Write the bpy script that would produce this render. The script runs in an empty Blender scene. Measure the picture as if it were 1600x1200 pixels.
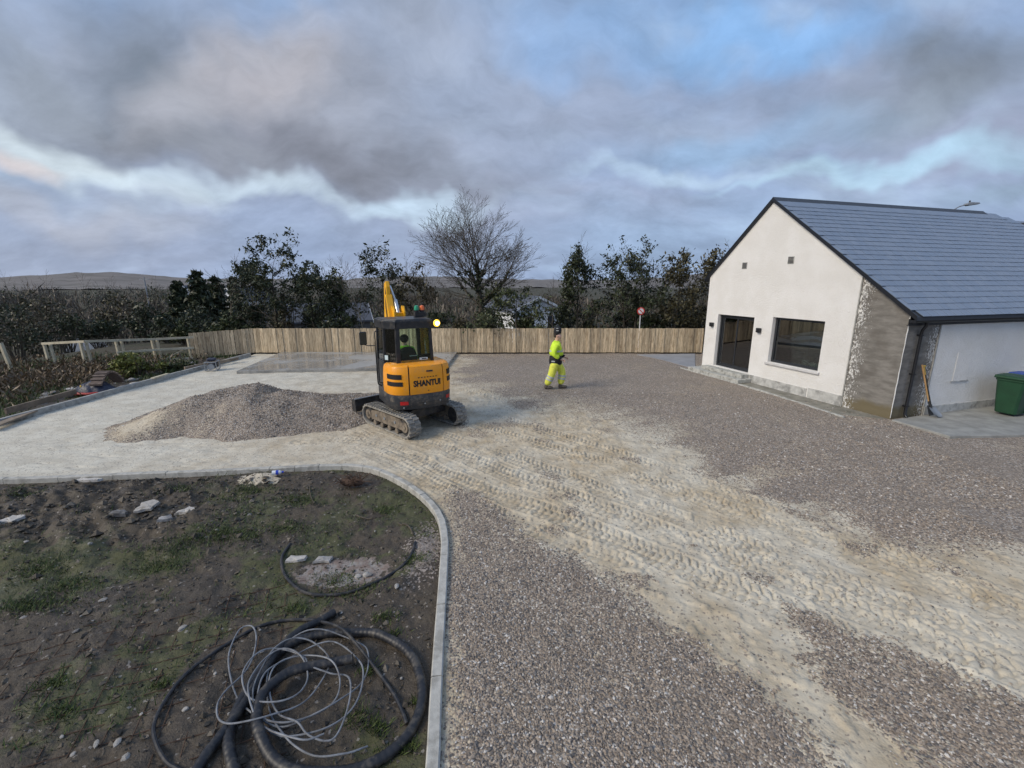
import bpy, math, random
import numpy as np
from mathutils import Vector, Matrix
random.seed(7)
R = math.radians
scene = bpy.context.scene
COL = scene.collection

# ------------------------------------------------------------------ camera
FPX, CAMH = 690.0, 3.5
PITCH = math.atan(158.0 / FPX)
cam_d = bpy.data.cameras.new('camera')
cam_d.sensor_width = 36.0
cam_d.lens = FPX / 1600.0 * 36.0
cam_d.clip_start = 0.05
cam_d.clip_end = 9000.0
cam = bpy.data.objects.new('camera', cam_d)
cam.location = (0, 0, CAMH)
cam.rotation_euler = (math.pi / 2 - PITCH, 0, 0)
COL.objects.link(cam)
scene.camera = cam

# ------------------------------------------------------------------ exposure
EXPO = 0.88
vs = scene.view_settings
vs.view_transform = 'Standard'
vs.look = 'None'
vs.exposure = EXPO
vs.gamma = 1.0
vs.use_curve_mapping = False

# survey helpers: bearings taken from the camera station to points on the site
def ray(u, v):
    x = (u - 800) / FPX
    yd = (v - 600) / FPX
    return x, math.cos(PITCH) - math.sin(PITCH) * yd, -math.sin(PITCH) - math.cos(PITCH) * yd
def G(u, v, z=0.0):
    x, y, zz = ray(u, v)
    t = (z - CAMH) / zz
    return (x * t, y * t)
def atY(u, v, Y):
    x, y, z = ray(u, v)
    t = Y / y
    return Vector((x * t, Y, CAMH + z * t))

# ------------------------------------------------------------------ sun
SUN_TO = Vector((-0.80, -0.42, 0.62)).normalized()
sun_d = bpy.data.lights.new('sun', 'SUN')
sun_d.energy = 1.5
sun_d.angle = R(28)
sun_d.color = (1.0, 0.89, 0.73)
sun = bpy.data.objects.new('sun', sun_d)
sun.rotation_euler = (-SUN_TO).to_track_quat('-Z', 'Y').to_euler()
COL.objects.link(sun)

# ------------------------------------------------------------------ world: evening sky with broken cloud
def lin(r, g, b):
    f = lambda c: (c / 255 / 12.92) if c / 255 <= 0.04045 else ((c / 255 + 0.055) / 1.055) ** 2.4
    return (f(r), f(g), f(b))
world = bpy.data.worlds.new('World')
scene.world = world
world.use_nodes = True
wt = world.node_tree
wt.nodes.clear()
WN = wt.nodes
WS = 0.1
def wn(t, **k):
    n = WN.new(t)
    for a, b in k.items():
        setattr(n, a, b)
    return n
def link(a, b):
    wt.links.new(a, b)
def wmath(op, a, b=None, c=None, clamp=False):
    n = wn('ShaderNodeMath', operation=op, use_clamp=clamp)
    for i, x in enumerate((a, b, c)):
        if x is None:
            continue
        if isinstance(x, (int, float)):
            n.inputs[i].default_value = x
        else:
            link(x, n.inputs[i])
    return n.outputs[0]
def wdot(a, vec):
    n = wn('ShaderNodeVectorMath', operation='DOT_PRODUCT')
    link(a, n.inputs[0])
    n.inputs[1].default_value = vec
    return n.outputs['Value']
def wmix(f, a, b):
    n = wn('ShaderNodeMix', data_type='RGBA')
    if isinstance(f, (int, float)):
        n.inputs[0].default_value = f
    else:
        link(f, n.inputs[0])
    for i, x in ((6, a), (7, b)):
        if isinstance(x, tuple):
            n.inputs[i].default_value = (*x, 1)
        else:
            link(x, n.inputs[i])
    return n.outputs[2]
SKYK = 1.11 / (2 ** EXPO) / WS
def skc(r, g, b):
    l = lin(r, g, b)
    return tuple(c * SKYK for c in l)
sky = wn('ShaderNodeTexSky', sky_type='NISHITA')
sky.sun_disc = False
sky.sun_elevation = math.asin(SUN_TO.z)
sky.sun_rotation = math.atan2(SUN_TO.x, SUN_TO.y)
tc = wn('ShaderNodeTexCoord')
D = tc.outputs['Generated']
sep = wn('ShaderNodeSeparateXYZ')
link(D, sep.inputs[0])
zc = wmath('MAXIMUM', sep.outputs[2], 0.0)
den = wmath('ADD', zc, 0.46)
cmb = wn('ShaderNodeCombineXYZ')
link(wmath('DIVIDE', sep.outputs[0], den), cmb.inputs[0])
link(wmath('DIVIDE', sep.outputs[1], den), cmb.inputs[1])
def wnoise(vec, scale, detail, rough, dist=0.0, stretch=None, rot=0.0):
    if stretch:
        m = wn('ShaderNodeMapping')
        m.inputs['Scale'].default_value = stretch
        m.inputs['Rotation'].default_value = (0, 0, rot)
        link(vec, m.inputs['Vector'])
        vec = m.outputs[0]
    n = wn('ShaderNodeTexNoise')
    n.inputs['Scale'].default_value = scale
    n.inputs['Detail'].default_value = detail
    n.inputs['Roughness'].default_value = rough
    n.inputs['Distortion'].default_value = dist
    link(vec, n.inputs['Vector'])
    return n
def wramp(v, a, b):
    n = wn('ShaderNodeMapRange', interpolation_type='SMOOTHSTEP')
    n.inputs['From Min'].default_value = a
    n.inputs['From Max'].default_value = b
    link(v, n.inputs[0])
    return n.outputs[0]
P2 = cmb.outputs[0]
n1 = wnoise(P2, 1.7, 5, 0.52, 0.0, (0.8, 1.3, 1), R(-25))
n2 = wnoise(P2, 4.0, 4, 0.5, 0.0, (0.7, 1.35, 1), R(-25))
# blue of the open sky, paler to the horizon
sk_hi = wmix(0.22, skc(136, 168, 210), sky.outputs[0])
base = wmix(wramp(sep.outputs[2], 0.05, 0.55), skc(152, 171, 203), sk_hi)
c1 = wramp(n1.outputs[0], 0.36, 0.68)
col = wmix(wmath('MULTIPLY', c1, 0.8), base, skc(146, 153, 174))
col = wmix(wmath('MULTIPLY', wramp(n2.outputs[0], 0.50, 0.76), 0.55), col, skc(178, 200, 224))
# individual cloud banks, each at its own bearing; their rims are torn by noise
nw = wnoise(D, 3.4, 4, 0.55)
def wvec(op, a, b):
    n = wn('ShaderNodeVectorMath', operation=op)
    for i, x in enumerate((a, b)):
        if isinstance(x, tuple):
            n.inputs[i].default_value = x
        else:
            link(x, n.inputs[i])
    return n.outputs[0]
warp = wvec('MULTIPLY', wvec('SUBTRACT', nw.outputs['Color'], (.5, .5, .5)), (.34, .34, .34))
DW = wvec('ADD', D, warp)
def bank(u, v, wu, wv, ang, colr, amount, core=0.9):
    """cloud bank at the bearing (u,v); half widths in the same survey units, turned by ang degrees"""
    global col
    c = Vector(ray(u, v)).normalized()
    a = R(ang)
    p1 = Vector(ray(u + math.cos(a) * wu, v + math.sin(a) * wu)).normalized() - c
    p2 = Vector(ray(u - math.sin(a) * wv, v + math.cos(a) * wv)).normalized() - c
    x_ = p1.normalized()
    y_ = (p2 - x_ * p2.dot(x_))
    ry = y_.length
    y_.normalize()
    z_ = x_.cross(y_)
    rm = Matrix((x_, y_, z_)).transposed()
    m = wn('ShaderNodeMapping', vector_type='TEXTURE')
    m.inputs['Location'].default_value = c
    m.inputs['Rotation'].default_value = rm.to_euler()
    m.inputs['Scale'].default_value = (p1.length * 1.45, ry * 1.45, .6)
    link(DW, m.inputs['Vector'])
    g = wn('ShaderNodeTexGradient', gradient_type='SPHERICAL')
    link(m.outputs[0], g.inputs[0])
    r_ = wn('ShaderNodeMapRange', interpolation_type='SMOOTHSTEP')
    r_.inputs['From Min'].default_value = 0.0
    r_.inputs['From Max'].default_value = core
    r_.inputs['To Max'].default_value = amount
    link(g.outputs['Fac'], r_.inputs[0])
    col = wmix(r_.outputs[0], col, skc(*colr))
bank(60, 400, 330, 75, 0, (156, 165, 184), .7)
bank(560, 390, 420, 70, 0, (148, 163, 190), .7)
bank(1050, 400, 300, 60, 0, (152, 176, 206), .6)
bank(60, 120, 260, 150, 25, (152, 162, 176), .8)
bank(470, 170, 330, 150, 22, (152, 157, 170), .9)
bank(520, 258, 280, 52, 10, (126, 131, 144), .95)
bank(300, 200, 200, 36, 30, (140, 146, 158), .8)
bank(250, 60, 70, 150, -20, (114, 125, 140), .9)
bank(90, 60, 150, 60, 30, (134, 144, 158), .7)
bank(410, 95, 85, 95, -15, (192, 189, 195), .6)
bank(300, 130, 70, 60, 30, (184, 184, 192), .5)
bank(120, 222, 240, 34, 24, (210, 224, 233), .85)
bank(420, 300, 220, 20, 10, (200, 218, 232), .7)
bank(20, 212, 90, 18, 18, (218, 204, 200), .6)
bank(655, 330, 90, 18, -8, (196, 219, 238), .75)
bank(100, 315, 220, 45, 10, (172, 177, 190), .7)
bank(800, 150, 220, 170, 10, (150, 163, 186), .75)
bank(640, 60, 120, 80, 20, (160, 168, 184), .6)
bank(1180, 50, 280, 50, 5, (132, 174, 222), .9)
bank(920, 50, 110, 70, 0, (144, 177, 220), .75)
bank(1500, 110, 270, 80, -14, (122, 132, 146), .95)
bank(1380, 190, 190, 46, -14, (138, 150, 166), .85)
bank(1120, 200, 190, 60, -8, (144, 158, 182), .8)
bank(1440, 258, 230, 22, -12, (172, 206, 228), .75)
bank(1290, 300, 160, 14, -10, (178, 208, 230), .7)
bank(1150, 230, 200, 40, -8, (146, 180, 216), .6)
bank(1080, 285, 200, 18, 4, (178, 201, 224), .75)
bank(1540, 300, 130, 26, -14, (140, 160, 182), .8)
bank(1000, 335, 260, 22, 2, (150, 168, 196), .6)
# torn texture over all of it
nd = wnoise(wvec('ADD', P2, wvec('MULTIPLY', warp, (.9, .9, .9))), 5.6, 6, 0.62, 0.0, (0.85, 1.3, 1), R(-52))
tex = wmath('ADD', wmath('MULTIPLY', nd.outputs[0], .85), wmath('MULTIPLY', n1.outputs[0], .46))
cmul = wn('ShaderNodeVectorMath', operation='SCALE')
link(col, cmul.inputs[0])
link(wmath('ADD', tex, .365), cmul.inputs['Scale'])
col = cmul.outputs[0]
low = wramp(sep.outputs[2], -0.02, 0.0)
col = wmix(low, skc(60, 62, 60), col)
world.cycles.sampling_method = 'NONE'
scene.cycles.max_bounces = 5
scene.cycles.diffuse_bounces = 2
scene.cycles.glossy_bounces = 3
scene.cycles.transparent_max_bounces = 8
scene.cycles.use_adaptive_sampling = True
scene.cycles.adaptive_threshold = 0.02
bg = wn('ShaderNodeBackground')
bg.inputs['Strength'].default_value = WS
link(col, bg.inputs['Color'])
wo = wn('ShaderNodeOutputWorld')
link(bg.outputs[0], wo.inputs['Surface'])

# ------------------------------------------------------------------ mesh helpers
def tag(o, label=None, cat=None, group=None, kind=None):
    if label: o['label'] = label
    if cat: o['category'] = cat
    if group: o['group'] = group
    if kind: o['kind'] = kind
    return o
def empty(name, loc=(0, 0, 0), rz=0.0):
    o = bpy.data.objects.new(name, None)
    o.location = loc
    o.rotation_euler = (0, 0, rz)
    o.empty_display_size = 0.2
    COL.objects.link(o)
    return o
def obj(name, me, mat=None, parent=None, loc=None, rot=None):
    o = bpy.data.objects.new(name, me)
    if mat is not None and len(me.materials) == 0:
        me.materials.append(mat)
    COL.objects.link(o)
    if parent is not None: o.parent = parent
    if loc is not None: o.location = loc
    if rot is not None: o.rotation_euler = rot
    return o
class MB:
    def __init__(self, M=None):
        self.v, self.f, self.M = [], [], M
    def add(self, vs_, fs_):
        n = len(self.v)
        for p in vs_:
            p = Vector(p)
            self.v.append(self.M @ p if self.M else p)
        self.f += [tuple(i + n for i in f) for f in fs_]
        return self
    def box(self, x0, x1, y0, y1, z0, z1, b=0.0):
        if b <= 0:
            vs_ = [(x, y, z) for z in (z0, z1) for y in (y0, y1) for x in (x0, x1)]
            return self.add(vs_, [(0, 2, 3, 1), (4, 5, 7, 6), (0, 1, 5, 4), (2, 6, 7, 3), (0, 4, 6, 2), (1, 3, 7, 5)])
        poly = [(x0 + b, y0), (x1 - b, y0), (x1, y0 + b), (x1, y1 - b), (x1 - b, y1), (x0 + b, y1), (x0, y1 - b), (x0, y0 + b)]
        inn = [(min(max(x, x0 + b), x1 - b), min(max(y, y0 + b), y1 - b)) for x, y in poly]
        vs_, fs_ = [], []
        for P, z in ((inn, z0), (poly, z0 + b), (poly, z1 - b), (inn, z1)):
            vs_ += [(x, y, z) for x, y in P]
        for k in range(3):
            for i in range(8):
                j = (i + 1) % 8
                fs_.append((k * 8 + i, k * 8 + j, k * 8 + 8 + j, k * 8 + 8 + i))
        fs_ += [tuple(range(7, -1, -1)), tuple(range(24, 32))]
        return self.add(vs_, fs_)
    def bar(self, a, b, w, h=None, up=(0, 0, 1)):
        a, b = Vector(a), Vector(b)
        h = h or w
        d = (b - a).normalized()
        u = Vector(up)
        if abs(d.dot(u)) > .98: u = Vector((0, 1, 0))
        s = d.cross(u).normalized() * w / 2
        t = s.cross(d).normalized() * h / 2
        vs_ = [p + q for p in (a, b) for q in (-s - t, s - t, s + t, -s + t)]
        return self.add(vs_, [(3, 2, 1, 0), (4, 5, 6, 7), (0, 1, 5, 4), (1, 2, 6, 5), (2, 3, 7, 6), (3, 0, 4, 7)])
    def tube(self, pts, r, n=8, cap=True, closed=False):
        pts = [Vector(p) for p in pts]
        m = len(pts)
        rs = r if isinstance(r, (list, tuple)) else [r] * m
        vs_, fs_ = [], []
        prev = None
        for i in range(m):
            d = (pts[min(i + 1, m - 1)] - pts[max(i - 1, 0)])
            d = d.normalized() if d.length > 1e-9 else Vector((0, 0, 1))
            if prev is None:
                u = Vector((0, 0, 1)) if abs(d.z) < .9 else Vector((1, 0, 0))
                s = d.cross(u).normalized()
            else:
                s = (prev - d * prev.dot(d))
                s = s.normalized() if s.length > 1e-6 else d.orthogonal().normalized()
            prev = s
            t = d.cross(s)
            for k in range(n):
                a = 2 * math.pi * k / n
                vs_.append(pts[i] + (s * math.cos(a) + t * math.sin(a)) * rs[i])
        for i in range(m - 1):
            for k in range(n):
                k2 = (k + 1) % n
                fs_.append((i * n + k, i * n + k2, (i + 1) * n + k2, (i + 1) * n + k))
        if cap:
            fs_ += [tuple(range(n - 1, -1, -1)), tuple((m - 1) * n + k for k in range(n))]
        return self.add(vs_, fs_)
    def prism(self, poly, axis, a, b):
        """polygon (list of 2d) swept along axis 'x','y' or 'z' from a to b"""
        f = {'x': lambda p, t: (t, p[0], p[1]), 'y': lambda p, t: (p[0], t, p[1]), 'z': lambda p, t: (p[0], p[1], t)}[axis]
        n = len(poly)
        vs_ = [f(p, a) for p in poly] + [f(p, b) for p in poly]
        fs_ = [(i, (i + 1) % n, n + (i + 1) % n, n + i) for i in range(n)]
        fs_ += [tuple(range(n - 1, -1, -1)), tuple(range(n, 2 * n))]
        return self.add(vs_, fs_)
    def disc(self, c, axis, r, h, n=20):
        c, axis = Vector(c), Vector(axis).normalized()
        return self.tube([c - axis * h / 2, c + axis * h / 2], r, n)
    def sphere(self, c, r, nu=12, nv=8):
        c = Vector(c)
        rr = r if isinstance(r, (tuple, list)) else (r, r, r)
        vs_ = [c + Vector((0, 0, -rr[2]))]
        for j in range(1, nv):
            th = math.pi * j / nv
            for i in range(nu):
                ph = 2 * math.pi * i / nu
                vs_.append(c + Vector((rr[0] * math.sin(th) * math.cos(ph), rr[1] * math.sin(th) * math.sin(ph), -rr[2] * math.cos(th))))
        vs_.append(c + Vector((0, 0, rr[2])))
        fs_ = [(0, 1 + (i + 1) % nu, 1 + i) for i in range(nu)]
        for j in range(nv - 2):
            for i in range(nu):
                a, b = 1 + j * nu + i, 1 + j * nu + (i + 1) % nu
                fs_.append((a, b, b + nu, a + nu))
        l = len(vs_) - 1
        fs_ += [(l, l - nu + i, l - nu + (i + 1) % nu) for i in range(nu)]
        return self.add(vs_, fs_)
    def mesh(self, name='mesh', smooth=False):
        me = bpy.data.meshes.new(name)
        me.from_pydata([tuple(p) for p in self.v], [], self.f)
        me.update()
        import bmesh
        bm = bmesh.new()
        bm.from_mesh(me)
        bmesh.ops.recalc_face_normals(bm, faces=bm.faces)
        bm.to_mesh(me)
        bm.free()
        if smooth:
            me.shade_smooth()
            try: me.set_sharp_from_angle(angle=R(38))
            except Exception: pass
        return me
    def build(self, name, mat, parent=None, smooth=False, bevel=0.0, seg=2):
        o = obj(name, self.mesh(name, smooth), mat, parent)
        if bevel > 0:
            m = o.modifiers.new('bevel', 'BEVEL')
            m.width = bevel
            m.segments = seg
            m.limit_method = 'ANGLE'
            m.angle_limit = R(35)
        return o
def np_mesh(name, verts, faces, mat=None, smooth=False, attrs=None):
    """verts Nx3, faces MxK (K = 3 or 4) numpy arrays"""
    me = bpy.data.meshes.new(name)
    verts = np.ascontiguousarray(verts, dtype=np.float32)
    faces = np.ascontiguousarray(faces, dtype=np.int32)
    k = faces.shape[1]
    me.vertices.add(len(verts))
    me.vertices.foreach_set('co', verts.ravel())
    me.loops.add(faces.size)
    me.loops.foreach_set('vertex_index', faces.ravel())
    me.polygons.add(len(faces))
    me.polygons.foreach_set('loop_start', np.arange(0, faces.size, k, dtype=np.int32))
    me.polygons.foreach_set('loop_total', np.full(len(faces), k, dtype=np.int32))
    if smooth:
        me.polygons.foreach_set('use_smooth', np.ones(len(faces), dtype=bool))
    else:
        me.polygons.foreach_set('use_smooth', np.zeros(len(faces), dtype=bool))
    me.update(calc_edges=True)
    for an, arr in (attrs or {}).items():
        a = me.attributes.new(an, 'FLOAT', 'POINT')
        a.data.foreach_set('value', np.ascontiguousarray(arr, dtype=np.float32).ravel())
    if mat: me.materials.append(mat)
    return me
def grid_faces(nx, ny):
    i = np.arange(nx - 1)[None, :] + np.arange(ny - 1)[:, None] * nx
    i = i.ravel()
    return np.stack([i, i + 1, i + 1 + nx, i + nx], 1)
def hash2(ix, iy, seed):
    h = (ix.astype(np.int64) * 374761393 + iy.astype(np.int64) * 668265263 + seed * 1274126177) & 0xffffffff
    h = ((h ^ (h >> 13)) * 1274126177) & 0xffffffff
    return ((h ^ (h >> 16)) & 0xffff) / 65535.0
def vnoise(x, y, seed=0):
    ix, iy = np.floor(x), np.floor(y)
    fx, fy = x - ix, y - iy
    fx, fy = fx * fx * (3 - 2 * fx), fy * fy * (3 - 2 * fy)
    a, b = hash2(ix, iy, seed), hash2(ix + 1, iy, seed)
    c, d = hash2(ix, iy + 1, seed), hash2(ix + 1, iy + 1, seed)
    return (a + (b - a) * fx) * (1 - fy) + (c + (d - c) * fx) * fy
def fbm(x, y, scale, octv=5, seed=0, gain=.5):
    s, amp, tot = 0, 1.0, 0
    for k in range(octv):
        s = s + amp * vnoise(x * scale + 17.3 * k, y * scale - 9.1 * k, seed + k)
        tot += amp
        amp *= gain
        scale *= 2.03
    return s / tot
def sstep(x, a, b):
    t = np.clip((x - a) / (b - a), 0, 1)
    return t * t * (3 - 2 * t)
def poly_sd(px, py, poly):
    """signed distance, negative inside"""
    d = np.full(px.shape, 1e9)
    ins = np.zeros(px.shape, bool)
    n = len(poly)
    for i in range(n):
        ax, ay = poly[i]
        bx, by = poly[(i + 1) % n]
        ex, ey = bx - ax, by - ay
        t = np.clip(((px - ax) * ex + (py - ay) * ey) / (ex * ex + ey * ey + 1e-12), 0, 1)
        d = np.minimum(d, np.hypot(px - ax - t * ex, py - ay - t * ey))
        cond = ((ay > py) != (by > py))
        xi = ex * (py - ay) / (ey if abs(ey) > 1e-12 else 1e-12) + ax
        ins ^= cond & (px < xi)
    return np.where(ins, -d, d)
def catmull(pts, step):
    P = [np.array(p, float) for p in pts]
    P = [2 * P[0] - P[1]] + P + [2 * P[-1] - P[-2]]
    out = []
    for i in range(1, len(P) - 2):
        n = max(2, int(np.linalg.norm(P[i + 1] - P[i]) / step))
        for k in range(n):
            t = k / n
            out.append(.5 * (2 * P[i] + (P[i + 1] - P[i - 1]) * t + (2 * P[i - 1] - 5 * P[i] + 4 * P[i + 1] - P[i + 2]) * t * t + (3 * P[i] - P[i - 1] - 3 * P[i + 1] + P[i + 2]) * t ** 3))
    out.append(P[-2])
    return out

ORD = 'first second third fourth fifth sixth seventh eighth ninth tenth eleventh twelfth thirteenth fourteenth fifteenth sixteenth seventeenth eighteenth nineteenth twentieth twenty-first twenty-second twenty-third twenty-fourth twenty-fifth twenty-sixth twenty-seventh twenty-eighth twenty-ninth thirtieth'.split()
def rank_labels(items, text):
    """items = [(bearing, object)]; names each by its order from the left"""
    for k, (u_, o_) in enumerate(sorted(items, key=lambda q: q[0])):
        o_['label'] = text % ORD[k]
# ------------------------------------------------------------------ materials
def new_mat(name):
    m = bpy.data.materials.new(name)
    m.use_nodes = True
    nt = m.node_tree
    b = nt.nodes['Principled BSDF']
    return m, nt, b
class NT:
    def __init__(self, nt): self.nt = nt
    def n(self, t, **k):
        o = self.nt.nodes.new(t)
        for a, b in k.items(): setattr(o, a, b)
        return o
    def l(self, a, b): self.nt.links.new(a, b)
    def noise(self, vec, scale, detail=4, rough=.55, dist=0.0):
        detail = min(detail, 4)
        o = self.n('ShaderNodeTexNoise')
        o.inputs['Scale'].default_value = scale
        o.inputs['Detail'].default_value = detail
        o.inputs['Roughness'].default_value = rough
        o.inputs['Distortion'].default_value = dist
        self.l(vec, o.inputs['Vector'])
        return o.outputs[0]
    def ramp(self, v, a, b, lo=0.0, hi=1.0):
        o = self.n('ShaderNodeMapRange', interpolation_type='SMOOTHSTEP')
        for nm, x in (('From Min', a), ('From Max', b), ('To Min', lo), ('To Max', hi)):
            o.inputs[nm].default_value = x
        self.l(v, o.inputs[0])
        return o.outputs[0]
    def mix(self, f, a, b, mode='MIX'):
        o = self.n('ShaderNodeMix', data_type='RGBA', blend_type=mode)
        for i, x in ((0, f), (6, a), (7, b)):
            if isinstance(x, (int, float)): o.inputs[i].default_value = x
            elif isinstance(x, tuple): o.inputs[i].default_value = (*x[:3], 1)
            else: self.l(x, o.inputs[i])
        return o.outputs[2]
    def math(self, op, a, b=None, clamp=False):
        o = self.n('ShaderNodeMath', operation=op, use_clamp=clamp)
        for i, x in enumerate((a, b)):
            if x is None: continue
            if isinstance(x, (int, float)): o.inputs[i].default_value = x
            else: self.l(x, o.inputs[i])
        return o.outputs[0]
    def bump(self, h, strength, dist, normal=None):
        o = self.n('ShaderNodeBump')
        o.inputs['Strength'].default_value = strength
        o.inputs['Distance'].default_value = dist
        self.l(h, o.inputs['Height'])
        if normal is not None: self.l(normal, o.inputs['Normal'])
        return o.outputs[0]
    def coord(self, which='Object'):
        return self.n('ShaderNodeTexCoord').outputs[which]
    def mapping(self, vec, scale=(1, 1, 1), rot=(0, 0, 0)):
        o = self.n('ShaderNodeMapping')
        o.inputs['Scale'].default_value = scale
        o.inputs['Rotation'].default_value = rot
        self.l(vec, o.inputs['Vector'])
        return o.outputs[0]
    def attr(self, name):
        return self.n('ShaderNodeAttribute', attribute_name=name).outputs['Fac']
def sc(c, k): return tuple(min(1, x * k) for x in c)
def M_(name, c, rough=.75, var=.18, scale=7., bump=0., bscale=70., bdist=.01, metal=0., rnd=0., col2=None, amt=.5, c2scale=3., spec=.5, stretch=None):
    m, nt, b = new_mat(name)
    t = NT(nt)
    v = t.coord()
    if rnd:   # pieces of one kind differ: shift the pattern and the tone per piece
        oi = t.n('ShaderNodeObjectInfo')
        add = t.n('ShaderNodeVectorMath', operation='ADD')
        t.l(v, add.inputs[0])
        k = t.n('ShaderNodeVectorMath', operation='SCALE')
        t.l(oi.outputs['Location'], k.inputs[0])
        k.inputs['Scale'].default_value = 3.7
        t.l(k.outputs[0], add.inputs[1])
        v = add.outputs[0]
    vv = t.mapping(v, stretch) if stretch else v
    f = t.noise(vv, scale, 6, .6)
    col = t.mix(t.ramp(f, .25, .75), sc(c, 1 - var), sc(c, 1 + var))
    if col2:
        g = t.noise(vv, c2scale, 6, .62)
        col = t.mix(t.math('MULTIPLY', t.ramp(g, .48, .66), amt), col, col2)
    if rnd:
        hv = t.n('ShaderNodeHueSaturation')
        wn_ = t.n('ShaderNodeTexWhiteNoise', noise_dimensions='3D')
        t.l(oi.outputs['Location'], wn_.inputs['Vector'])
        t.l(t.math('ADD', t.math('MULTIPLY', wn_.outputs['Value'], 2 * rnd), 1 - rnd), hv.inputs['Value'])
        t.l(col, hv.inputs['Color'])
        col = hv.outputs[0]
    t.l(col, b.inputs['Base Color'])
    b.inputs['Roughness'].default_value = rough
    b.inputs['Metallic'].default_value = metal
    b.inputs['Specular IOR Level'].default_value = spec
    if bump:
        t.l(t.bump(t.noise(v, bscale, 6, .65), bump, bdist), b.inputs['Normal'])
    return m
MAT = {}
MAT['concrete'] = M_('concrete', (.36, .355, .33), .85, .2, 9, .5, 90, .006, col2=(.2, .2, .185), amt=.6, c2scale=5)
MAT['kerb'] = M_('kerb concrete', (.46, .45, .41), .85, .15, 14, .6, 120, .006, rnd=.12, col2=(.27, .26, .23), amt=.7, c2scale=6)
MAT['step'] = M_('step concrete', (.42, .42, .39), .85, .2, 10, .5, 80, .006, col2=(.16, .16, .14), amt=.7, c2scale=9)
MAT['black_plastic'] = M_('black plastic', (.014, .015, .018), .42, .3, 20, .15, 200, .002)
MAT['pipe'] = M_('black pipe', (.017, .018, .022), .5, .3, 10, col2=(.10, .088, .072), amt=.6, c2scale=11)
MAT['wire'] = M_('grey wire', (.19, .20, .215), .5, .35, 12, col2=(.09, .09, .10), amt=.8, c2scale=9)
MAT['wood_fence'] = M_('fence timber', (.50, .40, .265), .8, .35, 3.2, .3, 60, .003, rnd=.30, col2=(.26, .18, .105), amt=.8, c2scale=5, stretch=(7, 7, .7))
MAT['wood_pale'] = M_('pale timber', (.50, .45, .33), .8, .2, 4, .3, 50, .003, rnd=.12, col2=(.34, .29, .2), amt=.5, c2scale=6)
MAT['wood_brown'] = M_('weathered board', (.24, .19, .14), .85, .3, 4, .3, 50, .003, rnd=.2, col2=(.1, .08, .06), amt=.6)
MAT['stone'] = M_('field stone', (.27, .26, .25), .85, .3, 9, .7, 30, .02, rnd=.35, col2=(.12, .11, .10), amt=.7, c2scale=7)
MAT['stone_pale'] = M_('pale stone', (.46, .44, .41), .85, .25, 12, .7, 30, .015, rnd=.2, col2=(.2, .18, .15), amt=.8, c2scale=12)
MAT['rust'] = M_('rusty steel', (.075, .042, .026), .85, .4, 20, col2=(.05, .03, .02), amt=.7, c2scale=10)
MAT['steel_dark'] = M_('dark steel', (.05, .05, .052), .55, .3, 10, metal=.4, col2=(.16, .14, .11), amt=.45, c2scale=7)
MAT['bark'] = M_('bark', (.080, .068, .052), .9, .35, 6, .6, 30, .02)
MAT['bark_pale'] = M_('pale bark', (.17, .15, .12), .9, .35, 6, .6, 30, .02)
def leaf_mat(name, c, var=.5):
    m, nt, b = new_mat(name)
    t = NT(nt)
    g = t.n('ShaderNodeNewGeometry')
    f = g.outputs['Random Per Island']
    n = t.noise(t.coord(), .9, 3, .6)
    col = t.mix(f, sc(c, 1 - var), sc(c, 1 + var))
    col = t.mix(t.ramp(n, .35, .7), col, sc(c, 1 - .5 * var))
    t.l(col, b.inputs['Base Color'])
    b.inputs['Roughness'].default_value = .5
    b.inputs['Specular IOR Level'].default_value = .35
    return m
MAT['leaf_dark'] = leaf_mat('dark evergreen leaves', (.044, .055, .026))
MAT['leaf_mid'] = leaf_mat('green leaves', (.062, .075, .030))
MAT['leaf_bronze'] = leaf_mat('bronze leaves', (.074, .066, .032))
MAT['leaf_yellow'] = leaf_mat('yellow green leaves', (.15, .16, .04))
MAT['twig'] = leaf_mat('bare twigs', (.110, .090, .070), .4)
MAT['dead'] = leaf_mat('dead stems', (.150, .105, .062), .5)
MAT['grass'] = leaf_mat('grass blades', (.075, .105, .030), .45)
def glass_mat(name, tint, refl=.12):
    m, nt, b = new_mat(name)
    t = NT(nt)
    nt.nodes.remove(b)
    tr = t.n('ShaderNodeBsdfTransparent')
    tr.inputs[0].default_value = (*tint, 1)
    gl = t.n('ShaderNodeBsdfGlossy')
    gl.inputs['Roughness'].default_value = .02
    fr = t.n('ShaderNodeFresnel')
    fr.inputs[0].default_value = 1.5
    mx = t.n('ShaderNodeMixShader')
    t.l(t.math('ADD', t.math('MULTIPLY', fr.outputs[0], 1.6), refl, True), mx.inputs[0])
    t.l(tr.outputs[0], mx.inputs[1])
    t.l(gl.outputs[0], mx.inputs[2])
    t.l(mx.outputs[0], nt.nodes['Material Output'].inputs[0])
    return m
MAT['glass_house'] = glass_mat('window glass', (.55, .62, .60), .10)
MAT['glass_cab'] = glass_mat('cab glass', (.90, .97, .92), .015)

# ================================================================== THE SETTING
def ground_z(x, y):
    """lie of the land: level site, ground falling away beyond the fences"""
    a = sstep(y, 23.2, 60.0)
    b = sstep(-x, 21.5, 45.0)
    fall = np.maximum(a, b)
    return -0.14 - 4.0 * fall + (fbm(x, y, .05, 3, 3) - .5) * 1.6 * fall
def axis_steps(marks):
    out = [marks[0][0]]
    for (a, sa), (b, sb) in zip(marks[:-1], marks[1:]):
        x = a
        while x < b - 1e-6:
            t = (x - a) / (b - a)
            x += sa + (sb - sa) * t
            out.append(min(x, b))
    return np.array(out)
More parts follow.
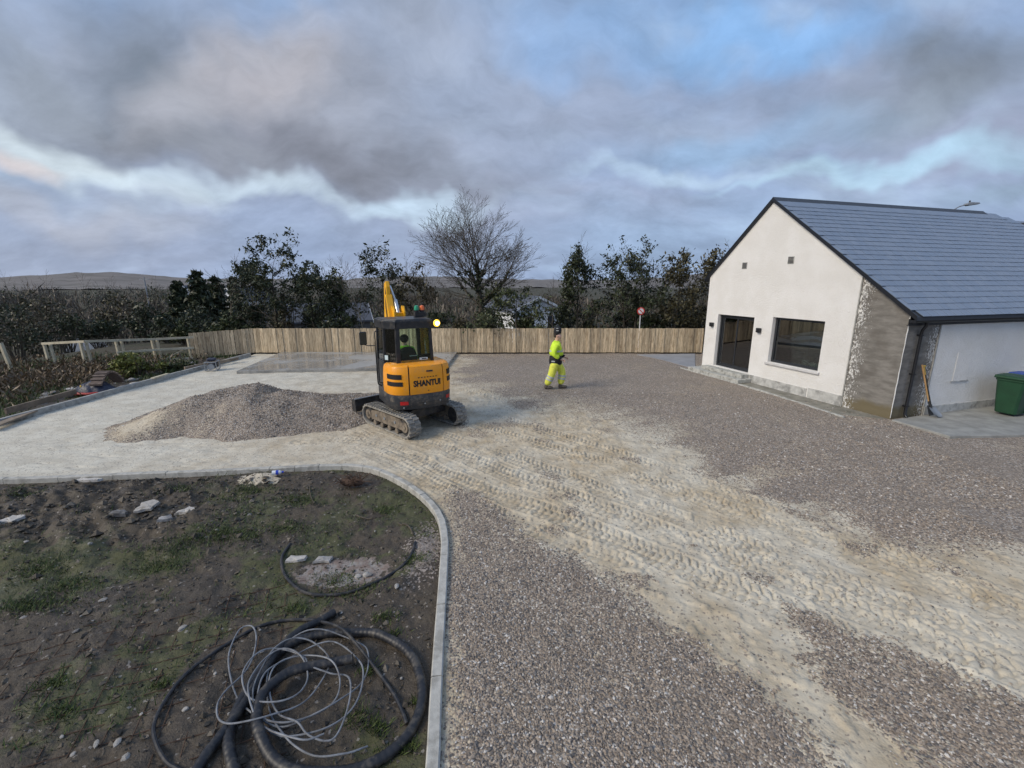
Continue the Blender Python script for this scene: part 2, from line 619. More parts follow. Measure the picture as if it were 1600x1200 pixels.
# ---- terrain to the horizon
xs = axis_steps([(-3500, 300), (-200, 10), (-40, 2), (30, 2), (200, 10), (3500, 300)])
ys = axis_steps([(-300, 40), (-20, 4), (10, 2), (70, 2), (300, 12), (4000, 300)])
X, Y = np.meshgrid(xs, ys)
Z = ground_z(X, Y) + np.where(np.hypot(X, Y) > 300, 0, 0)
m, nt, b = new_mat('rough grassland')
t = NT(nt)
v = t.coord()
c = t.mix(t.ramp(t.noise(v, .25, 6, .6), .35, .65), (.045, .048, .024), (.075, .060, .036))
c = t.mix(t.ramp(t.noise(v, 4, 6, .6), .4, .7), c, (.035, .034, .02))
t.l(c, b.inputs['Base Color'])
b.inputs['Roughness'].default_value = .95
t.l(t.bump(t.noise(v, 9, 6, .7), .8, .1), b.inputs['Normal'])
MAT['grassland'] = m
o = obj('ground', np_mesh('ground', np.stack([X, Y, Z], -1).reshape(-1, 3), grid_faces(len(xs), len(ys)), MAT['grassland'], True))
tag(o, kind='structure')
# ---- far hills
az = np.linspace(R(-75), R(75), 260)
rr = np.array([700, 800, 950, 1150, 1350, 1600, 2000.0])
prof = np.array([0, .12, .4, .8, 1.0, .9, .3])
AZ, RR = np.meshgrid(az, rr)
deg = np.degrees(az)
hh = 3 + 12 * np.exp(-((deg + 41.5) / 5.5) ** 2) + 10 * fbm(az * 20, az * 0, 1.0, 4, 11) + 14 * np.exp(-((deg - 22.5) / 4) ** 2) + 8 * np.exp(-((deg + 12) / 9) ** 2)
ZH = -4 + prof[:, None] * (hh[None, :] + 8) + (fbm(AZ * 60, RR * .02, 1, 4, 5) - .5) * 5
MAT['hill'] = M_('moorland hill', (.16, .145, .135), .95, .22, .012, col2=(.09, .085, .07), amt=.8, c2scale=.02)
o = obj('hills', np_mesh('hills', np.stack([RR * np.sin(AZ), RR * np.cos(AZ), ZH], -1).reshape(-1, 3), grid_faces(len(az), len(rr)), MAT['hill'], True))
tag(o, kind='structure')

# ---- kerb lines
BEDK = [(-16.5, 7.15), (-12.5, 7.28), (-9.27, 7.42), (-7.11, 7.62), (-4.87, 7.86), (-3.6, 8.03), (-2.95, 7.98), (-2.39, 7.70), (-1.65, 6.99), (-1.17, 6.28), (-.95, 5.58), (-.84, 4.75), (-.73, 3.75), (-.65, 3.06), (-.585, 2.55), (-.46, 1.4)]
bedk = catmull(BEDK, .06)
BEDPOLY = [tuple(p) for p in bedk[::3]] + [tuple(bedk[-1]), (-.3, .2), (-17, .2)]
LEFTK = [G(-130, 712), G(0, 668), G(130, 625), G(260, 592), G(330, 575), G(402, 556)]
LEFTK = [(-12.95 + .02 * i, y) for i, (x, y) in enumerate(LEFTK)]
# ---- yard: gravel and limestone dust, one sheet with the wheel and crawler prints in it
xs = axis_steps([(-13.0, .10), (-9, .06), (-3, .035), (-.8, .017), (7.0, .018), (8.5, .05), (15.5, .10)])
ys = axis_steps([(1.0, .06), (2.3, .016), (6.5, .018), (10, .03), (14, .06), (22.7, .10)])
X, Y = np.meshgrid(xs, ys)
Pg = lambda L: [G(u, v) for u, v in L]
GP1 = Pg([(706, 545), (709, 598), (772, 616), (800, 637), (860, 640), (905, 652), (979, 680), (1069, 710), (1122, 752), (1290, 806), (1347, 836), (1487, 848), (1600, 868), (1760, 885)]) + [(16, 6), (16, 23), (-3.2, 24)]
GP2 = Pg([(700, 762), (745, 765), (790, 800), (840, 840), (890, 868), (960, 915), (1000, 935), (1040, 985), (1075, 1005), (1120, 1045), (1165, 1062), (1200, 1100), (1260, 1150), (1310, 1205), (1370, 1290), (1420, 1500), (690, 1500)])
GP3 = Pg([(1225, 945), (1310, 970), (1400, 1000), (1500, 1060), (1600, 1108), (1720, 1160), (1720, 1320), (1480, 1260), (1400, 1170), (1330, 1120), (1280, 1050), (1235, 985)])
w1 = (fbm(X, Y, .9, 5, 21) - .5)
w2 = (fbm(X, Y, 3.5, 5, 22, .6) - .5)
sd1 = poly_sd(X, Y, GP1) + w1 * 1.1 + w2 * .55
sd2 = poly_sd(X, Y, GP2) + w1 * .35 + w2 * .30
sd3 = poly_sd(X, Y, GP3) + w1 * .6 + w2 * .6
grav = np.maximum.reduce([1 - sstep(sd1, -.45, .40), 1 - sstep(sd2, -.26, .24), .85 * (1 - sstep(sd3, -.35, .15))])
# thin dust dragged over the far gravel by wheels
drag = sstep(fbm(X * .45 + Y * .12, Y * 1.6 - X * .5, .8, 5, 33), .50, .70) * sstep(-sd1, 2.4, .0) * (sd1 < 0)
grav = grav * (1 - .75 * drag)
# grit thrown about on the dust
grav = grav * (1 - .22 * sstep(fbm(X, Y, 1.1, 5, 46, .6), .45, .7))
grit = sstep(fbm(X, Y, 1.3, 6, 44, .62), .60, .74)
grav = np.maximum(grav, .55 * grit * sstep(X, -4.5, -1.5))
sand = 1 - grav
tan = sstep(X + w1 * 4, -9.5, -3) * (.5 + .5 * sstep(fbm(X, Y, .6, 4, 55), .38, .62))
tan = np.maximum(tan, np.exp(-(np.minimum(np.abs(sd2 - .25), 9) / .45) ** 2) * .9)
Z = (fbm(X, Y, .35, 3, 61) - .5) * .05 + (fbm(X, Y, 2.2, 4, 62) - .5) * .028 + (fbm(X, Y, 14, 3, 63) - .5) * (.012 * sand + .010)
Z += .022 * (grav - .5) * sstep(X, -1.5, 0)
# small lumps of dust crust
Z += sand * sstep(X, -4, -1) * .022 * sstep(fbm(X, Y, 7, 3, 64), .58, .75)
# sandy shallows left by shovels on the pale side
Z -= .02 * sstep(fbm(X * .6, Y * 1.8, 1.8, 4, 65), .62, .72) * sstep(-X, 4, 7)
TR = [
 ([(545, 672), (610, 700), (700, 742), (800, 780), (900, 815), (1010, 862), (1120, 905), (1250, 960), (1420, 1035), (1650, 1130)], .46, 0),
 ([(600, 668), (690, 700), (800, 742), (930, 788), (1060, 838), (1200, 893), (1400, 975), (1650, 1075)], .46, .3),
 ([(668, 672), (760, 702), (870, 738), (1000, 785), (1150, 842), (1350, 920), (1650, 1035)], .46, .7),
 ([(715, 655), (800, 680), (920, 716), (1060, 765), (1220, 822), (1420, 893), (1700, 990)], .46, .45),
 ([(700, 632), (790, 655), (880, 682), (1000, 720), (1130, 768), (1300, 830), (1480, 890)], .46, .1),
 ([(560, 700), (640, 735), (720, 775), (800, 812), (880, 842), (980, 880)], .40, .55),
 ([(470, 690), (540, 688), (600, 700), (660, 718)], .40, .8),
 ([(735, 610), (800, 628), (860, 648), (960, 690)], .40, .2),
]
for pts, wdt, ph in TR:
    line = catmull([G(u, v) for u, v in pts], .12)
    best = np.full(X.shape, 9.0)
    S = np.zeros(X.shape)
    V = np.zeros(X.shape)
    acc = 0.0
    Xw = X + (fbm(X, Y, 1.3, 2, 71) - .5) * .10
    Yw = Y + (fbm(X, Y, 1.3, 2, 72) - .5) * .10
    for (a, b2) in zip(line[:-1], line[1:]):
        e = b2 - a
        L2 = float(e @ e)
        L = math.sqrt(L2)
        sel = (np.abs(Xw - a[0]) < .7) & (np.abs(Yw - a[1]) < .7)
        if sel.any():
            dx, dy = Xw[sel] - a[0], Yw[sel] - a[1]
            tt = np.clip((dx * e[0] + dy * e[1]) / L2, 0, 1)
            d = np.hypot(dx - tt * e[0], dy - tt * e[1])
            sg = np.sign(e[0] * dy - e[1] * dx)
            bb = best[sel]
            up = d < bb
            s0, v0 = S[sel], V[sel]
            s0[up] = acc + tt[up] * L
            v0[up] = (sg * d)[up]
            bb[up] = d[up]
            best[sel], S[sel], V[sel] = bb, s0, v0
        acc += L
    inside = 1 - sstep(best, wdt * .5 - .03, wdt * .5 + .02)
    colw = wdt / 3
    ci = np.floor((V + wdt / 2) / colw)
    cf = ((V + wdt / 2) / colw) % 1
    per = .108
    sp = ((S + ph + ci * per * .5 + np.abs(V) * .35) / per) % 1
    gs = 1 - sstep(np.minimum(sp, 1 - sp), .10, .20)
    gc = 1 - sstep(np.minimum(cf, 1 - cf) * colw, .008, .020)
    groove = np.maximum(gs, .7 * gc)
    wear = sstep(fbm(X + ph * 9, Y - ph * 5, 1.2, 5, 81, .6), .26, .50)
    groove = groove * (.55 + .45 * sstep(fbm(X, Y, 6, 3, 83), .35, .6))
    wear = wear * (1 - .25 * sstep(X, 2.2, 4.5))
    Z += inside * wear * (.011 - .036 * groove) * (.35 + .65 * np.clip(sand * 1.3, 0, 1))
    rim = np.exp(-((best - wdt * .5 - .03) / .03) ** 2)
    Z += rim * .012 * wear
# bedding away under the planted bed and beneath the kerbs
sdb = poly_sd(X, Y, BEDPOLY)
Z = np.where(sdb < .03, -.25, Z)
Z += .035 * sstep(-X, 2.5, 4.5) * (1 - sstep(sdb, .0, .9)) * (sdb > 0.03)
m, nt, b = new_mat('gravel and limestone dust')
t = NT(nt)
v = t.coord()
sa, ta = t.attr('sand'), t.attr('tan')
vo = t.n('ShaderNodeTexVoronoi', feature='F1')
vo.inputs['Scale'].default_value = 46
t.l(v, vo.inputs['Vector'])
sepc = t.n('ShaderNodeSeparateColor')
t.l(vo.outputs['Color'], sepc.inputs[0])
g = t.mix(t.ramp(sepc.outputs[0], .1, .9), (.19, .153, .121), (.39, .325, .260))
g = t.mix(t.ramp(sepc.outputs[1], .82, .97), g, (.52, .49, .45))
g = t.mix(t.ramp(sepc.outputs[2], .80, .95), g, (.12, .112, .108))
g = t.mix(t.ramp(t.noise(v, .8, 5, .6), .42, .62), g, t.mix(.35, g, (.23, .195, .16)))
sn = t.noise(v, 2.2, 8, .62)
pale = t.mix(t.ramp(sn, .3, .7), (.51, .47, .385), (.64, .605, .51))
tanc = t.mix(t.ramp(sn, .3, .7), (.40, .325, .22), (.56, .49, .37))
s = t.mix(ta, pale, tanc)
s = t.mix(t.math('MULTIPLY', t.ramp(t.noise(v, 26, 6, .7), .52, .72), .5), s, (.30, .265, .21))
s = t.mix(t.math('MULTIPLY', t.ramp(sepc.outputs[2], .93, .96), .7), s, (.19, .16, .14))
# the two meet stone by stone
edge = t.math('ADD', sa, t.math('MULTIPLY', t.math('SUBTRACT', sepc.outputs[1], .5), .75))
edge = t.math('ADD', edge, t.math('MULTIPLY', t.math('SUBTRACT', t.noise(v, 9, 5, .65), .5), .9))
fac = t.ramp(edge, .38, .62)
t.l(t.mix(fac, g, s), b.inputs['Base Color'])
b.inputs['Roughness'].default_value = .88
b.inputs['Specular IOR Level'].default_value = .3
hgt = t.math('MULTIPLY', t.math('SUBTRACT', 1.0, t.math('MULTIPLY', vo.outputs['Distance'], 1.2)), t.math('SUBTRACT', 1.0, t.math('MULTIPLY', sa, .85)))
nb = t.bump(hgt, .9, .014)
nb = t.bump(t.noise(v, 55, 5, .7), .5, .006, nb)
t.l(nb, b.inputs['Normal'])
MAT['yard'] = m
yard_attr = {'sand': sand, 'tan': np.clip(tan, 0, 1)}
YX, YY, YZ, YG, YSDB = xs, ys, Z, grav, sdb
o = obj('gravel_yard', np_mesh('gravel_yard', np.stack([X, Y, Z], -1).reshape(-1, 3), grid_faces(len(xs), len(ys)), MAT['yard'], True, yard_attr))
tag(o, kind='structure')
def yard_sample(A, x, y):
    i = np.clip(np.searchsorted(YX, x) - 1, 0, len(YX) - 2)
    j = np.clip(np.searchsorted(YY, y) - 1, 0, len(YY) - 2)
    return A[j, i]
# ---- loose stones
OCT_V = np.array([[1, 0, 0], [-1, 0, 0], [0, 1, 0], [0, -1, 0], [0, 0, 1], [0, 0, -1.0]])
OCT_F = np.array([[0, 2, 4], [2, 1, 4], [1, 3, 4], [3, 0, 4], [2, 0, 5], [1, 2, 5], [3, 1, 5], [0, 3, 5]])
def stones_mesh(name, P, size, rng, mat, flat=.6):
    n = len(P)
    a = rng.uniform(0, 2 * np.pi, n)
    sx = size * rng.uniform(.7, 1.3, n)
    sy = size * rng.uniform(.6, 1.0, n)
    sz = size * rng.uniform(.4, .8, n) * flat / .6
    V = OCT_V[None] + rng.normal(0, .18, (n, 6, 3))
    V = V * np.stack([sx, sy, sz], -1)[:, None, :]
    tl = rng.normal(0, .35, n)
    V = np.stack([V[..., 0], V[..., 1] * np.cos(tl)[:, None] - V[..., 2] * np.sin(tl)[:, None], V[..., 1] * np.sin(tl)[:, None] + V[..., 2] * np.cos(tl)[:, None]], -1)
    ca, sa_ = np.cos(a)[:, None], np.sin(a)[:, None]
    V = np.stack([V[..., 0] * ca - V[..., 1] * sa_, V[..., 0] * sa_ + V[..., 1] * ca, V[..., 2]], -1) + P[:, None, :]
    Fc = OCT_F[None] + (np.arange(n) * 6)[:, None, None]
    return np_mesh(name, V.reshape(-1, 3), Fc.reshape(-1, 3), mat)
def stone_mat(name, lo, hi, pale, dark):
    m, nt, b = new_mat(name)
    t = NT(nt)
    f = t.n('ShaderNodeNewGeometry').outputs['Random Per Island']
    w = t.n('ShaderNodeTexWhiteNoise', noise_dimensions='1D')
    t.l(f, w.inputs['W'])
    c = t.mix(f, lo, hi)
    c = t.mix(t.ramp(w.outputs['Value'], .86, .93), c, pale)
    c = t.mix(t.ramp(w.outputs['Value'], .22, .12), c, dark)
    t.l(c, b.inputs['Base Color'])
    b.inputs['Roughness'].default_value = .75
    return m
MAT['pebbles'] = stone_mat('pink grey pebbles', (.185, .15, .12), (.40, .335, .27), (.55, .52, .48), (.12, .112, .108))
rng = np.random.default_rng(5)
pts = []
for (x0, x1, y0, y1, dens, size) in ((-.8, 4.6, 1.9, 4.2, 3200, .0115), (-1, 7, 4.2, 6.4, 1500, .013), (-1.2, 9, 6.4, 9.5, 480, .015), (0, 10, 9.5, 14, 110, .018)):
    n = int((x1 - x0) * (y1 - y0) * dens)
    x, y = rng.uniform(x0, x1, n), rng.uniform(y0, y1, n)
    g = yard_sample(YG, x, y)
    keep = (rng.uniform(0, 1, n) < np.clip(g * 1.15 - .12, .015, 1)) & (yard_sample(YSDB, x, y) > .08)
    pts.append(np.stack([x, y, yard_sample(YZ, x, y) + .004, np.full(n, size)], -1)[keep])
pts = np.concatenate(pts)
o = obj('loose_gravel', stones_mesh('loose_gravel', pts[:, :3], pts[:, 3] * np.clip(rng.lognormal(-.1, .34, len(pts)), .4, 1.9), rng, MAT['pebbles']))
tag(o, 'pink grey crushed gravel strewn over the yard', 'gravel', kind='stuff')

# ---- soil bed
xs = axis_steps([(-16.6, .10), (-9, .06), (-5, .035), (-.4, .025)])
ys = axis_steps([(.4, .08), (2.2, .022), (5, .03), (8.4, .045)])
X, Y = np.meshgrid(xs, ys)
sd = poly_sd(X, Y, BEDPOLY)
rid = fbm(X * .8 + Y * .5, Y * 1.1 - X * .2, 1.1, 5, 91)
Z = -.05 + (rid - .5) * .16 + (fbm(X, Y, 4.5, 5, 92, .6) - .5) * .10 + (fbm(X, Y, 16, 4, 93, .6) - .5) * .04
rough = sstep(-X, 3.2, 7) * sstep(Y, 4.2, 6)
Z += rough * ((fbm(X + .4 * Y, Y, 2.6, 6, 94, .68) - .42) * .42)
pud = np.exp(-(((X + 2.15) / .62) ** 2 + ((Y - 4.92) / .34) ** 2) ** 2)
Z = Z * (1 - .85 * pud) - .075 * pud
Z = Z * sstep(-sd, .03, .4) - .045 * (1 - sstep(-sd, .03, .4))
# spread of dust spilled over the kerb by the bottle
spill = np.exp(-(((X + 4.65) / .45) ** 2 + ((Y - 7.55) / .28) ** 2))
Z += .09 * spill
green = sstep(fbm(X, Y, .8, 5, 95, .6), .42, .58)
green *= 1 - .8 * sstep(-X, 4, 6.5) * sstep(Y, 5.2, 6.2)
green = np.maximum(green, np.exp(-(((X + 3.4) / 1.5) ** 2 + ((Y - 6.3) / 1.0) ** 2)) * sstep(fbm(X, Y, 1.6, 4, 96), .34, .58))
green *= (1 - pud) * (1 - spill)
gst = np.exp(-(((X + 1.17) / .22) ** 2 + ((Y - 5.35) / .55) ** 2))
Z = np.where(sd > -.03, -.35, Z)
m, nt, b = new_mat('wet soil')
t = NT(nt)
v = t.coord()
gr, pu, spl, gs_ = t.attr('green'), t.attr('puddle'), t.attr('spill'), t.attr('grit')
n1_, n2_, n3_ = t.noise(v, 1.3, 6, .6), t.noise(v, 9, 7, .65), t.noise(v, 40, 6, .7)
c = t.mix(t.ramp(n1_, .35, .65), (.060, .047, .033), (.088, .073, .055))
c = t.mix(t.ramp(n2_, .42, .68), c, (.060, .048, .036))
c = t.mix(t.math('MULTIPLY', t.ramp(n3_, .55, .75), .55), c, (.19, .165, .135))
moss = t.mix(t.ramp(n2_, .3, .7), (.055, .064, .024), (.098, .105, .042))
c = t.mix(t.ramp(t.math('ADD', t.math('MULTIPLY', gr, .9), t.math('SUBTRACT', n2_, .5)), .36, .85, 0, .68), c, moss)
vo = t.n('ShaderNodeTexVoronoi', feature='F1')
vo.inputs['Scale'].default_value = 42
t.l(v, vo.inputs['Vector'])
sepc = t.n('ShaderNodeSeparateColor')
t.l(vo.outputs['Color'], sepc.inputs[0])
peb = t.mix(sepc.outputs[0], (.16, .13, .11), (.36, .31, .27))
c = t.mix(t.ramp(t.math('ADD', gs_, t.math('MULTIPLY', t.math('SUBTRACT', sepc.outputs[1], .5), .8)), .4, .5), c, peb)
c = t.mix(t.math('MULTIPLY', t.ramp(sepc.outputs[2], .985, .99), .6), c, (.34, .31, .28))
c = t.mix(t.ramp(t.math('ADD', spl, t.math('MULTIPLY', t.math('SUBTRACT', n2_, .5), 1.3)), .5, .62), c, (.52, .46, .36))
slurry = t.mix(t.ramp(n2_, .35, .65), (.30, .28, .26), (.20, .15, .125))
c = t.mix(t.ramp(t.math('ADD', pu, t.math('ADD', t.math('MULTIPLY', t.math('SUBTRACT', n1_, .5), 1.6), t.math('MULTIPLY', t.math('SUBTRACT', n2_, .5), 1.8))), .5, .66), c, slurry)
t.l(c, b.inputs['Base Color'])
t.l(t.ramp(n1_, .4, .65, .42, .88), b.inputs['Roughness'])
b.inputs['Specular IOR Level'].default_value = .35
nb = t.bump(n2_, .7, .035)
nb = t.bump(n3_, .8, .014, nb)
t.l(nb, b.inputs['Normal'])
MAT['soil'] = m
SX, SY, SZ, SG, SSD = xs, ys, Z, green, sd
o = obj('soil_bed', np_mesh('soil_bed', np.stack([X, Y, Z], -1).reshape(-1, 3), grid_faces(len(xs), len(ys)), MAT['soil'], True, {'green': green, 'puddle': pud, 'spill': spill, 'grit': gst}))
tag(o, kind='structure')
def soil_sample(A, x, y):
    i = np.clip(np.searchsorted(SX, x) - 1, 0, len(SX) - 2)
    j = np.clip(np.searchsorted(SY, y) - 1, 0, len(SY) - 2)
    return A[j, i]
def soil_z(x, y):
    return float(soil_sample(SZ, np.array([x]), np.array([y]))[0])
# ---- kerbs, stone by stone
def kerb(name, line, w, zt, zb, lens, mat, label, seedk):
    root = empty(name, (line[0][0], line[0][1], 0))
    tag(root, kind='structure')
    pts = [np.array(p) for p in line]
    cum = [0]
    for a, b_ in zip(pts[:-1], pts[1:]): cum.append(cum[-1] + float(np.linalg.norm(b_ - a)))
    cum = np.array(cum)
    P = np.array(pts)
    at = lambda s: np.array([np.interp(s, cum, P[:, 0]), np.interp(s, cum, P[:, 1])])
    s = 0.0
    rnd_ = random.Random(seedk)
    o0 = np.array([line[0][0], line[0][1]])
    while s < cum[-1] - .1:
        L = lens(s / cum[-1])
        e = min(s + L, cum[-1])
        mb = MB()
        k = 4
        dz = rnd_.uniform(-.006, .006)
        vs_, fs_ = [], []
        ch = .012
        prof_ = [(-w / 2, zb), (-w / 2, zt - ch), (-w / 2 + ch, zt), (w / 2 - ch, zt), (w / 2, zt - ch), (w / 2, zb)]
        for i in range(k):
            ss = s + .004 + (e - s - .008) * i / (k - 1)
            p = at(ss)
            d = at(min(ss + .05, cum[-1])) - at(max(ss - .05, 0))
            d /= np.linalg.norm(d)
            nn = np.array([-d[1], d[0]])
            for a_, z_ in prof_:
                q = p + nn * a_ - o0
                vs_.append((q[0], q[1], z_ + (dz if z_ > zb else 0)))
        for i in range(k - 1):
            for j in range(6):
                j2 = (j + 1) % 6
                fs_.append((i * 6 + j, i * 6 + j2, (i + 1) * 6 + j2, (i + 1) * 6 + j))
        fs_ += [tuple(range(5, -1, -1)), tuple((k - 1) * 6 + j for j in range(6))]
        mb.add(vs_, fs_)
        mb.build('kerbstone', mat, root)
        s = e
    return root
kerb('garden_kerb', [tuple(p) for p in bedk], .105, .055, -.2, lambda f: .915 if (f < .55 or f > .72) else .45, MAT['kerb'], '', 3)
kerb('boundary_kerb', [tuple(p) for p in catmull(LEFTK, .2)], .11, .16, -.2, lambda f: .915, MAT['concrete'], '', 4)

# ---- concrete slab, wet
m, nt, b = new_mat('wet concrete')
t = NT(nt)
v = t.coord()
n = t.noise(v, .7, 6, .6, .6)
n_ = t.noise(v, 12, 6, .6)
c = t.mix(t.ramp(n, .35, .62), (.36, .35, .325), (.20, .20, .195))
c = t.mix(t.math('MULTIPLY', t.ramp(n_, .45, .7), .4), c, (.42, .41, .38))
t.l(c, b.inputs['Base Color'])
t.l(t.ramp(n, .38, .58, .45, .08), b.inputs['Roughness'])
t.l(t.bump(n_, .05, .002), b.inputs['Normal'])
MAT['wet'] = m
mb = MB()
mb.prism([(-10.85, 17.05), (-2.75, 18.0), (-2.75, 22.0), (-11.6, 22.0)], 'z', -.1, .12)
o = mb.build('concrete_slab', MAT['wet'], bevel=.015)
tag(o, kind='structure')
# ---- patio, path and apron
MAT['patio'] = M_('patio paving', (.30, .31, .33), .6, .15, 3, .2, 40, .004, col2=(.22, .225, .235), amt=.6, c2scale=1.5)
mb = MB()
pt = [G(995, 555), G(1030, 562), G(1070, 573), (7.62, 18.05), (9.2, 22.0)]
mb.prism([(x, y) for x, y in pt] , 'z', -.1, .035)
tag(mb.build('patio', MAT['patio']), kind='structure')
MAT['path'] = M_('damp path', (.225, .215, .18), .75, .25, 4, .4, 60, .005, col2=(.12, .115, .085), amt=.7, c2scale=2.5)
mb = MB()
mb.prism([G(1078, 578.5), G(1195, 612), G(1308, 648.5), (9.85, 11.05), (7.85, 17.95)], 'z', -.1, .03)
tag(mb.build('path', MAT['path']), kind='structure')
pk = [G(1064, 575.5), G(1195, 613.5), G(1320, 654)]
kerb('path_edging', [tuple(p) for p in catmull(pk, .2)], .09, .045, -.1, lambda f: 1.15, MAT['step'], '', 8)
MAT['apron'] = M_('apron concrete', (.30, .30, .28), .6, .2, 3, .3, 60, .004, col2=(.2, .2, .185), amt=.7, c2scale=2)
mb = MB()
mb.prism([(9.78, 10.88), (10.06, 9.62), (16.5, 9.95), (16.5, 13.2)], 'z', -.12, .07)
tag(mb.build('concrete_apron', MAT['apron'], bevel=.012), kind='structure')

# ---- gravel heap
xs = np.arange(-10.6, -2.6, .05)
ys = np.arange(8.6, 15.6, .05)
X, Y = np.meshgrid(xs, ys)
peaks = [(-8.35, 11.1, .66, .44), (-7.9, 11.5, .72, .46), (-7.35, 11.8, .80, .46), (-6.8, 11.2, .70, .46), (-6.1, 11.5, .66, .42), (-5.4, 11.6, .52, .38), (-4.7, 12.0, .40, .30), (-4.1, 12.2, .30, .24), (-8.7, 10.6, .34, .36)]
Hh = np.full(X.shape, -9.0)
wx, wy = (fbm(X, Y, 1.0, 3, 101) - .5) * .7, (fbm(X, Y, 1.0, 3, 102) - .5) * .7
for px_, py_, ph_, sl_ in peaks:
    hcone = ph_ - sl_ * np.sqrt((X + wx - px_) ** 2 + (Y + wy - py_) ** 2 + .03)
    k = .16
    Hh = np.where(np.abs(Hh - hcone) < k, np.maximum(Hh, hcone) + (k - np.abs(Hh - hcone)) ** 2 / (4 * k), np.maximum(Hh, hcone))
Hh = Hh + .06 + (fbm(X, Y, 3, 4, 103) - .5) * .05 + (fbm(X, Y, 14, 3, 104) - .5) * .025
HS = np.exp(-(((X + 9.0) / .75) ** 2 + ((Y - 10.1) / .7) ** 2)) * (.5 + fbm(X, Y, 4, 4, 105))
HS = np.maximum(HS, sstep(fbm(X, Y, 1.5, 5, 106), .60, .72) * .3)
Zc = np.maximum(Hh, -.12)
o = obj('gravel_heap', np_mesh('gravel_heap', np.stack([X, Y, Zc], -1).reshape(-1, 3), grid_faces(len(xs), len(ys)), MAT['yard'], True, {'sand': np.clip(HS, 0, 1) * .9, 'tan': np.full(X.shape, .8)}))
tag(o, 'heap of pink grey gravel tipped on pale dust left of the excavator', 'gravel heap')
n = 21000
x, y = rng.uniform(-10, -3, n), rng.uniform(8.8, 13.5, n)
i = ((x - xs[0]) / .05).astype(int)
j = ((y - ys[0]) / .05).astype(int)
z = Zc[j, i]
keep = (z > .0) & (rng.uniform(0, 1, n) > HS[j, i])
P = np.stack([x, y, z + .006], -1)[keep]
st = obj('heap_stones', stones_mesh('heap_stones', P, .017 * rng.lognormal(0, .25, len(P)), rng, MAT['pebbles']), None, o)
tag(st, kind='stuff')

# ---- verge beyond the boundary kerb
xs = axis_steps([(-24, .3), (-18, .14), (-12.98, .09)])
ys = axis_steps([(4, .2), (9, .10), (23.2, .16)])
X, Y = np.meshgrid(xs, ys)
Z = -.06 + (fbm(X, Y, 1.2, 5, 111) - .5) * .26 + (fbm(X, Y, 6, 4, 112) - .5) * .12
Z = Z * sstep(-X, 13.0, 13.5) + .0
Z -= 1.5 * sstep(-X, 21.5, 24) + .35 * sstep(Y, 21.8, 23.2)
vg = sstep(fbm(X, Y, .8, 4, 113), .4, .62)
o = obj('verge', np_mesh('verge', np.stack([X, Y, Z], -1).reshape(-1, 3), grid_faces(len(xs), len(ys)), MAT['soil'], True, {'green': vg, 'puddle': vg * 0, 'spill': vg * 0, 'grit': vg * 0}))
tag(o, kind='structure')
VX, VY, VZ = xs, ys, Z
def verge_z(x, y):
    i = min(max(np.searchsorted(VX, x) - 1, 0), len(VX) - 2)
    j = min(max(np.searchsorted(VY, y) - 1, 0), len(VY) - 2)
    return float(VZ[j, i])
# ---- lane beyond the rail fence
MAT['lane'] = M_('wet lane', (.10, .105, .115), .35, .2, 2, col2=(.15, .155, .17), amt=.6, c2scale=.6)
mb = MB()
L0 = [G(88, 566, -1.0), G(180, 566, -1.0), G(165, 538, -1.2), G(118, 533, -1.2)]
mb.prism(L0, 'z', -1.6, -.95)
tag(mb.build('lane', MAT['lane']), kind='structure')

# ================================================================== THE HOUSE
HA = Vector((7.81, 17.89, 0))
HROT = R(-73.46)
HL = 7.166
house = empty('house', HA, HROT)
tag(house, 'white roughcast bungalow with blue grey slate roof and unrendered grey corner', 'house')
def hloc(p):   # site -> house frame
    d = Vector(p) - HA
    return Matrix.Rotation(-HROT, 3, 'Z') @ d
m, nt, b = new_mat('white roughcast')
t = NT(nt)
v = t.coord()
n_ = t.noise(v, 45, 5, .7)
c = t.mix(t.ramp(t.noise(v, 1.2, 5, .6), .35, .7), (.80, .785, .75), (.86, .85, .825))
c = t.mix(t.math('MULTIPLY', t.ramp(t.noise(v, 20, 5, .7), .55, .75), .35), c, (.60, .575, .53))
t.l(c, b.inputs['Base Color'])
b.inputs['Roughness'].default_value = .9
nb = t.bump(n_, 1.0, .03)
t.l(t.bump(t.noise(v, 14, 4, .6), .5, .02, nb), b.inputs['Normal'])
MAT['roughcast'] = m
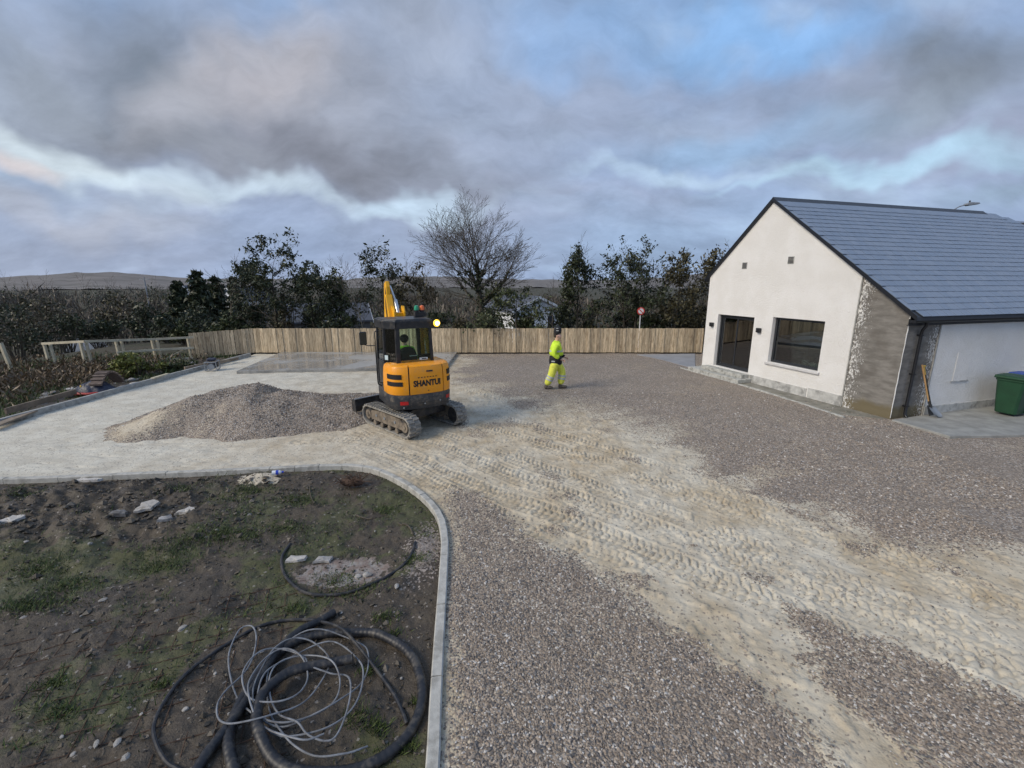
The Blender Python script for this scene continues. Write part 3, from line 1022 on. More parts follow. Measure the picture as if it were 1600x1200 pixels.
def block_mat(name, axis, e0, e1, sgn):
    """bare blockwork; dashes of white render thrown past the stop bead at e0, thinning towards e1"""
    m, nt, b = new_mat(name)
    t = NT(nt)
    v = t.coord()
    sp_ = t.n('ShaderNodeSeparateXYZ')
    t.l(v, sp_.inputs[0])
    st = t.mapping(v, (1.5, 1.5, 5))
    n_ = t.noise(st, 1.6, 6, .65)
    c = t.mix(t.ramp(n_, .3, .7), (.140, .132, .118), (.235, .222, .202))
    c = t.mix(t.math('MULTIPLY', t.ramp(t.noise(v, 1.1, 5, .6), .45, .65), .7), c, (.125, .113, .098))
    low_ = t.math('ADD', sp_.outputs[2], t.math('MULTIPLY', t.noise(v, 3, 4, .6), .35))
    c = t.mix(t.ramp(low_, .62, .42), c, (.15, .125, .075))
    d = t.ramp(sp_.outputs[axis], min(e0, e1), max(e0, e1), 1.0 if e0 < e1 else 0.0, 0.0 if e0 < e1 else 1.0)
    sx = t.noise(t.mapping(v, (1, 1, .6)), 26, 6, .75)
    lump = t.noise(v, 1.6, 3, .5)
    f = t.math('ADD', t.math('MULTIPLY', d, .34), t.math('ADD', sx, t.math('MULTIPLY', t.math('SUBTRACT', lump, .5), .28)))
    f = t.ramp(f, .79, .90)
    c = t.mix(f, c, (.74, .73, .70))
    t.l(c, b.inputs['Base Color'])
    b.inputs['Roughness'].default_value = .92
    w = t.n('ShaderNodeTexWave', wave_type='BANDS', bands_direction='Z')
    w.inputs['Scale'].default_value = 1.45
    w.inputs['Distortion'].default_value = .6
    t.l(v, w.inputs['Vector'])
    nb = t.bump(w.outputs['Fac'], .3, .014)
    nb = t.bump(f, .8, .012, nb)
    t.l(t.bump(t.noise(v, 40, 5, .7), .7, .01, nb), b.inputs['Normal'])
    return m
MAT['block_gable'] = block_mat('bare gable blockwork', 0, 5.86, 6.75, 1)
MAT['block_side'] = block_mat('bare side blockwork', 1, 1.2, .35, -1)
MAT['plinth'] = M_('painted plinth', (.46, .46, .44), .85, .2, 6, .4, 50, .006, col2=(.20, .20, .19), amt=.75, c2scale=3.2)
MAT['frame'] = M_('anthracite frame', (.022, .025, .03), .4, .15, 20)
MAT['gutter'] = M_('black gutter', (.012, .013, .016), .35, .2, 20)
MAT['trim'] = M_('dark verge trim', (.035, .04, .05), .5, .2, 8)
MAT['plaster'] = M_('interior plaster', (.40, .40, .38), .9, .06, 2)
MAT['floorboard'] = M_('interior floor', (.12, .09, .07), .6, .2, 3)
S_AP, Z_AP, Z_L, Z_R = 2.63, 6.08, 3.72, 2.74
def zr(s):
    return Z_L + (Z_AP - Z_L) * s / S_AP if s <= S_AP else Z_AP + (Z_R - Z_AP) * (s - S_AP) / (HL - S_AP)
DOOR = (.645, 2.40, .32, 2.32)
WIN = (3.17, 5.00, .88, 2.39)
brk = [0, DOOR[0], DOOR[1], S_AP, WIN[0], WIN[1], 5.86]
mb = MB()
for a, b_ in zip(brk[:-1], brk[1:]):
    op = None
    for q in (DOOR, WIN):
        if a >= q[0] - 1e-4 and b_ <= q[1] + 1e-4: op = q
    if op:
        mb.prism([(a, 0), (b_, 0), (b_, op[2]), (a, op[2])], 'y', 0, .30)
        mb.prism([(a, op[3]), (b_, op[3]), (b_, zr(b_)), (a, zr(a))], 'y', 0, .30)
    else:
        mb.prism([(a, 0), (b_, 0), (b_, zr(b_)), (a, zr(a))], 'y', 0, .30)
mb.build('gable_wall', MAT['roughcast'], house)
mb = MB()
mb.prism([(5.861, 0), (HL - .012, 0), (HL - .012, zr(HL - .012)), (5.861, zr(5.861))], 'y', .022, .30)
mb.build('bare_gable_corner', MAT['block_gable'], house)
mb = MB()
mb.box(HL - .29, HL - .022, .302, 1.199, 0, Z_R - .02)
mb.build('bare_side_corner', MAT['block_side'], house)
mb = MB()
mb.box(HL - .29, HL, 1.20, 17.5, 0, Z_R - .02)
mb.build('side_wall', MAT['roughcast'], house)
mb = MB()   # far long wall and back wall
mb.box(.0, .28, .302, 17.5, 0, Z_L - .05)
mb.box(.28, HL - .30, 17.2, 17.5, 0, Z_R)
mb.build('rear_wall', MAT['roughcast'], house)
# stop beads where the render ends, and the white corner edge
mb = MB()
mb.bar((5.865, -.004, .06), (5.865, -.004, zr(5.86) - .05), .03, .02, (0, 1, 0))
mb.build('stop_bead', MAT['concrete'], house)
mb = MB()
mb.bar((HL + .003, 1.195, .06), (HL + .003, 1.195, Z_R - .05), .035, .02, (1, 0, 0))
mb.build('stop_bead', MAT['concrete'], house)
mb = MB()
mb.tube([(HL - .006 + .003 * math.sin(k * 1.7), .016 + .002 * math.cos(k * 2.3), .06 + k * .12) for k in range(23)], [.006 + .006 * abs(math.sin(k * 2.9)) for k in range(23)], 6)
mb.build('corner_bead', MAT['roughcast'], house)
for a, b_, zt in ((.0, .60, .22), (2.44, 4.745, .30), (4.80, 5.85, .34)):
    mb = MB()
    mb.box(a, b_, -.028, .0 - .001, 0, zt)
    mb.build('plinth', MAT['plinth'], house, bevel=.008)
mb = MB()
mb.box(HL + .001, HL + .025, 1.21, 17.4, 0.0, .28)
mb.build('plinth', MAT['plinth'], house, bevel=.008)
# door: sliding, two leaves
def frame_mb(s0, s1, z0, z1, y0, y1, w):
    mb = MB()
    mb.box(s0, s0 + w, y0, y1, z0, z1)
    mb.box(s1 - w, s1, y0, y1, z0, z1)
    mb.box(s0 + w, s1 - w, y0, y1, z1 - w, z1)
    mb.box(s0 + w, s1 - w, y0, y1, z0, z0 + w)
    return mb
door = frame_mb(DOOR[0] + .003, DOOR[1] - .003, DOOR[2] + .003, DOOR[3] - .003, .13, .21, .07).build('sliding_door', MAT['frame'], house, bevel=.006)
md = (DOOR[0] + DOOR[1]) / 2
for k, (a, b_) in enumerate(((DOOR[0] + .075, md + .035), (md - .035, DOOR[1] - .075))):
    y0 = .14 + .032 * (1 - k)
    lf = frame_mb(a, b_, DOOR[2] + .075, DOOR[3] - .075, y0, y0 + .028, .06).build('door_leaf', MAT['frame'], door)
    lf.name = 'leaf_frame'
    mb = MB()
    mb.box(a + .061, b_ - .061, y0 + .010, y0 + .018, DOOR[2] + .136, DOOR[3] - .136)
    mb.build('pane', MAT['glass_house'], door)
mb = MB()
mb.bar((md + .005, .128, 1.15), (md + .005, .128, 1.45), .025, .02, (0, 1, 0))
mb.build('handle', MAT['steel_dark'], door)
win = frame_mb(WIN[0] + .003, WIN[1] - .003, WIN[2] + .003, WIN[3] - .003, .13, .21, .075).build('window', MAT['frame'], house, bevel=.006)
mb = MB()
mb.box(WIN[0] + .077, WIN[1] - .077, .165, .177, WIN[2] + .077, WIN[3] - .077)
mb.build('pane', MAT['glass_house'], win)
MAT['sill'] = M_('cast sill', (.56, .55, .54), .8, .1, 6, .3, 60, .004)
mb = MB()
mb.prism([(-.065, WIN[2] - .075), (.128, WIN[2] - .075), (.128, WIN[2] + .0), (-.065, WIN[2] - .02)], 'x', WIN[0] - .075, WIN[1] + .075)
mb.build('sill', MAT['sill'], win, bevel=.006)
# room behind the glass
mb = MB()
mb.box(.29, 6.85, 5.2, 5.3, .3, 2.7)
mb.box(.285, .33, .31, 5.19, .3, 2.7)
mb.box(6.80, 6.86, .31, 5.19, .3, 2.65)
mb.box(.335, 6.795, .31, 5.19, 2.58, 2.66)
mb.build('room_lining', MAT['plaster'], house)
mb = MB()
mb.box(.335, 6.795, .303, 5.19, .2, .31)
mb.build('room_floor', MAT['floorboard'], house)
# vents, lamps, meter box
for s_, z_ in ((1.69, 4.10), (3.56, 4.20)):
    vm = MB()
    vm.box(s_ - .115, s_ + .115, -.012, -.001, z_ - .115, z_ + .115)
    vent = vm.build('air_vent', MAT['plinth'], house, bevel=.004)
    for k in range(5):
        mb = MB()
        zz = z_ - .08 + k * .04
        mb.box(s_ - .095, s_ + .095, -.026, -.0125, zz - .012, zz + .010)
        mb.build('louvre', MAT['steel_dark'], vent)
for s_ in (.40, 2.70):
    mb = MB()
    mb.box(s_ - .075, s_ + .075, -.115, -.022, 1.83, 1.98)
    wl = mb.build('wall_light', MAT['black_plastic'], house, bevel=.006)
    mb = MB()
    mb.box(s_ - .045, s_ + .045, -.022, -.001, 1.86, 1.95)
    mb.build('back_plate', MAT['black_plastic'], wl)
    mb = MB()
    mb.box(s_ - .05, s_ + .05, -.095, -.04, 1.822, 1.829)
    mb.build('lens', MAT['glass_cab'], wl)
mb = MB()
mb.box(HL + .001, HL + .012, 2.08, 2.66, .92, 1.70)
mb.build('meter_box', MAT['roughcast'], house, bevel=.004)
mb = MB()
mb.box(HL + .013, HL + .028, 2.0, 2.70, .90, .925)
mb.build('ledge', MAT['plinth'], house)
# roof
KR = (Z_AP - Z_R) / (HL - S_AP)
KL = (Z_AP - Z_L) / S_AP
CR = 1 / math.sqrt(1 + KR * KR)
OV = .20
ZT = .09
YV = -.07
def rz(s): return Z_AP + ZT - KR * (s - S_AP) if s >= S_AP else Z_AP + ZT - KL * (S_AP - s)
RUN1, Y1, YFAR = .62, 11.35, 18.2     # the ridge stops, the hip runs down to a lower ridge
HIP = (Y1 - 10.2) / RUN1
se = HL + OV
mb = MB()
lo = lambda s, d=.085: rz(s) - d
vsr = [(S_AP, YV, rz(S_AP)), (S_AP, 10.2, rz(S_AP)), (S_AP + RUN1, Y1, rz(S_AP + RUN1)), (S_AP + RUN1, YFAR, rz(S_AP + RUN1)), (se, YFAR, rz(se)), (se, YV, rz(se))]
vsb = [(x, y, z - .085) for x, y, z in vsr]
mb.add(vsr + vsb, [(0, 1, 2, 3, 4, 5), (11, 10, 9, 8, 7, 6)] + [(i, i + 6, (i + 1) % 6 + 6, (i + 1) % 6) for i in range(6)])
sl = -OV
vsr = [(S_AP - .001, YV, rz(S_AP)), (S_AP - .001, 10.2, rz(S_AP)), (S_AP - RUN1, Y1, rz(S_AP - RUN1)), (S_AP - RUN1, YFAR, rz(S_AP - RUN1)), (sl, YFAR, rz(sl)), (sl, YV, rz(sl))]
vsb = [(x, y, z - .085) for x, y, z in vsr]
mb.add(vsr + vsb, [(5, 4, 3, 2, 1, 0), (6, 7, 8, 9, 10, 11)] + [(i, (i + 1) % 6, (i + 1) % 6 + 6, i + 6) for i in range(6)])
# hip face and the top of the lower ridge
mb.add([(S_AP, 10.2, rz(S_AP) - .002), (S_AP + RUN1, Y1, rz(S_AP + RUN1) - .002), (S_AP - RUN1, Y1, rz(S_AP - RUN1) - .002)], [(0, 1, 2)])
mb.box(S_AP - RUN1, S_AP + RUN1, Y1, YFAR, rz(S_AP + RUN1) - .30, rz(S_AP + RUN1) - .03)
roof = mb.build('roof', MAT['trim'], house)
def slate_mat(name, island):
    m, nt, b = new_mat(name)
    t = NT(nt)
    v = t.coord()
    r_ = t.n('ShaderNodeNewGeometry').outputs['Random Per Island'] if island else None
    if r_ is None:
        w_ = t.n('ShaderNodeTexWhiteNoise', noise_dimensions='3D')
        t.l(t.n('ShaderNodeObjectInfo').outputs['Location'], w_.inputs['Vector'])
        r_ = w_.outputs['Value']
    c = t.mix(r_, (.155, .196, .264), (.196, .240, .312))
    c = t.mix(t.math('MULTIPLY', t.ramp(t.noise(v, 5, 5, .6), .45, .7), .4), c, (.145, .180, .24))
    t.l(c, b.inputs['Base Color'])
    t.l(t.math('ADD', t.math('MULTIPLY', r_, .15), .36), b.inputs['Roughness'])
    t.l(t.bump(t.noise(t.mapping(v, (3, 1, 1)), 14, 5, .6), .08, .004), b.inputs['Normal'])
    return m
MAT['slate'] = slate_mat('slate', False)
MAT['slate_many'] = slate_mat('slates', True)
SW, GAUGE, SLN = .30, .243, .49
ang = math.atan(KR)
smb = MB()
smb.box(-SW / 2 + .010, SW / 2 - .010, -SLN, 0, .0, .0125)     # hangs down its own -y from the head
smesh = smb.mesh('slate')
smesh.materials.append(MAT['slate'])
slope_len = (se - S_AP) / CR
rows = int(slope_len / GAUGE)
cand = []
camh = hloc((0, 0, CAMH))
for r_ in range(rows + 1):
    tail = slope_len - r_ * GAUGE + .015          # distance of the lower edge below the ridge, along the slope
    head = tail - SLN
    run = tail * CR
    runm = max((tail - GAUGE) * CR, 0)
    yend = YFAR if runm >= RUN1 else 10.2 + HIP * max(runm, 0)
    y = YV + (0 if r_ % 2 else SW / 2)
    while y < yend + SW * .3:
        jt = random.uniform(-.004, .004)
        cand.append((tail + jt, y + SW / 2, head))
        y += SW
def slate_frame(tail, y, head):
    # slope basis: u = along the ridge (+y of the house), d = down slope
    h = max(head, 0.02)
    s_ = S_AP + h * CR
    lift = .010
    tilt = math.atan2(.025, SLN) + random.uniform(-.004, .004)
    n = Vector((math.sin(ang), 0, math.cos(ang)))
    d = Vector((math.cos(ang), 0, -math.sin(ang)))
    d2 = (d + n * math.tan(tilt)).normalized()
    n2 = d2.cross(Vector((0, 1, 0))) * -1
    if n2.z < 0: n2 = -n2
    p = Vector((s_, y, rz(s_))) + n * (lift * .4)
    x_ = Vector((0, 1, 0))
    Mx = Matrix.Identity(4)
    yv = -d2
    zv = n2
    xv = yv.cross(zv)
    for i in range(3):
        Mx[i][0], Mx[i][1], Mx[i][2], Mx[i][3] = xv[i], yv[i], zv[i], p[i]
    return Mx
cand = [(slate_frame(*c_), c_) for c_ in cand if c_[0] > .28]
cand.sort(key=lambda q: (q[0].translation - camh).length)
# those nearest the camera and inside its view show largest
def in_view(Mx):
    w = HA + Matrix.Rotation(HROT, 3, 'Z') @ Mx.translation
    d = w.y * math.cos(PITCH) - (w.z - CAMH) * math.sin(PITCH)
    return 800 + FPX * w.x / d < 1605
cand.sort(key=lambda q: (not in_view(q[0]), (q[0].translation - camh).length))
for Mx, _ in cand[:300]:
    o = obj('slate', smesh, None, roof)
    o.matrix_local = Mx
rest = MB()
for Mx, _ in cand[300:]:
    rest.M = Mx
    rest.box(-SW / 2 + .010, SW / 2 - .010, -SLN, 0, .0, .0125)
me = np_mesh('slates', np.array([tuple(p) for p in rest.v]), np.array(rest.f), MAT['slate_many'])
tag(obj('slates', me, None, roof), kind='stuff')
# ridge, verge, gutter, downpipe
mb = MB()
for k in range(23):
    y0 = YV - .01 + k * .449
    mb.prism([(S_AP - .17, rz(S_AP - .17) + .03), (S_AP, rz(S_AP) + .055), (S_AP + .17, rz(S_AP + .17) + .03), (S_AP + .17, rz(S_AP + .17) + .012), (S_AP, rz(S_AP) + .03), (S_AP - .17, rz(S_AP - .17) + .012)], 'y', y0, min(y0 + .445, 10.25))
mb.prism([(S_AP - .12 , rz(S_AP + RUN1) - .03), (S_AP + RUN1 + .1, rz(S_AP + RUN1) - .03), (S_AP + RUN1 + .1, rz(S_AP + RUN1) + .05), (S_AP - .12, rz(S_AP + RUN1) + .05)], 'y', Y1 + .05, YFAR)
mb.build('ridge_tiles', MAT['trim'], roof)
for a, b_ in (((S_AP, rz(S_AP)), (se, rz(se))), ((S_AP, rz(S_AP)), (sl, rz(sl)))):
    mb = MB()
    mb.prism([(a[0], a[1] + .035), (b_[0], b_[1] + .035), (b_[0], b_[1] - .075), (a[0], a[1] - .075)], 'y', YV - .022, YV - .001)
    mb.build('verge_trim', MAT['gutter'], roof)
mb = MB()
mb.box(HL + .03, HL + .05, YV, YFAR, rz(se) - .22, rz(se) - .05)
mb.box(HL + .002, HL + .03, YV, YFAR, rz(se) - .22, rz(se) - .20)
mb.build('fascia', MAT['gutter'], roof)
mb = MB()
gc = (HL + .125, rz(se) - .075)
prof_ = [(gc[0] + .065 * math.cos(a), gc[1] + .075 * math.sin(a)) for a in np.linspace(math.pi, 2 * math.pi, 11)]
prof_ += [(gc[0] + .058 * math.cos(a), gc[1] + .066 * math.sin(a)) for a in np.linspace(2 * math.pi, math.pi, 11)]
n_ = len(prof_)
vs_ = [(x, y, z) for y in (YV, YFAR) for x, z in prof_]
mb.add(vs_, [(i, (i + 1) % n_, n_ + (i + 1) % n_, n_ + i) for i in range(n_)])
mb.box(gc[0] - .065, gc[0] + .065, YV - .006, YV, gc[1] - .07, gc[1] + .005)
mb.build('gutter', MAT['gutter'], house, True)
mb = MB()
dy = .44
mb.tube([(gc[0], dy, gc[1] - .06), (gc[0], dy, gc[1] - .14), (HL + .06, dy, gc[1] - .27), (HL + .05, dy, gc[1] - .36), (HL + .05, dy, .16), (HL + .075, dy, .10), (HL + .12, dy, .08)], .036, 12)
for z_ in (2.2, 1.2, .35):
    mb.box(HL - .02, HL + .095, dy - .045, dy + .045, z_, z_ + .035)
mb.build('downpipe', MAT['gutter'], house, True)
# door steps
for k, (a, b_, d, z0, z1) in enumerate(((-.06, 2.62, .62, 0.03, .165), (.42, 2.48, .36, .166, .298))):
    mb = MB()
    mb.box(a, b_, -d, -.030, z0, z1, .012)
    st = mb.build('door_step', MAT['step'], None)
    st.location = HA
    st.rotation_euler = (0, 0, HROT)
    tag(st, ('long lower concrete slab step at the sliding door', 'short upper concrete slab step against the sliding door')[k], 'step', 'steps at the sliding door')
# things seen inside
MAT['white_cloth'] = M_('white cloth', (.62, .63, .62), .9, .08, 5)
def house_thing(o):
    o.location = HA
    o.rotation_euler = (0, 0, HROT)
    return o
for s0, s1, z0, z1, lab in ((3.27, 3.52, .92, 2.33, 'white curtain hanging inside the picture window'), (.80, .98, .42, 2.26, 'white curtain hanging at the left of the sliding door'), (1.66, 1.86, .42, 2.26, 'white curtain in the middle of the sliding door')):
    mb = MB()
    n = 26
    pv, fv = [], []
    for i in range(n):
        s_ = s0 + (s1 - s0) * i / (n - 1)
        y_ = .27 + .018 * math.sin(i * 1.5)
        pv += [(s_, y_, z0), (s_, y_, z1), (s_, y_ + .006, z0), (s_, y_ + .006, z1)]
    for i in range(n - 1):
        a = i * 4
        fv += [(a, a + 4, a + 5, a + 1), (a + 2, a + 3, a + 7, a + 6)]
    mb.add(pv, fv)
    tag(house_thing(mb.build('curtain', MAT['white_cloth'], None, True)), lab, 'curtain', 'curtains in the house')
mb = MB()
mb.box(4.18, 4.36, .31, .41, .945, 1.10, .008)
tag(house_thing(mb.build('white_box', MAT['white_cloth'], None)), 'small white box on the inner window sill', 'box')
mb = MB()
for k in range(7):
    mb.sphere((4.46 + .06 * k, .36 + .02 * math.sin(k * 2.1), .985 + .02 * math.cos(k * 1.3)), (.075, .085, .055 + .02 * (k % 3)), 10, 7)
tag(house_thing(mb.build('folded_bag', MAT['white_cloth'], None, True)), 'crumpled white bag beside the white box on the window sill', 'bag')
mb = MB()
mb.box(3.05, 5.1, .302, .42, .90, .944)
mb.build('inner_sill', MAT['sill'], house)
tb = empty('dining_table', HA + Matrix.Rotation(HROT, 3, 'Z') @ Vector((2.1, 1.9, .311)), HROT)
tag(tb, 'dark table standing inside behind the sliding door', 'table')
mb = MB(); mb.box(-.6, .6, -.42, .42, .71, .75); mb.build('table_top', MAT['wood_brown'], tb, bevel=.006)
for sx in (-1, 1):
    for sy in (-1, 1):
        mb = MB(); mb.box(sx * .54 - .03, sx * .54 + .03, sy * .36 - .03, sy * .36 + .03, 0, .709); mb.build('leg', MAT['wood_brown'], tb)

# ================================================================== FENCES
MAT['dark_gap'] = M_('fence gap shade', (.03, .026, .022), .9, .2, 5)  # near-black colour standing in for the shade below the boards
bf = empty('board_fence', (-3, 22.1, 0))
tag(bf, 'new close boarded timber fence across the back of the yard', 'fence')
BH = []
for k in range(6):
    mb = MB()
    w = .150 + .004 * (k % 3)
    top = 1.215 + random.uniform(-.008, .008)
    mb.prism([(-w / 2, 0), (w / 2, 0), (w / 2 + random.uniform(-.003, .003), top), (-w / 2 + random.uniform(-.003, .003), top + random.uniform(-.004, .004))], 'y', -.011, .011)
    me = mb.mesh('board')
    me.materials.append(MAT['wood_fence'])
    BH.append(me)
fl = [(-15.50, 21.12), (-12.95, 22.10), (9.60, 22.10)]
pos = []
for (a, b_) in zip(fl[:-1], fl[1:]):
    L = math.hypot(b_[0] - a[0], b_[1] - a[1])
    n = int(L / .162)
    for k in range(n):
        f = (k + .5) / n
        pos.append((a[0] + (b_[0] - a[0]) * f, a[1] + (b_[1] - a[1]) * f, math.atan2(b_[1] - a[1], b_[0] - a[0])))
for x, y, a in pos:
    drop = -.13 * max(0, min(1, (-12.9 - x) / 2.5))
    me = random.choice(BH)
    o = obj('board', me, None, bf)
    front = random.choice((0, 0, 0, 1))
    o.location = (x + 3 + random.uniform(-.004, .004), y - 22.1 + (.0 if front else .024), .075 + drop + random.uniform(-.006, .006))
    o.rotation_euler = (0, random.uniform(-.004, .004), a + random.uniform(-.02, .02))
for zz in (.25, .72, 1.10):
    mb = MB()
    mb.bar((fl[0][0] + 3, fl[0][1] - 22.1 + .075, zz - .13), (fl[1][0] + 3, .075, zz), .045, .09)
    mb.build('rail', MAT['wood_pale'], bf)
    mb = MB()
    mb.bar((fl[1][0] + 3 + .03, .075, zz), (fl[2][0] + 3, .075, zz), .045, .09)
    mb.build('rail', MAT['wood_pale'], bf)
for k in range(10):
    mb = MB()
    x = -12.6 + k * 2.44 + 3
    mb.box(x - .05, x + .05, .10, .20, -.6, 1.2)
    mb.build('post', MAT['wood_pale'], bf)
mb = MB()
mb.bar((fl[0][0] + 3, fl[0][1] - 22.1 + .05, -.12), (fl[1][0] + 3, .05, 0), .02, .24)
mb.bar((fl[1][0] + 3 + .02, .05, .0), (fl[2][0] + 3, .05, .0), .02, .24)
mb.build('gap_shade_strip', MAT['dark_gap'], bf)  # dark strip added as the shaded gap at the foot of the fence

# post and rail fence on the left
rf = empty('rail_fence', (-18, 20, 0))
tag(rf, 'pale post and rail timber fence along the overgrown left edge', 'fence')
o0 = Vector((-18, 20, 0))
base = [Vector((*G(80, 571), 0)), Vector((*G(137, 573), 0)), Vector((*G(191, 568), 0)), Vector((*G(246, 563), 0)), Vector((*G(301, 559), 0))]
tops = [atY(78, 537, base[0].y).z, atY(132, 534, base[1].y).z, atY(187, 532, base[2].y).z, atY(243, 530, base[3].y).z, atY(299, 528, base[4].y).z]
for k, (p, zt) in enumerate(zip(base, tops)):
    zt -= .03
    mb = MB()
    q = p - o0
    mb.bar((q.x - .05, q.y, -.4), (q.x - .09, q.y, zt), .075, .10)
    mb.build('post', MAT['wood_pale'], rf)
    if k < 4:
        mb = MB()
        mb.bar((q.x + .13, q.y + .10, -.4), (q.x + .06, q.y + .10, zt - .01), .075, .09)
        mb.build('post', MAT['wood_pale'], rf)
def rail(pa, pb):
    mb = MB()
    mb.bar(pa - o0, pb - o0, .05, .095)
    mb.build('rail', MAT['wood_pale'], rf)
def railpx(pts):
    for (u0, v0, i0), (u1, v1, i1) in zip(pts[:-1], pts[1:]):
        def yy(i): 
            a = int(min(i, 3.999)); f = i - a
            return base[a].y * (1 - f) + base[a + 1].y * f - .07
        rail(atY(u0, v0, yy(i0)), atY(u1, v1, yy(i1)))
railpx([(65, 537, 0), (132, 533.5, 1), (243, 530, 3), (302, 527, 4)])
railpx([(183, 551, 1.9), (243, 546.5, 3), (303, 543.5, 4)])
railpx([(88, 572, .1), (186, 568, 1.9)])
railpx([(225, 565, 2.7), (302, 559.5, 4)])
mb = MB()
mb.bar(atY(256, 562, base[3].y) - o0, atY(286, 547, base[4].y - .1) - o0, .03, .05)
mb.build('brace', MAT['wood_pale'], rf)
lp = Vector((*G(20, 578), 0))
mb = MB()
mb.bar((0, 0, -.4), (-.22, 0, 1.12), .11, .11)
o = mb.build('gate_post', MAT['wood_pale'], None, bevel=.01)
o.location = lp
tag(o, 'single leaning pale timber post left of the rail fence', 'post')

# street lamp beyond the house
lm = empty('street_lamp', (27.6, 30, -1.0))
tag(lm, 'grey street lamp head on a curved arm above the slate roof', 'street lamp')
MAT['galv'] = M_('galvanised steel', (.30, .32, .34), .5, .15, 4, metal=.5)
mb = MB()
mb.tube([(0, 0, 0), (0, 0, 4), (0, 0, 8.0)], [.09, .07, .055], 10)
mb.build('pole', MAT['galv'], lm, True)
mb = MB()
mb.tube([(0, 0, 7.9), (.12, 0, 8.45), (.45, 0, 8.95), (.95, 0, 9.25), (1.35, 0, 9.36)], .035, 8)
mb.build('arm', MAT['galv'], lm, True)
mb = MB()
mb.prism([(1.3, 9.32), (1.45, 9.28), (2.0, 9.36), (2.15, 9.42), (2.05, 9.48), (1.55, 9.50), (1.3, 9.42)], 'y', -.14, .14)
mb.build('lamp_head', MAT['galv'], lm, bevel=.03)
mb = MB()
mb.disc((1.55, 0, 9.55), (0, 0, 1), .045, .11, 10)
mb.build('photocell', MAT['steel_dark'], lm)

# ================================================================== EXCAVATOR
EXC = Vector((-2.48, 10.77, .0))
EROT = R(30)
ex = empty('excavator', EXC, EROT)
tag(ex, 'yellow and black mini excavator on rubber tracks facing away', 'excavator')
def paint(name, c, dirt):
    m, nt, b = new_mat(name)
    t = NT(nt)
    v = t.coord()
    n = t.noise(v, 7, 4, .72)
    col = t.mix(t.math('MULTIPLY', t.ramp(n, .46, .74), dirt), c, (.36, .29, .20))
    t.l(col, b.inputs['Base Color'])
    t.l(t.ramp(n, .4, .7, .32, .6), b.inputs['Roughness'])
    return m
MAT['yellow'] = paint('machine yellow', (.90, .345, .010), .26)
MAT['yellow_boom'] = paint('boom yellow', (.90, .45, .012), .15)
MAT['dark_paint'] = paint('charcoal paint', (.030, .034, .042), .40)
MAT['cab_black'] = paint('cab black', (.016, .018, .022), .12)
MAT['rubber'] = M_('dusty rubber', (.27, .255, .225), .9, .25, 8, .4, 40, .006, col2=(.11, .105, .095), amt=.7, c2scale=6)
MAT['track_frame'] = M_('muddy track frame', (.20, .165, .125), .85, .3, 9, .4, 40, .008, col2=(.075, .062, .05), amt=.7, c2scale=6)
MAT['red_lens'] = M_('red lens', (.45, .02, .02), .25, .1, 10)
MAT['black_print'] = M_('black print', (.012, .012, .014), .5, .1, 10)
MAT['chrome'] = M_('cylinder rod', (.55, .57, .60), .25, .1, 5, metal=.7)
MAT['sticker'] = M_('pale sticker', (.55, .68, .72), .5, .08, 20)
MAT['seat'] = M_('black seat', (.02, .02, .022), .8, .2, 20)
UM = Matrix.Rotation(R(17), 4, 'Z')       # undercarriage stands turned from the upper works
def track_point(s, Rr, half):
    """stadium loop: s in 0..perimeter"""
    Pm = 4 * half + 2 * math.pi * Rr
    s %= Pm
    if s < 2 * half: return (-half + s, 0.0, 0.0, -1.0)
    s -= 2 * half
    if s < math.pi * Rr:
        a = s / Rr
        return (half + Rr * math.sin(a), Rr - Rr * math.cos(a), math.sin(a), -math.cos(a))
    s -= math.pi * Rr
    if s < 2 * half: return (half - s, 2 * Rr, 0.0, 1.0)
    s -= 2 * half
    a = s / Rr
    return (-half - Rr * math.sin(a), Rr + Rr * math.cos(a), -math.sin(a), math.cos(a))
TRW, TRR, THALF = .31, .245, .80
PER = 4 * THALF + 2 * math.pi * TRR
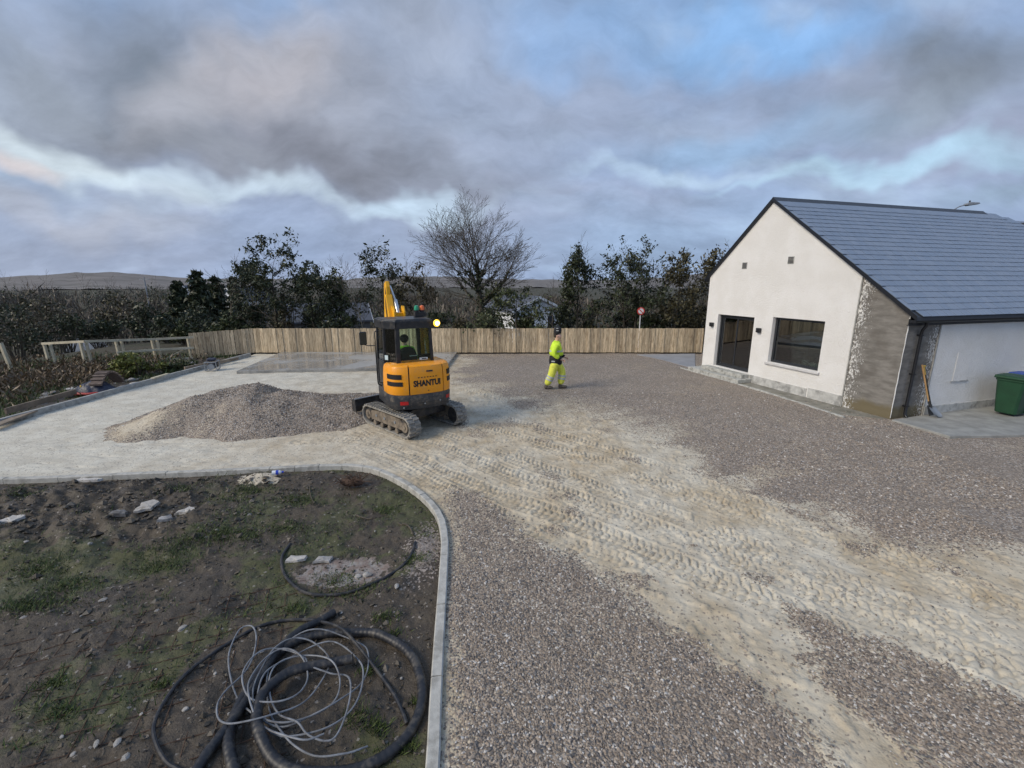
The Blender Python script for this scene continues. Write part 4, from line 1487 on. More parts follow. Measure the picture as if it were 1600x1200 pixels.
for sx in (-1, 1):
    cx = sx * .70
    mb = MB(UM)
    N = 84
    vs_, fs_ = [], []
    for i in range(N):
        y, z, ny, nz = track_point(PER * i / N, TRR, THALF)
        z += .025
        for x_, off in ((-TRW / 2, 0), (TRW / 2, 0), (TRW / 2, -.035), (-TRW / 2, -.035)):
            vs_.append((cx + x_, y + ny * off, z + nz * off))
    for i in range(N):
        j = (i + 1) % N
        for k in range(4):
            k2 = (k + 1) % 4
            fs_.append((i * 4 + k, i * 4 + k2, j * 4 + k2, j * 4 + k))
    mb.add(vs_, fs_)
    NL = 44
    for i in range(NL):
        for side in (-1, 1):
            s0 = PER * (i + (.5 if side > 0 else 0)) / NL
            vv = []
            for off in (-.002, .026):
                for ds, xx in ((-.030, 0.0), (.030, 0.0), (.018, side * TRW / 2 * .98), (-.034, side * TRW / 2 * .98)):
                    sh = .02 if off > 0 else 0
                    y, z, ny, nz = track_point(s0 + ds * (.8 if off > 0 else 1), TRR, THALF)
                    vv.append((cx + xx * (1 if xx == 0 else .98), y + ny * off, z + .025 + nz * off))
            mb.add(vv, [(0, 1, 2, 3), (7, 6, 5, 4), (0, 4, 5, 1), (1, 5, 6, 2), (2, 6, 7, 3), (3, 7, 4, 0)])
    mb.build('rubber_track', MAT['rubber'], ex)
    # frame, wheels and rollers
    mb = MB(UM)
    mb.prism([(-.70, .17), (.66, .17), (.78, .26), (.66, .40), (.2, .44), (-.60, .42), (-.74, .30)], 'x', cx - sx * .06, cx + sx * .115)
    mb.box(min(cx - sx * .06, 0 if sx > 0 else -.0), max(cx - sx * .06, 0), -.45, .45, .26, .46) if False else None
    tf = mb.build('track_frame', MAT['track_frame'], ex, bevel=.01)
    for y_, r_ in ((THALF, .19), (-THALF, .20)):
        mb = MB(UM)
        mb.disc((cx, y_, .27), (1, 0, 0), r_, .20, 26)
        w = mb.build('sprocket' if y_ < 0 else 'idler_wheel', MAT['steel_dark'], ex, True)
        mb = MB(UM)
        mb.disc((cx + sx * .105, y_, .27), (1, 0, 0), r_ * .62, .05, 22)
        mb.disc((cx + sx * .135, y_, .27), (1, 0, 0), r_ * .25, .03, 14)
        mb.build('hub', MAT['track_frame'], w, True)
    for y_ in (-.48, -.16, .16, .48):
        mb = MB(UM)
        mb.disc((cx + sx * .02, y_, .125), (1, 0, 0), .065, .24, 16)
        mb.build('roller', MAT['track_frame'], ex, True)
    for y_ in (-.4, .05, .42):
        mb = MB(UM)
        mb.disc((cx + sx * .122, y_, .31), (1, 0, 0), .035, .02, 10)
        mb.build('bolt', MAT['galv'], tf)
mb = MB(UM)
mb.prism([(-.64, .30), (.64, .30), (.64, .42), (.36, .52), (-.36, .52), (-.64, .42)], 'y', -.46, .50)
mb.build('undercarriage', MAT['steel_dark'], ex, bevel=.012)
mb = MB(UM)
for sx in (-1, 1):
    mb.bar((sx * .30, .40, .33), (sx * .34, 1.36, .36), .10, .14)
mb.build('blade_arm', MAT['steel_dark'], ex)
mb = MB(UM)
pr = [(1.36, .22), (1.42, .24), (1.40, .36), (1.46, .54), (1.40, .55), (1.33, .38)]
mb.prism(pr, 'x', -.88, .88)
for sx in (-1, 1):
    mb.prism([(1.28, .23), (1.47, .23), (1.50, .54), (1.32, .55)], 'x', sx * .88 - (.02 if sx < 0 else 0), sx * .88 + (.02 if sx > 0 else 0))
bl = mb.build('dozer_blade', MAT['steel_dark'], ex)
mb = MB(UM)
mb.bar((-.885, 1.35, .562), (.885, 1.35, .562), .06, .02)
mb.build('wear_edge', MAT['galv'], bl)
mb = MB()
mb.disc((0, 0, .56), (0, 0, 1), .36, .10, 28)
mb.build('slew_ring', MAT['steel_dark'], ex, True)
# --- upper body: a plan outline in the parameter t (0 = left flank, 1 = right flank), lofted by height
BW, BT = .765, .93
def outline(t, inset=0.0):
    # left flank forward .10 -> rear -> right flank forward .45
    fl_, fr_ = .30, .45
    a0 = .10
    a1 = .88
    if t < a0:
        return Vector((-(BW - inset), -.30 + fl_ * (1 - t / a0) - .02, 0)), Vector((-1, 0, 0))
    if t > a1:
        return Vector((BW - inset, -.32 + (fr_) * (t - a1) / (1 - a1), 0)), Vector((1, 0, 0))
    a = math.pi * (t - a0) / (a1 - a0)
    e = 2 / 3.0
    x = -(BW - inset) * math.copysign(abs(math.cos(a)) ** e, math.cos(a))
    y = -.32 - (BT - .32 - inset) * (abs(math.sin(a)) ** e)
    return Vector((x, y, 0)), None
def out_n(t):
    a, b_ = outline(max(t - .004, 0))[0], outline(min(t + .004, 1))[0]
    d = (b_ - a).normalized()
    return Vector((d.y, -d.x, 0))
def out_at_x(x, lo=.13, hi=.85):
    for _ in range(40):
        mid = (lo + hi) / 2
        if outline(mid)[0].x < x: lo = mid
        else: hi = mid
    return (lo + hi) / 2
def shell(t0, t1, levels, n=24, thick=.03):
    """curved panel between two stations; levels = [(z, inset)]"""
    mb = MB()
    vs_, fs_ = [], []
    m_ = len(levels)
    for i in range(n + 1):
        t = t0 + (t1 - t0) * i / n
        for z, ins in levels:
            p = outline(t)[0] - out_n(t) * ins
            vs_.append((p.x, p.y, z))
        for z, ins in levels:
            p = outline(t)[0] - out_n(t) * (ins + thick)
            vs_.append((p.x, p.y, z))
    w = 2 * m_
    for i in range(n):
        a, b_ = i * w, (i + 1) * w
        for k in range(m_ - 1):
            fs_.append((a + k, b_ + k, b_ + k + 1, a + k + 1))
            fs_.append((a + m_ + k, a + m_ + k + 1, b_ + m_ + k + 1, b_ + m_ + k))
        fs_.append((a, a + m_, b_ + m_, b_))
        fs_.append((a + m_ - 1, b_ + m_ - 1, b_ + 2 * m_ - 1, a + 2 * m_ - 1))
    for a in (0, n * w):
        for k in range(m_ - 1):
            fs_.append((a + k, a + k + 1, a + m_ + k + 1, a + m_ + k))
    mb.add(vs_, fs_)
    return mb
# charcoal tail weight
sk = shell(0.0, 1.0, [(.60, .16), (.66, .06), (.74, .012), (.92, .0), (.985, .012)], 60, .05).build('tail_weight', MAT['dark_paint'], ex, True)
tl = out_at_x(-.52); tm = out_at_x(-.36); tr = out_at_x(.47)
pan = [(.99, .006), (1.0, .0), (1.18, -.004), (1.42, .004), (1.58, .018), (1.64, .045), (1.665, .10)]
shell(.055, tm - .006, pan, 26).build('side_panel', MAT['yellow'], ex, True)
hood = shell(tm + .004, tr - .005, pan, 34).build('engine_hood', MAT['yellow'], ex, True)
shell(tr + .004, 1.0, pan, 22).build('side_panel', MAT['yellow'], ex, True)
mb = MB()
lo_ = [outline(t)[0] - out_n(t) * .035 for t in np.linspace(0.03, 1, 40)]
mb.prism([(p.x, p.y) for p in lo_], 'z', .64, 1.62)
mb.build('engine_bay', MAT['cab_black'], ex)
# deck in front of the engine: top cover and front floor
mb = MB()
tp = [outline(t)[0] - out_n(t) * .095 for t in np.linspace(0.06, 1, 40)]
mb.prism([(p.x, p.y) for p in tp], 'z', 1.621, 1.662)
mb.build('hood_top', MAT['yellow'], ex)
mb = MB()
mb.prism([(-.70, -.02), (-.70, .66), (-.30, .95), (.30, .95), (.735, .60), (.735, .13), (.3, -.02)], 'z', .60, .98)
mb.build('deck', MAT['dark_paint'], ex, bevel=.02)
def patch(t0, t1, z0, z1, off, n=8, slant=0.0, ins=None):
    mb = MB()
    vs_, fs_ = [], []
    for i in range(n + 1):
        f = i / n
        t = t0 + (t1 - t0) * f
        p, nn = outline(t)[0], out_n(t)
        for z, o_ in ((z0 - slant * f, off), (z1 - slant * f - (.03 if 0 < i < n else .05) * 0, off), (z1 - slant * f, off - .02), (z0 - slant * f, off - .02)):
            q = p + nn * o_
            vs_.append((q.x, q.y, z))
    for i in range(n):
        for k in range(4):
            k2 = (k + 1) % 4
            fs_.append((i * 4 + k, i * 4 + k2, i * 4 + 4 + k2, i * 4 + 4 + k))
    fs_ += [(3, 2, 1, 0), (n * 4, n * 4 + 1, n * 4 + 2, n * 4 + 3)]
    mb.add(vs_, fs_)
    return mb
tvl0, tvl1 = .15, out_at_x(-.52)
patch(tvl0, tvl1, 1.36, 1.47, .007).build('air_grille', MAT['black_print'], ex)
patch(tvl0, tvl1 + .01, 1.20, 1.30, .010).build('air_grille', MAT['black_print'], ex)
tv0, tv1 = out_at_x(.585), .84
patch(tv0, tv1, 1.38, 1.50, .007).build('air_grille', MAT['black_print'], ex)
patch(tv0, tv1, 1.21, 1.32, .010).build('air_grille', MAT['black_print'], ex)
patch(out_at_x(-.57), out_at_x(-.40), .76, .84, .006).build('tail_light', MAT['red_lens'], ex)
patch(out_at_x(.54), out_at_x(.66), .80, .88, .006).build('tail_light', MAT['red_lens'], ex)
patch(out_at_x(-.12), out_at_x(.40), .80, .89, .014).build('bumper_rib', MAT['dark_paint'], ex)
for xx, zz in ((-.50, .70), (-.02, .76), (.36, .79), (.66, .74)):
    tt = out_at_x(xx)
    p, nn = outline(tt)[0], out_n(tt)
    mb = MB()
    mb.disc((p.x + nn.x * .0, p.y + nn.y * .0, zz), nn, .018, .04, 10)
    mb.build('bolt', MAT['galv'], ex)
tt = out_at_x(.08)
p, nn = outline(tt)[0], out_n(tt)
mb = MB(); mb.disc((p.x, p.y, 1.06), nn, .014, .02, 10); mb.build('hood_lock', MAT['cab_black'], ex)
# maker's lettering wrapped round the hood
def lettering(txt, x0, x1, z0, h, mat, name, parent, off=.0065):
    cu = bpy.data.curves.new('lettering', 'FONT')
    cu.body = txt
    cu.size = 1.0
    cu.offset = .05
    cu.resolution_u = 3
    tmp = bpy.data.objects.new('lettering_tmp', cu)
    COL.objects.link(tmp)
    bpy.context.view_layer.update()
    me = bpy.data.meshes.new_from_object(tmp.evaluated_get(bpy.context.evaluated_depsgraph_get()))
    bpy.data.objects.remove(tmp)
    xs_ = [v_.co.x for v_ in me.vertices]; ys_ = [v_.co.y for v_ in me.vertices]
    ax, bx, ay, by = min(xs_), max(xs_), min(ys_), max(ys_)
    for v_ in me.vertices:
        f = (v_.co.x - ax) / (bx - ax)
        g = (v_.co.y - ay) / (by - ay)
        t = out_at_x(x0 + (x1 - x0) * f)
        q = outline(t)[0] + out_n(t) * off
        v_.co = (q.x, q.y, z0 + h * g)
    me.materials.clear()
    return obj(name, me, mat, parent)
lettering('SHANTUI', -.27, .385, 1.17, .15, MAT['black_print'], 'lettering', hood)
lettering('- - - - - - -', -.16, .30, 1.372, .02, MAT['rust'], 'faded_print', hood)
patch(out_at_x(.05), out_at_x(.20), 1.50, 1.535, .004).build('badge', MAT['steel_dark'], hood)
# --- cab
CAB = [(-.70, .62), (-.70, -.05), (-.46, -.42), (.42, -.42), (.42, .62)]
ZC0, ZS, ZG, ZC1 = .985, 1.66, 2.46, 2.60
def cabpt(p, z):
    k = 1 - .05 * max(0, (z - ZS) / (ZC1 - ZS))
    return Vector(((p[0] + .14) * k - .14, (p[1] - .1) * k + .1, z))
mb = MB()
for i in range(5):
    a, b_ = CAB[i], CAB[(i + 1) % 5]
    a0, b0, a1, b1 = Vector((*a, ZC0)), Vector((*b_, ZC0)), Vector((*a, ZS)), Vector((*b_, ZS))
    d = (b0 - a0).normalized()
    inn = Vector((-d.y, d.x, 0))
    if inn.dot(Vector((-.14 - a[0], .1 - a[1], 0))) < 0: inn = -inn
    inn *= .045
    mb.add([a0, b0, b1, a1, a0 + inn, b0 + inn, b1 + inn, a1 + inn], [(0, 1, 2, 3), (7, 6, 5, 4), (0, 4, 5, 1), (3, 2, 6, 7), (0, 3, 7, 4), (1, 5, 6, 2)])
mb.build('cab_lower', MAT['cab_black'], ex)
for i, p in enumerate(CAB):
    mb = MB()
    w = .10 if i in (2,) else .075
    a, b_ = cabpt(p, ZS - .02), cabpt(p, ZC1)
    c_ = Vector((-.14, .1, 0))
    sh = (c_ - Vector((*p, 0))).normalized() * .045
    mb.bar(a + sh, b_ + sh, w, w, (1, 0, 0))
    mb.build('cab_pillar', MAT['cab_black'], ex, bevel=.012)
for i in range(5):
    a, b_ = CAB[i], CAB[(i + 1) % 5]
    mb = MB()
    mb.bar(cabpt(a, ZG + .07), cabpt(b_, ZG + .07), .07, .14)
    mb.build('cab_header', MAT['cab_black'], ex)
mb = MB()
k = [cabpt(p, ZC1) for p in CAB]
big = [(q.x + (.03 if q.x > -.14 else -.03), q.y + (.03 if q.y > .1 else -.03)) for q in k]
mb.prism(big, 'z', 2.60, 2.655)
mb.prism([(x * .93, y * .93) for x, y in big], 'z', 2.655, 2.675)
mb.build('cab_roof', MAT['dark_paint'], ex, bevel=.02)
for i in range(5):
    a, b_ = CAB[i], CAB[(i + 1) % 5]
    q = [cabpt(a, ZS + .001), cabpt(b_, ZS + .001), cabpt(b_, ZG), cabpt(a, ZG)]
    c_ = Vector((-.14, .1, 2.0))
    sh = [((c_ - w_) * Vector((1, 1, 0))).normalized() * .03 for w_ in q]
    q = [w_ + s_ for w_, s_ in zip(q, sh)]
    d = (q[1] - q[0]).normalized()
    nn = Vector((-d.y, d.x, 0)) * .004
    mb = MB()
    mb.add(q + [w_ + nn for w_ in q], [(0, 1, 2, 3), (7, 6, 5, 4), (0, 4, 5, 1), (1, 5, 6, 2), (2, 6, 7, 3), (3, 7, 4, 0)])
    mb.build('cab_window', MAT['glass_cab'], ex)
def cab_sticker(name, x0, x1, z0, z1, mat, y=-.445):
    mb = MB()
    mb.box(x0, x1, y, y + .004, z0, z1)
    return mb.build(name, mat, ex)
cab_sticker('sticker', .07, .27, 1.70, 1.755, MAT['sticker'], -.41)
cab_sticker('sticker_print', .125, .24, 1.715, 1.737, MAT['black_print'], -.4125)
q0, q1 = cabpt(CAB[1], 1.72), cabpt(CAB[2], 1.72)
mb = MB()
pa, pb = q0.lerp(q1, .12), q0.lerp(q1, .34)
off_ = Vector((-.02, -.013, 0)) * 0
mb.add([pa + off_, pb + off_, pb + off_ + Vector((0, 0, .11)), pa + off_ + Vector((0, 0, .11)), pa - Vector((.006, .004, 0)), pb - Vector((.006, .004, 0)), pb - Vector((.006, .004, -.11)), pa - Vector((.006, .004, -.11))], [(0, 1, 2, 3), (4, 5, 6, 7), (0, 1, 5, 4), (2, 3, 7, 6), (0, 3, 7, 4), (1, 2, 6, 5)])
mb.build('sticker', MAT['sticker'], ex)
# seat
st = MB()
st.box(-.38, .12, -.02, .45, 1.18, 1.32, .05)
st.build('seat_cushion', MAT['seat'], ex, True)
mb = MB()
pr = [(-.34, 1.30), (.10, 1.30), (.11, 1.75), (.05, 1.93), (-.05, 1.99), (-.19, 1.99), (-.29, 1.93), (-.35, 1.75)]
mb.prism(pr, 'y', -.16, -.04)
sb = mb.build('seat_back', MAT['seat'], ex, bevel=.03)
mb = MB()
mb.box(-.10, .09, -.166, -.158, 1.765, 1.785)
mb.build('seat_stripe', MAT['sticker'], sb)
for sx in (-1, 1):
    mb = MB()
    mb.box(-.12 + sx * .33 - .07, -.12 + sx * .33 + .07, .05, .5, 1.0, 1.45, .02)
    cs = mb.build('console', MAT['cab_black'], ex)
    mb = MB()
    mb.tube([(-.12 + sx * .33, .45, 1.44), (-.12 + sx * .33, .48, 1.62)], [.012, .022], 8)
    mb.build('joystick', MAT['black_plastic'], cs)
# grab rail, mirror, beacons, work lamp
mb = MB()
mb.tube([(-.70, .30, 1.02), (-.775, .30, 1.06), (-.785, .30, 1.12), (-.785, .30, 2.30), (-.775, .30, 2.36), (-.68, .30, 2.38)], .014, 8)
mb.tube([(-.70, .20, 1.10), (-.765, .20, 1.13), (-.765, .20, 2.2), (-.68, .20, 2.25)], .012, 8)
mb.build('grab_rail', MAT['cab_black'], ex, True)
mb = MB()
mb.tube([(-.785, .30, 2.02), (-.95, .36, 2.02), (-1.02, .38, 2.05)], .011, 8)
ma = mb.build('mirror_arm', MAT['cab_black'], ex, True)
mb = MB()
mb.box(-1.13, -.96, .36, .41, 2.04, 2.36, .02)
mi = mb.build('mirror', MAT['cab_black'], ex)
mb = MB()
mb.box(-1.115, -.975, .354, .359, 2.06, 2.34)
MAT['mirror'] = M_('mirror glass', (.35, .34, .33), .06, .05, 3, metal=1.0)
mb.build('mirror_glass', MAT['mirror'], mi)
def emit_mat(name, c, s):
    m, nt, b = new_mat(name)
    b.inputs['Base Color'].default_value = (*c, 1)
    b.inputs['Emission Color'].default_value = (*c, 1)
    b.inputs['Emission Strength'].default_value = s
    return m
MAT['green_lens'] = M_('green beacon lens', (.02, .30, .16), .3, .1, 10)
MAT['orange_lens'] = M_('orange beacon lens', (.80, .16, .04), .3, .1, 10)
mb = MB()
mb.box(.17, .46, .10, .22, 2.68, 2.80, .01)
mb.build('beacon_bracket', MAT['cab_black'], ex)
for x_, nm, mt in ((.235, 'beacon', 'green_lens'), (.375, 'beacon', 'orange_lens')):
    mb = MB()
    mb.tube([(x_, .16, 2.80), (x_, .16, 2.845)], .062, 14)
    be = mb.build(nm, MAT['black_plastic'], ex, True)
    mb = MB()
    mb.tube([(x_, .16, 2.846), (x_, .16, 2.91), (x_, .16, 2.945), (x_, .16, 2.96)], [.058, .056, .046, .02], 14)
    mb.build('lens', MAT[mt], be, True)
mb = MB()
mb.bar((.40, -.42, 2.58), (.47, -.50, 2.58), .03, .03)
mb.disc((.475, -.51, 2.575), (.15, -1, -.1), .062, .07, 18)
lh = mb.build('work_lamp', MAT['cab_black'], ex)
mb = MB()
mb.sphere((.483, -.552, 2.571), (.085, .030, .085), 18, 10)
mb.build('lamp_lens', emit_mat('lit amber lens', (1.0, .60, .05), .9), lh, True)
mb = MB()
mb.sphere((.487, -.578, 2.569), (.046, .022, .046), 16, 10)
mb.build('lamp_bulb', emit_mat('lit lamp bulb', (1.0, .82, .40), 12.0), lh, True)
# --- boom, arm and bucket
mb = MB()
prof_b = [(.80, .72), (1.02, .80), (1.22, 1.6), (1.40, 2.55), (1.52, 3.10), (1.48, 3.22), (1.36, 3.20), (1.12, 2.6), (.96, 1.75)]
mb.prism(prof_b, 'x', -.20, -.02)
boom = mb.build('boom', MAT['yellow_boom'], ex, bevel=.02)
mb = MB()
mb.prism([(1.36, 3.06), (1.54, 3.02), (1.56, 3.30), (1.50, 3.52), (1.42, 3.55), (1.36, 3.40)], 'x', -.17, -.06)
mb.build('boom_head', MAT['yellow_boom'], ex, bevel=.02)
mb = MB()
mb.tube([(.06, 1.15, 2.70), (.06, 1.40, 3.05)], .058, 14)
mb.tube([(.06, 1.40, 3.05), (-.02, 1.55, 3.42)], .034, 12)
mb.build('arm_cylinder', MAT['chrome'], ex, True)
mb = MB()
for dx in (-.10, .16):
    mb.prism([(1.0, 2.42), (1.28, 2.42), (1.30, 2.80), (1.20, 2.92), (1.14, 2.80), (1.06, 2.92), (.98, 2.76)], 'x', dx, dx + .045)
mb.box(-.055, .16, 1.05, 1.24, 2.46, 2.74)
mb.build('boom_bracket', MAT['yellow_boom'], ex, bevel=.012)
mb = MB()
mb.prism([(1.42, 3.46), (1.60, 3.50), (1.98, 1.52), (1.92, 1.30), (1.82, 1.34), (1.50, 2.9)], 'x', -.16, -.05)
mb.build('arm', MAT['yellow_boom'], ex, bevel=.015)
mb = MB()
bk = [(1.90, 1.36), (2.05, 1.20), (2.02, .92), (1.82, .74), (1.60, .72), (1.52, .80), (1.64, .86), (1.82, .96), (1.84, 1.18)]
mb.prism(bk, 'x', -.36, .16)
mb.build('bucket', MAT['steel_dark'], ex, bevel=.012)
mb = MB()
for k in range(2):
    mb.tube([(-.22 + .03 * k, .95, 1.3), (-.23 + .03 * k, 1.10, 2.1), (-.22 + .03 * k, 1.30, 2.9), (-.16 + .03 * k, 1.45, 3.40), (-.12, 1.6, 3.3)], .012, 6)
mb.build('hydraulic_hose', MAT['black_plastic'], ex, True)
mb = MB()
mb.prism([(.88, .60), (1.25, .70), (1.20, .98), (.88, 1.0)], 'x', -.20, .10)
mb.build('swing_post', MAT['dark_paint'], ex, bevel=.02)

# ================================================================== PEOPLE
def skin(name, V, Ed, Rd, mat, parent, sub=2, root=0, fat=1.0):
    me = bpy.data.meshes.new(name)
    me.from_pydata([tuple(p) for p in V], Ed, [])
    me.update()
    o = obj(name, me, mat, parent)
    m = o.modifiers.new('skin', 'SKIN')
    m.use_smooth_shade = True
    for i, r_ in enumerate(Rd):
        sv = me.skin_vertices[0].data[i]
        sv.radius = tuple(q * fat for q in r_) if isinstance(r_, tuple) else (r_ * fat, r_ * fat)
        sv.use_root = (i == root)
    s_ = o.modifiers.new('sub', 'SUBSURF')
    s_.levels = s_.render_levels = sub
    return o
MAT['skin'] = M_('skin', (.62, .38, .29), .6, .1, 20)
MAT['hair'] = M_('dark hair', (.025, .018, .014), .7, .3, 40)
def cloth(name, c, var=.1):
    return M_(name, c, .85, var, 14, .55, 7, .05, col2=sc(c, .6), amt=.4, c2scale=6)
MAT['hivis'] = cloth('hi vis lime', (.62, .86, .05))
MAT['hivis_y'] = cloth('hi vis yellow', (.74, .76, .10), .18)
MAT['navy'] = cloth('black cloth', (.012, .013, .017))
MAT['reflect'] = cloth('reflective tape', (.50, .52, .52))
MAT['boot'] = M_('work boot', (.10, .085, .07), .8, .3, 20)
MAT['green_coat'] = cloth('green hi vis', (.26, .62, .05))
def chain(V, Ed, Rd, start, pts, rads):
    prev = start
    for p, r_ in zip(pts, rads):
        V.append(Vector(p)); Rd.append(r_)
        Ed.append((prev, len(V) - 1))
        prev = len(V) - 1
    return prev
def hand(V, Ed, Rd, wrist, d, side, thumb):
    """palm and five fingers growing from vertex index wrist; d = forward, side = across the knuckles"""
    w = V[wrist]
    d, side, thumb = Vector(d).normalized(), Vector(side).normalized(), Vector(thumb).normalized()
    palm = chain(V, Ed, Rd, wrist, [w + d * .05, w + d * .085], [(.030, .020), (.034, .018)])
    curl = side.cross(d) * -1
    for k, ln in zip((-1.5, -.5, .5, 1.5), (.060, .072, .068, .052)):
        b0 = w + d * .085 + side * k * .019
        chain(V, Ed, Rd, palm, [b0 + d * .012, b0 + d * ln * .6 + curl * .012, b0 + d * ln * .85 + curl * .035], [.0095, .0085, .007])
    b0 = w + d * .03 + thumb * .03
    chain(V, Ed, Rd, palm - 1, [b0, b0 + d * .03 + thumb * .018, b0 + d * .058 + thumb * .014], [.012, .010, .008])
# --- walking man; local frame: +x forward, +y his left, z up
man = empty('person', (1.45, 14.5, 0.01), R(-6))
man.scale = (1.10, 1.10, 1.06)
tag(man, 'person in lime hi vis jacket and yellow trousers walking across the gravel', 'person')
hip = Vector((0, 0, .95))
LR, LL = [Vector((-.02, -.09, .90)), Vector((-.10, -.095, .50)), Vector((-.27, -.09, .10)), Vector((-.14, -.09, .045))], [Vector((.03, .09, .90)), Vector((.22, .095, .52)), Vector((.16, .09, .09)), Vector((.30, .09, .04))]
AR = [Vector((.0, -.19, 1.44)), Vector((-.07, -.25, 1.16)), Vector((.15, -.20, .99))]
AL = [Vector((.02, .19, 1.44)), Vector((.06, .26, 1.17)), Vector((.26, .17, 1.00))]
V, Ed, Rd = [hip], [], [(.10, .08)]
ch = chain(V, Ed, Rd, 0, [(.0, 0, 1.15), (.01, 0, 1.36), (.02, 0, 1.475), (.035, 0, 1.56), (.05, 0, 1.625), (.052, 0, 1.70), (.045, 0, 1.775)], [(.10, .08), (.11, .09), .06, .06, .086, .102, .085])
chest = 2
nose = len(V) - 3
chain(V, Ed, Rd, nose + 1, [(.158, 0, 1.668)], [.018])
for A, s_ in ((AR, -1), (AL, 1)):
    e = chain(V, Ed, Rd, chest, A, [.05, .038, .027])
    hand(V, Ed, Rd, e, (.9, -.2 * s_, -.35), (0, s_ * .3, 1), (.2, -s_, .5))
for L_ in (LR, LL):
    chain(V, Ed, Rd, 0, L_, [.07, .052, .038, .035])
body = skin('body', V, Ed, Rd, MAT['skin'], man)
mb = MB()
mb.sphere((.012, 0, 1.755), (.092, .086, .078), 16, 10)
mb.sphere((.0, 0, 1.70), (.074, .080, .075), 16, 10)
mb.build('hair', MAT['hair'], man, True)
for s_ in (-1, 1):
    mb = MB(); mb.sphere((.140, s_ * .036, 1.706), (.010, .014, .009), 8, 6); mb.build('eye', MAT['hair'], man, True)
    mb = MB(); mb.sphere((.03, s_ * .100, 1.69), (.026, .012, .036), 8, 6); mb.build('ear', MAT['skin'], man, True)
mb = MB(); mb.sphere((.132, 0, 1.628), (.012, .028, .008), 8, 6); mb.build('mouth', MAT['rust'], man, True)
# black woolly hat with pale stripes, standing tall
mb = MB()
mb.tube([(.035, 0, 1.775), (.038, 0, 1.82), (.045, 0, 1.88), (.05, 0, 1.935), (.055, 0, 1.97), (.057, 0, 1.985)], [.112, .116, .116, .102, .072, .03], 18)
hat = mb.build('woolly_hat', MAT['navy'], man, True)
mb = MB(); mb.box(.0, .075, -.119, -.105, 1.855, 1.875); mb.build('stripe', MAT['reflect'], hat)
mb = MB(); mb.box(.0, .06, -.108, -.092, 1.925, 1.942); mb.build('stripe', MAT['reflect'], hat)
# jacket: torso with both sleeves
V, Ed, Rd = [Vector((0, 0, 1.02))], [], [(.175, .145)]
chain(V, Ed, Rd, 0, [(.0, 0, 1.20), (.01, 0, 1.38), (.015, 0, 1.50), (.02, 0, 1.555)], [(.180, .150), (.185, .15), (.10, .095), (.078, .075)])
for A in (AR, AL):
    chain(V, Ed, Rd, 2, [A[0], A[0].lerp(A[1], .5), A[1], A[1].lerp(A[2], .8)], [.082, .078, .07, .058])
skin('jacket', V, Ed, Rd, MAT['hivis'], man, fat=1.22)
mb = MB()
mb.tube([(0, 0, .80), (0, 0, .83), (0, 0, .92), (0, 0, 1.04), (0, 0, 1.08)], [.178, .192, .200, .190, .165], 20)
mb.build('jacket_hem', MAT['navy'], man, True)
mb = MB()
mb.box(-.12, -.02, -.205, -.18, .90, .94)
mb.build('pocket_flap', MAT['reflect'], man)
for A in (AR, AL):
    V, Ed, Rd = [A[1].lerp(A[2], .70)], [], [.062]
    chain(V, Ed, Rd, 0, [A[1].lerp(A[2], 1.02)], [.054])
    skin('cuff', V, Ed, Rd, MAT['navy'], man, fat=1.25)
def band(c, axis, r0, h, mat, name, ry=1.0):
    c, axis = Vector(c), Vector(axis).normalized()
    mb = MB(); mb.tube([c - axis * h / 2, c + axis * h / 2], r0, 18)
    for p in mb.v: p.y = c.y + (p.y - c.y) * ry
    return mb.build(name, mat, man, True)
band((.005, 0, 1.235), (0, 0, 1), .205, .05, MAT['reflect'], 'reflective_band', 1.05)
V, Ed, Rd = [Vector((0, 0, .93))], [], [.125]
for L_ in (LR, LL):
    chain(V, Ed, Rd, 0, [L_[0] + Vector((0, 0, -.10)), L_[0].lerp(L_[1], .55), L_[1], L_[1].lerp(L_[2], .5), L_[1].lerp(L_[2], .94)], [.118, .112, .10, .095, .088])
skin('trousers', V, Ed, Rd, MAT['hivis_y'], man, fat=1.22)
for L_ in (LR, LL):
    for f in (.22, .42):
        c_ = L_[1].lerp(L_[2], f)
        band(c_, L_[2] - L_[1], .122, .055, MAT['reflect'], 'reflective_band')
    a = L_[2]
    d = (L_[3] - L_[2])
    mb = MB()
    mb.sphere(a + Vector((.0, 0, -.015)), (.062, .055, .085), 12, 8)
    mb.sphere(a.lerp(L_[3], .7) + Vector((0, 0, .005)), (.125, .052, .048), 12, 8)
    mb.build('boot', MAT['boot'], man, True)
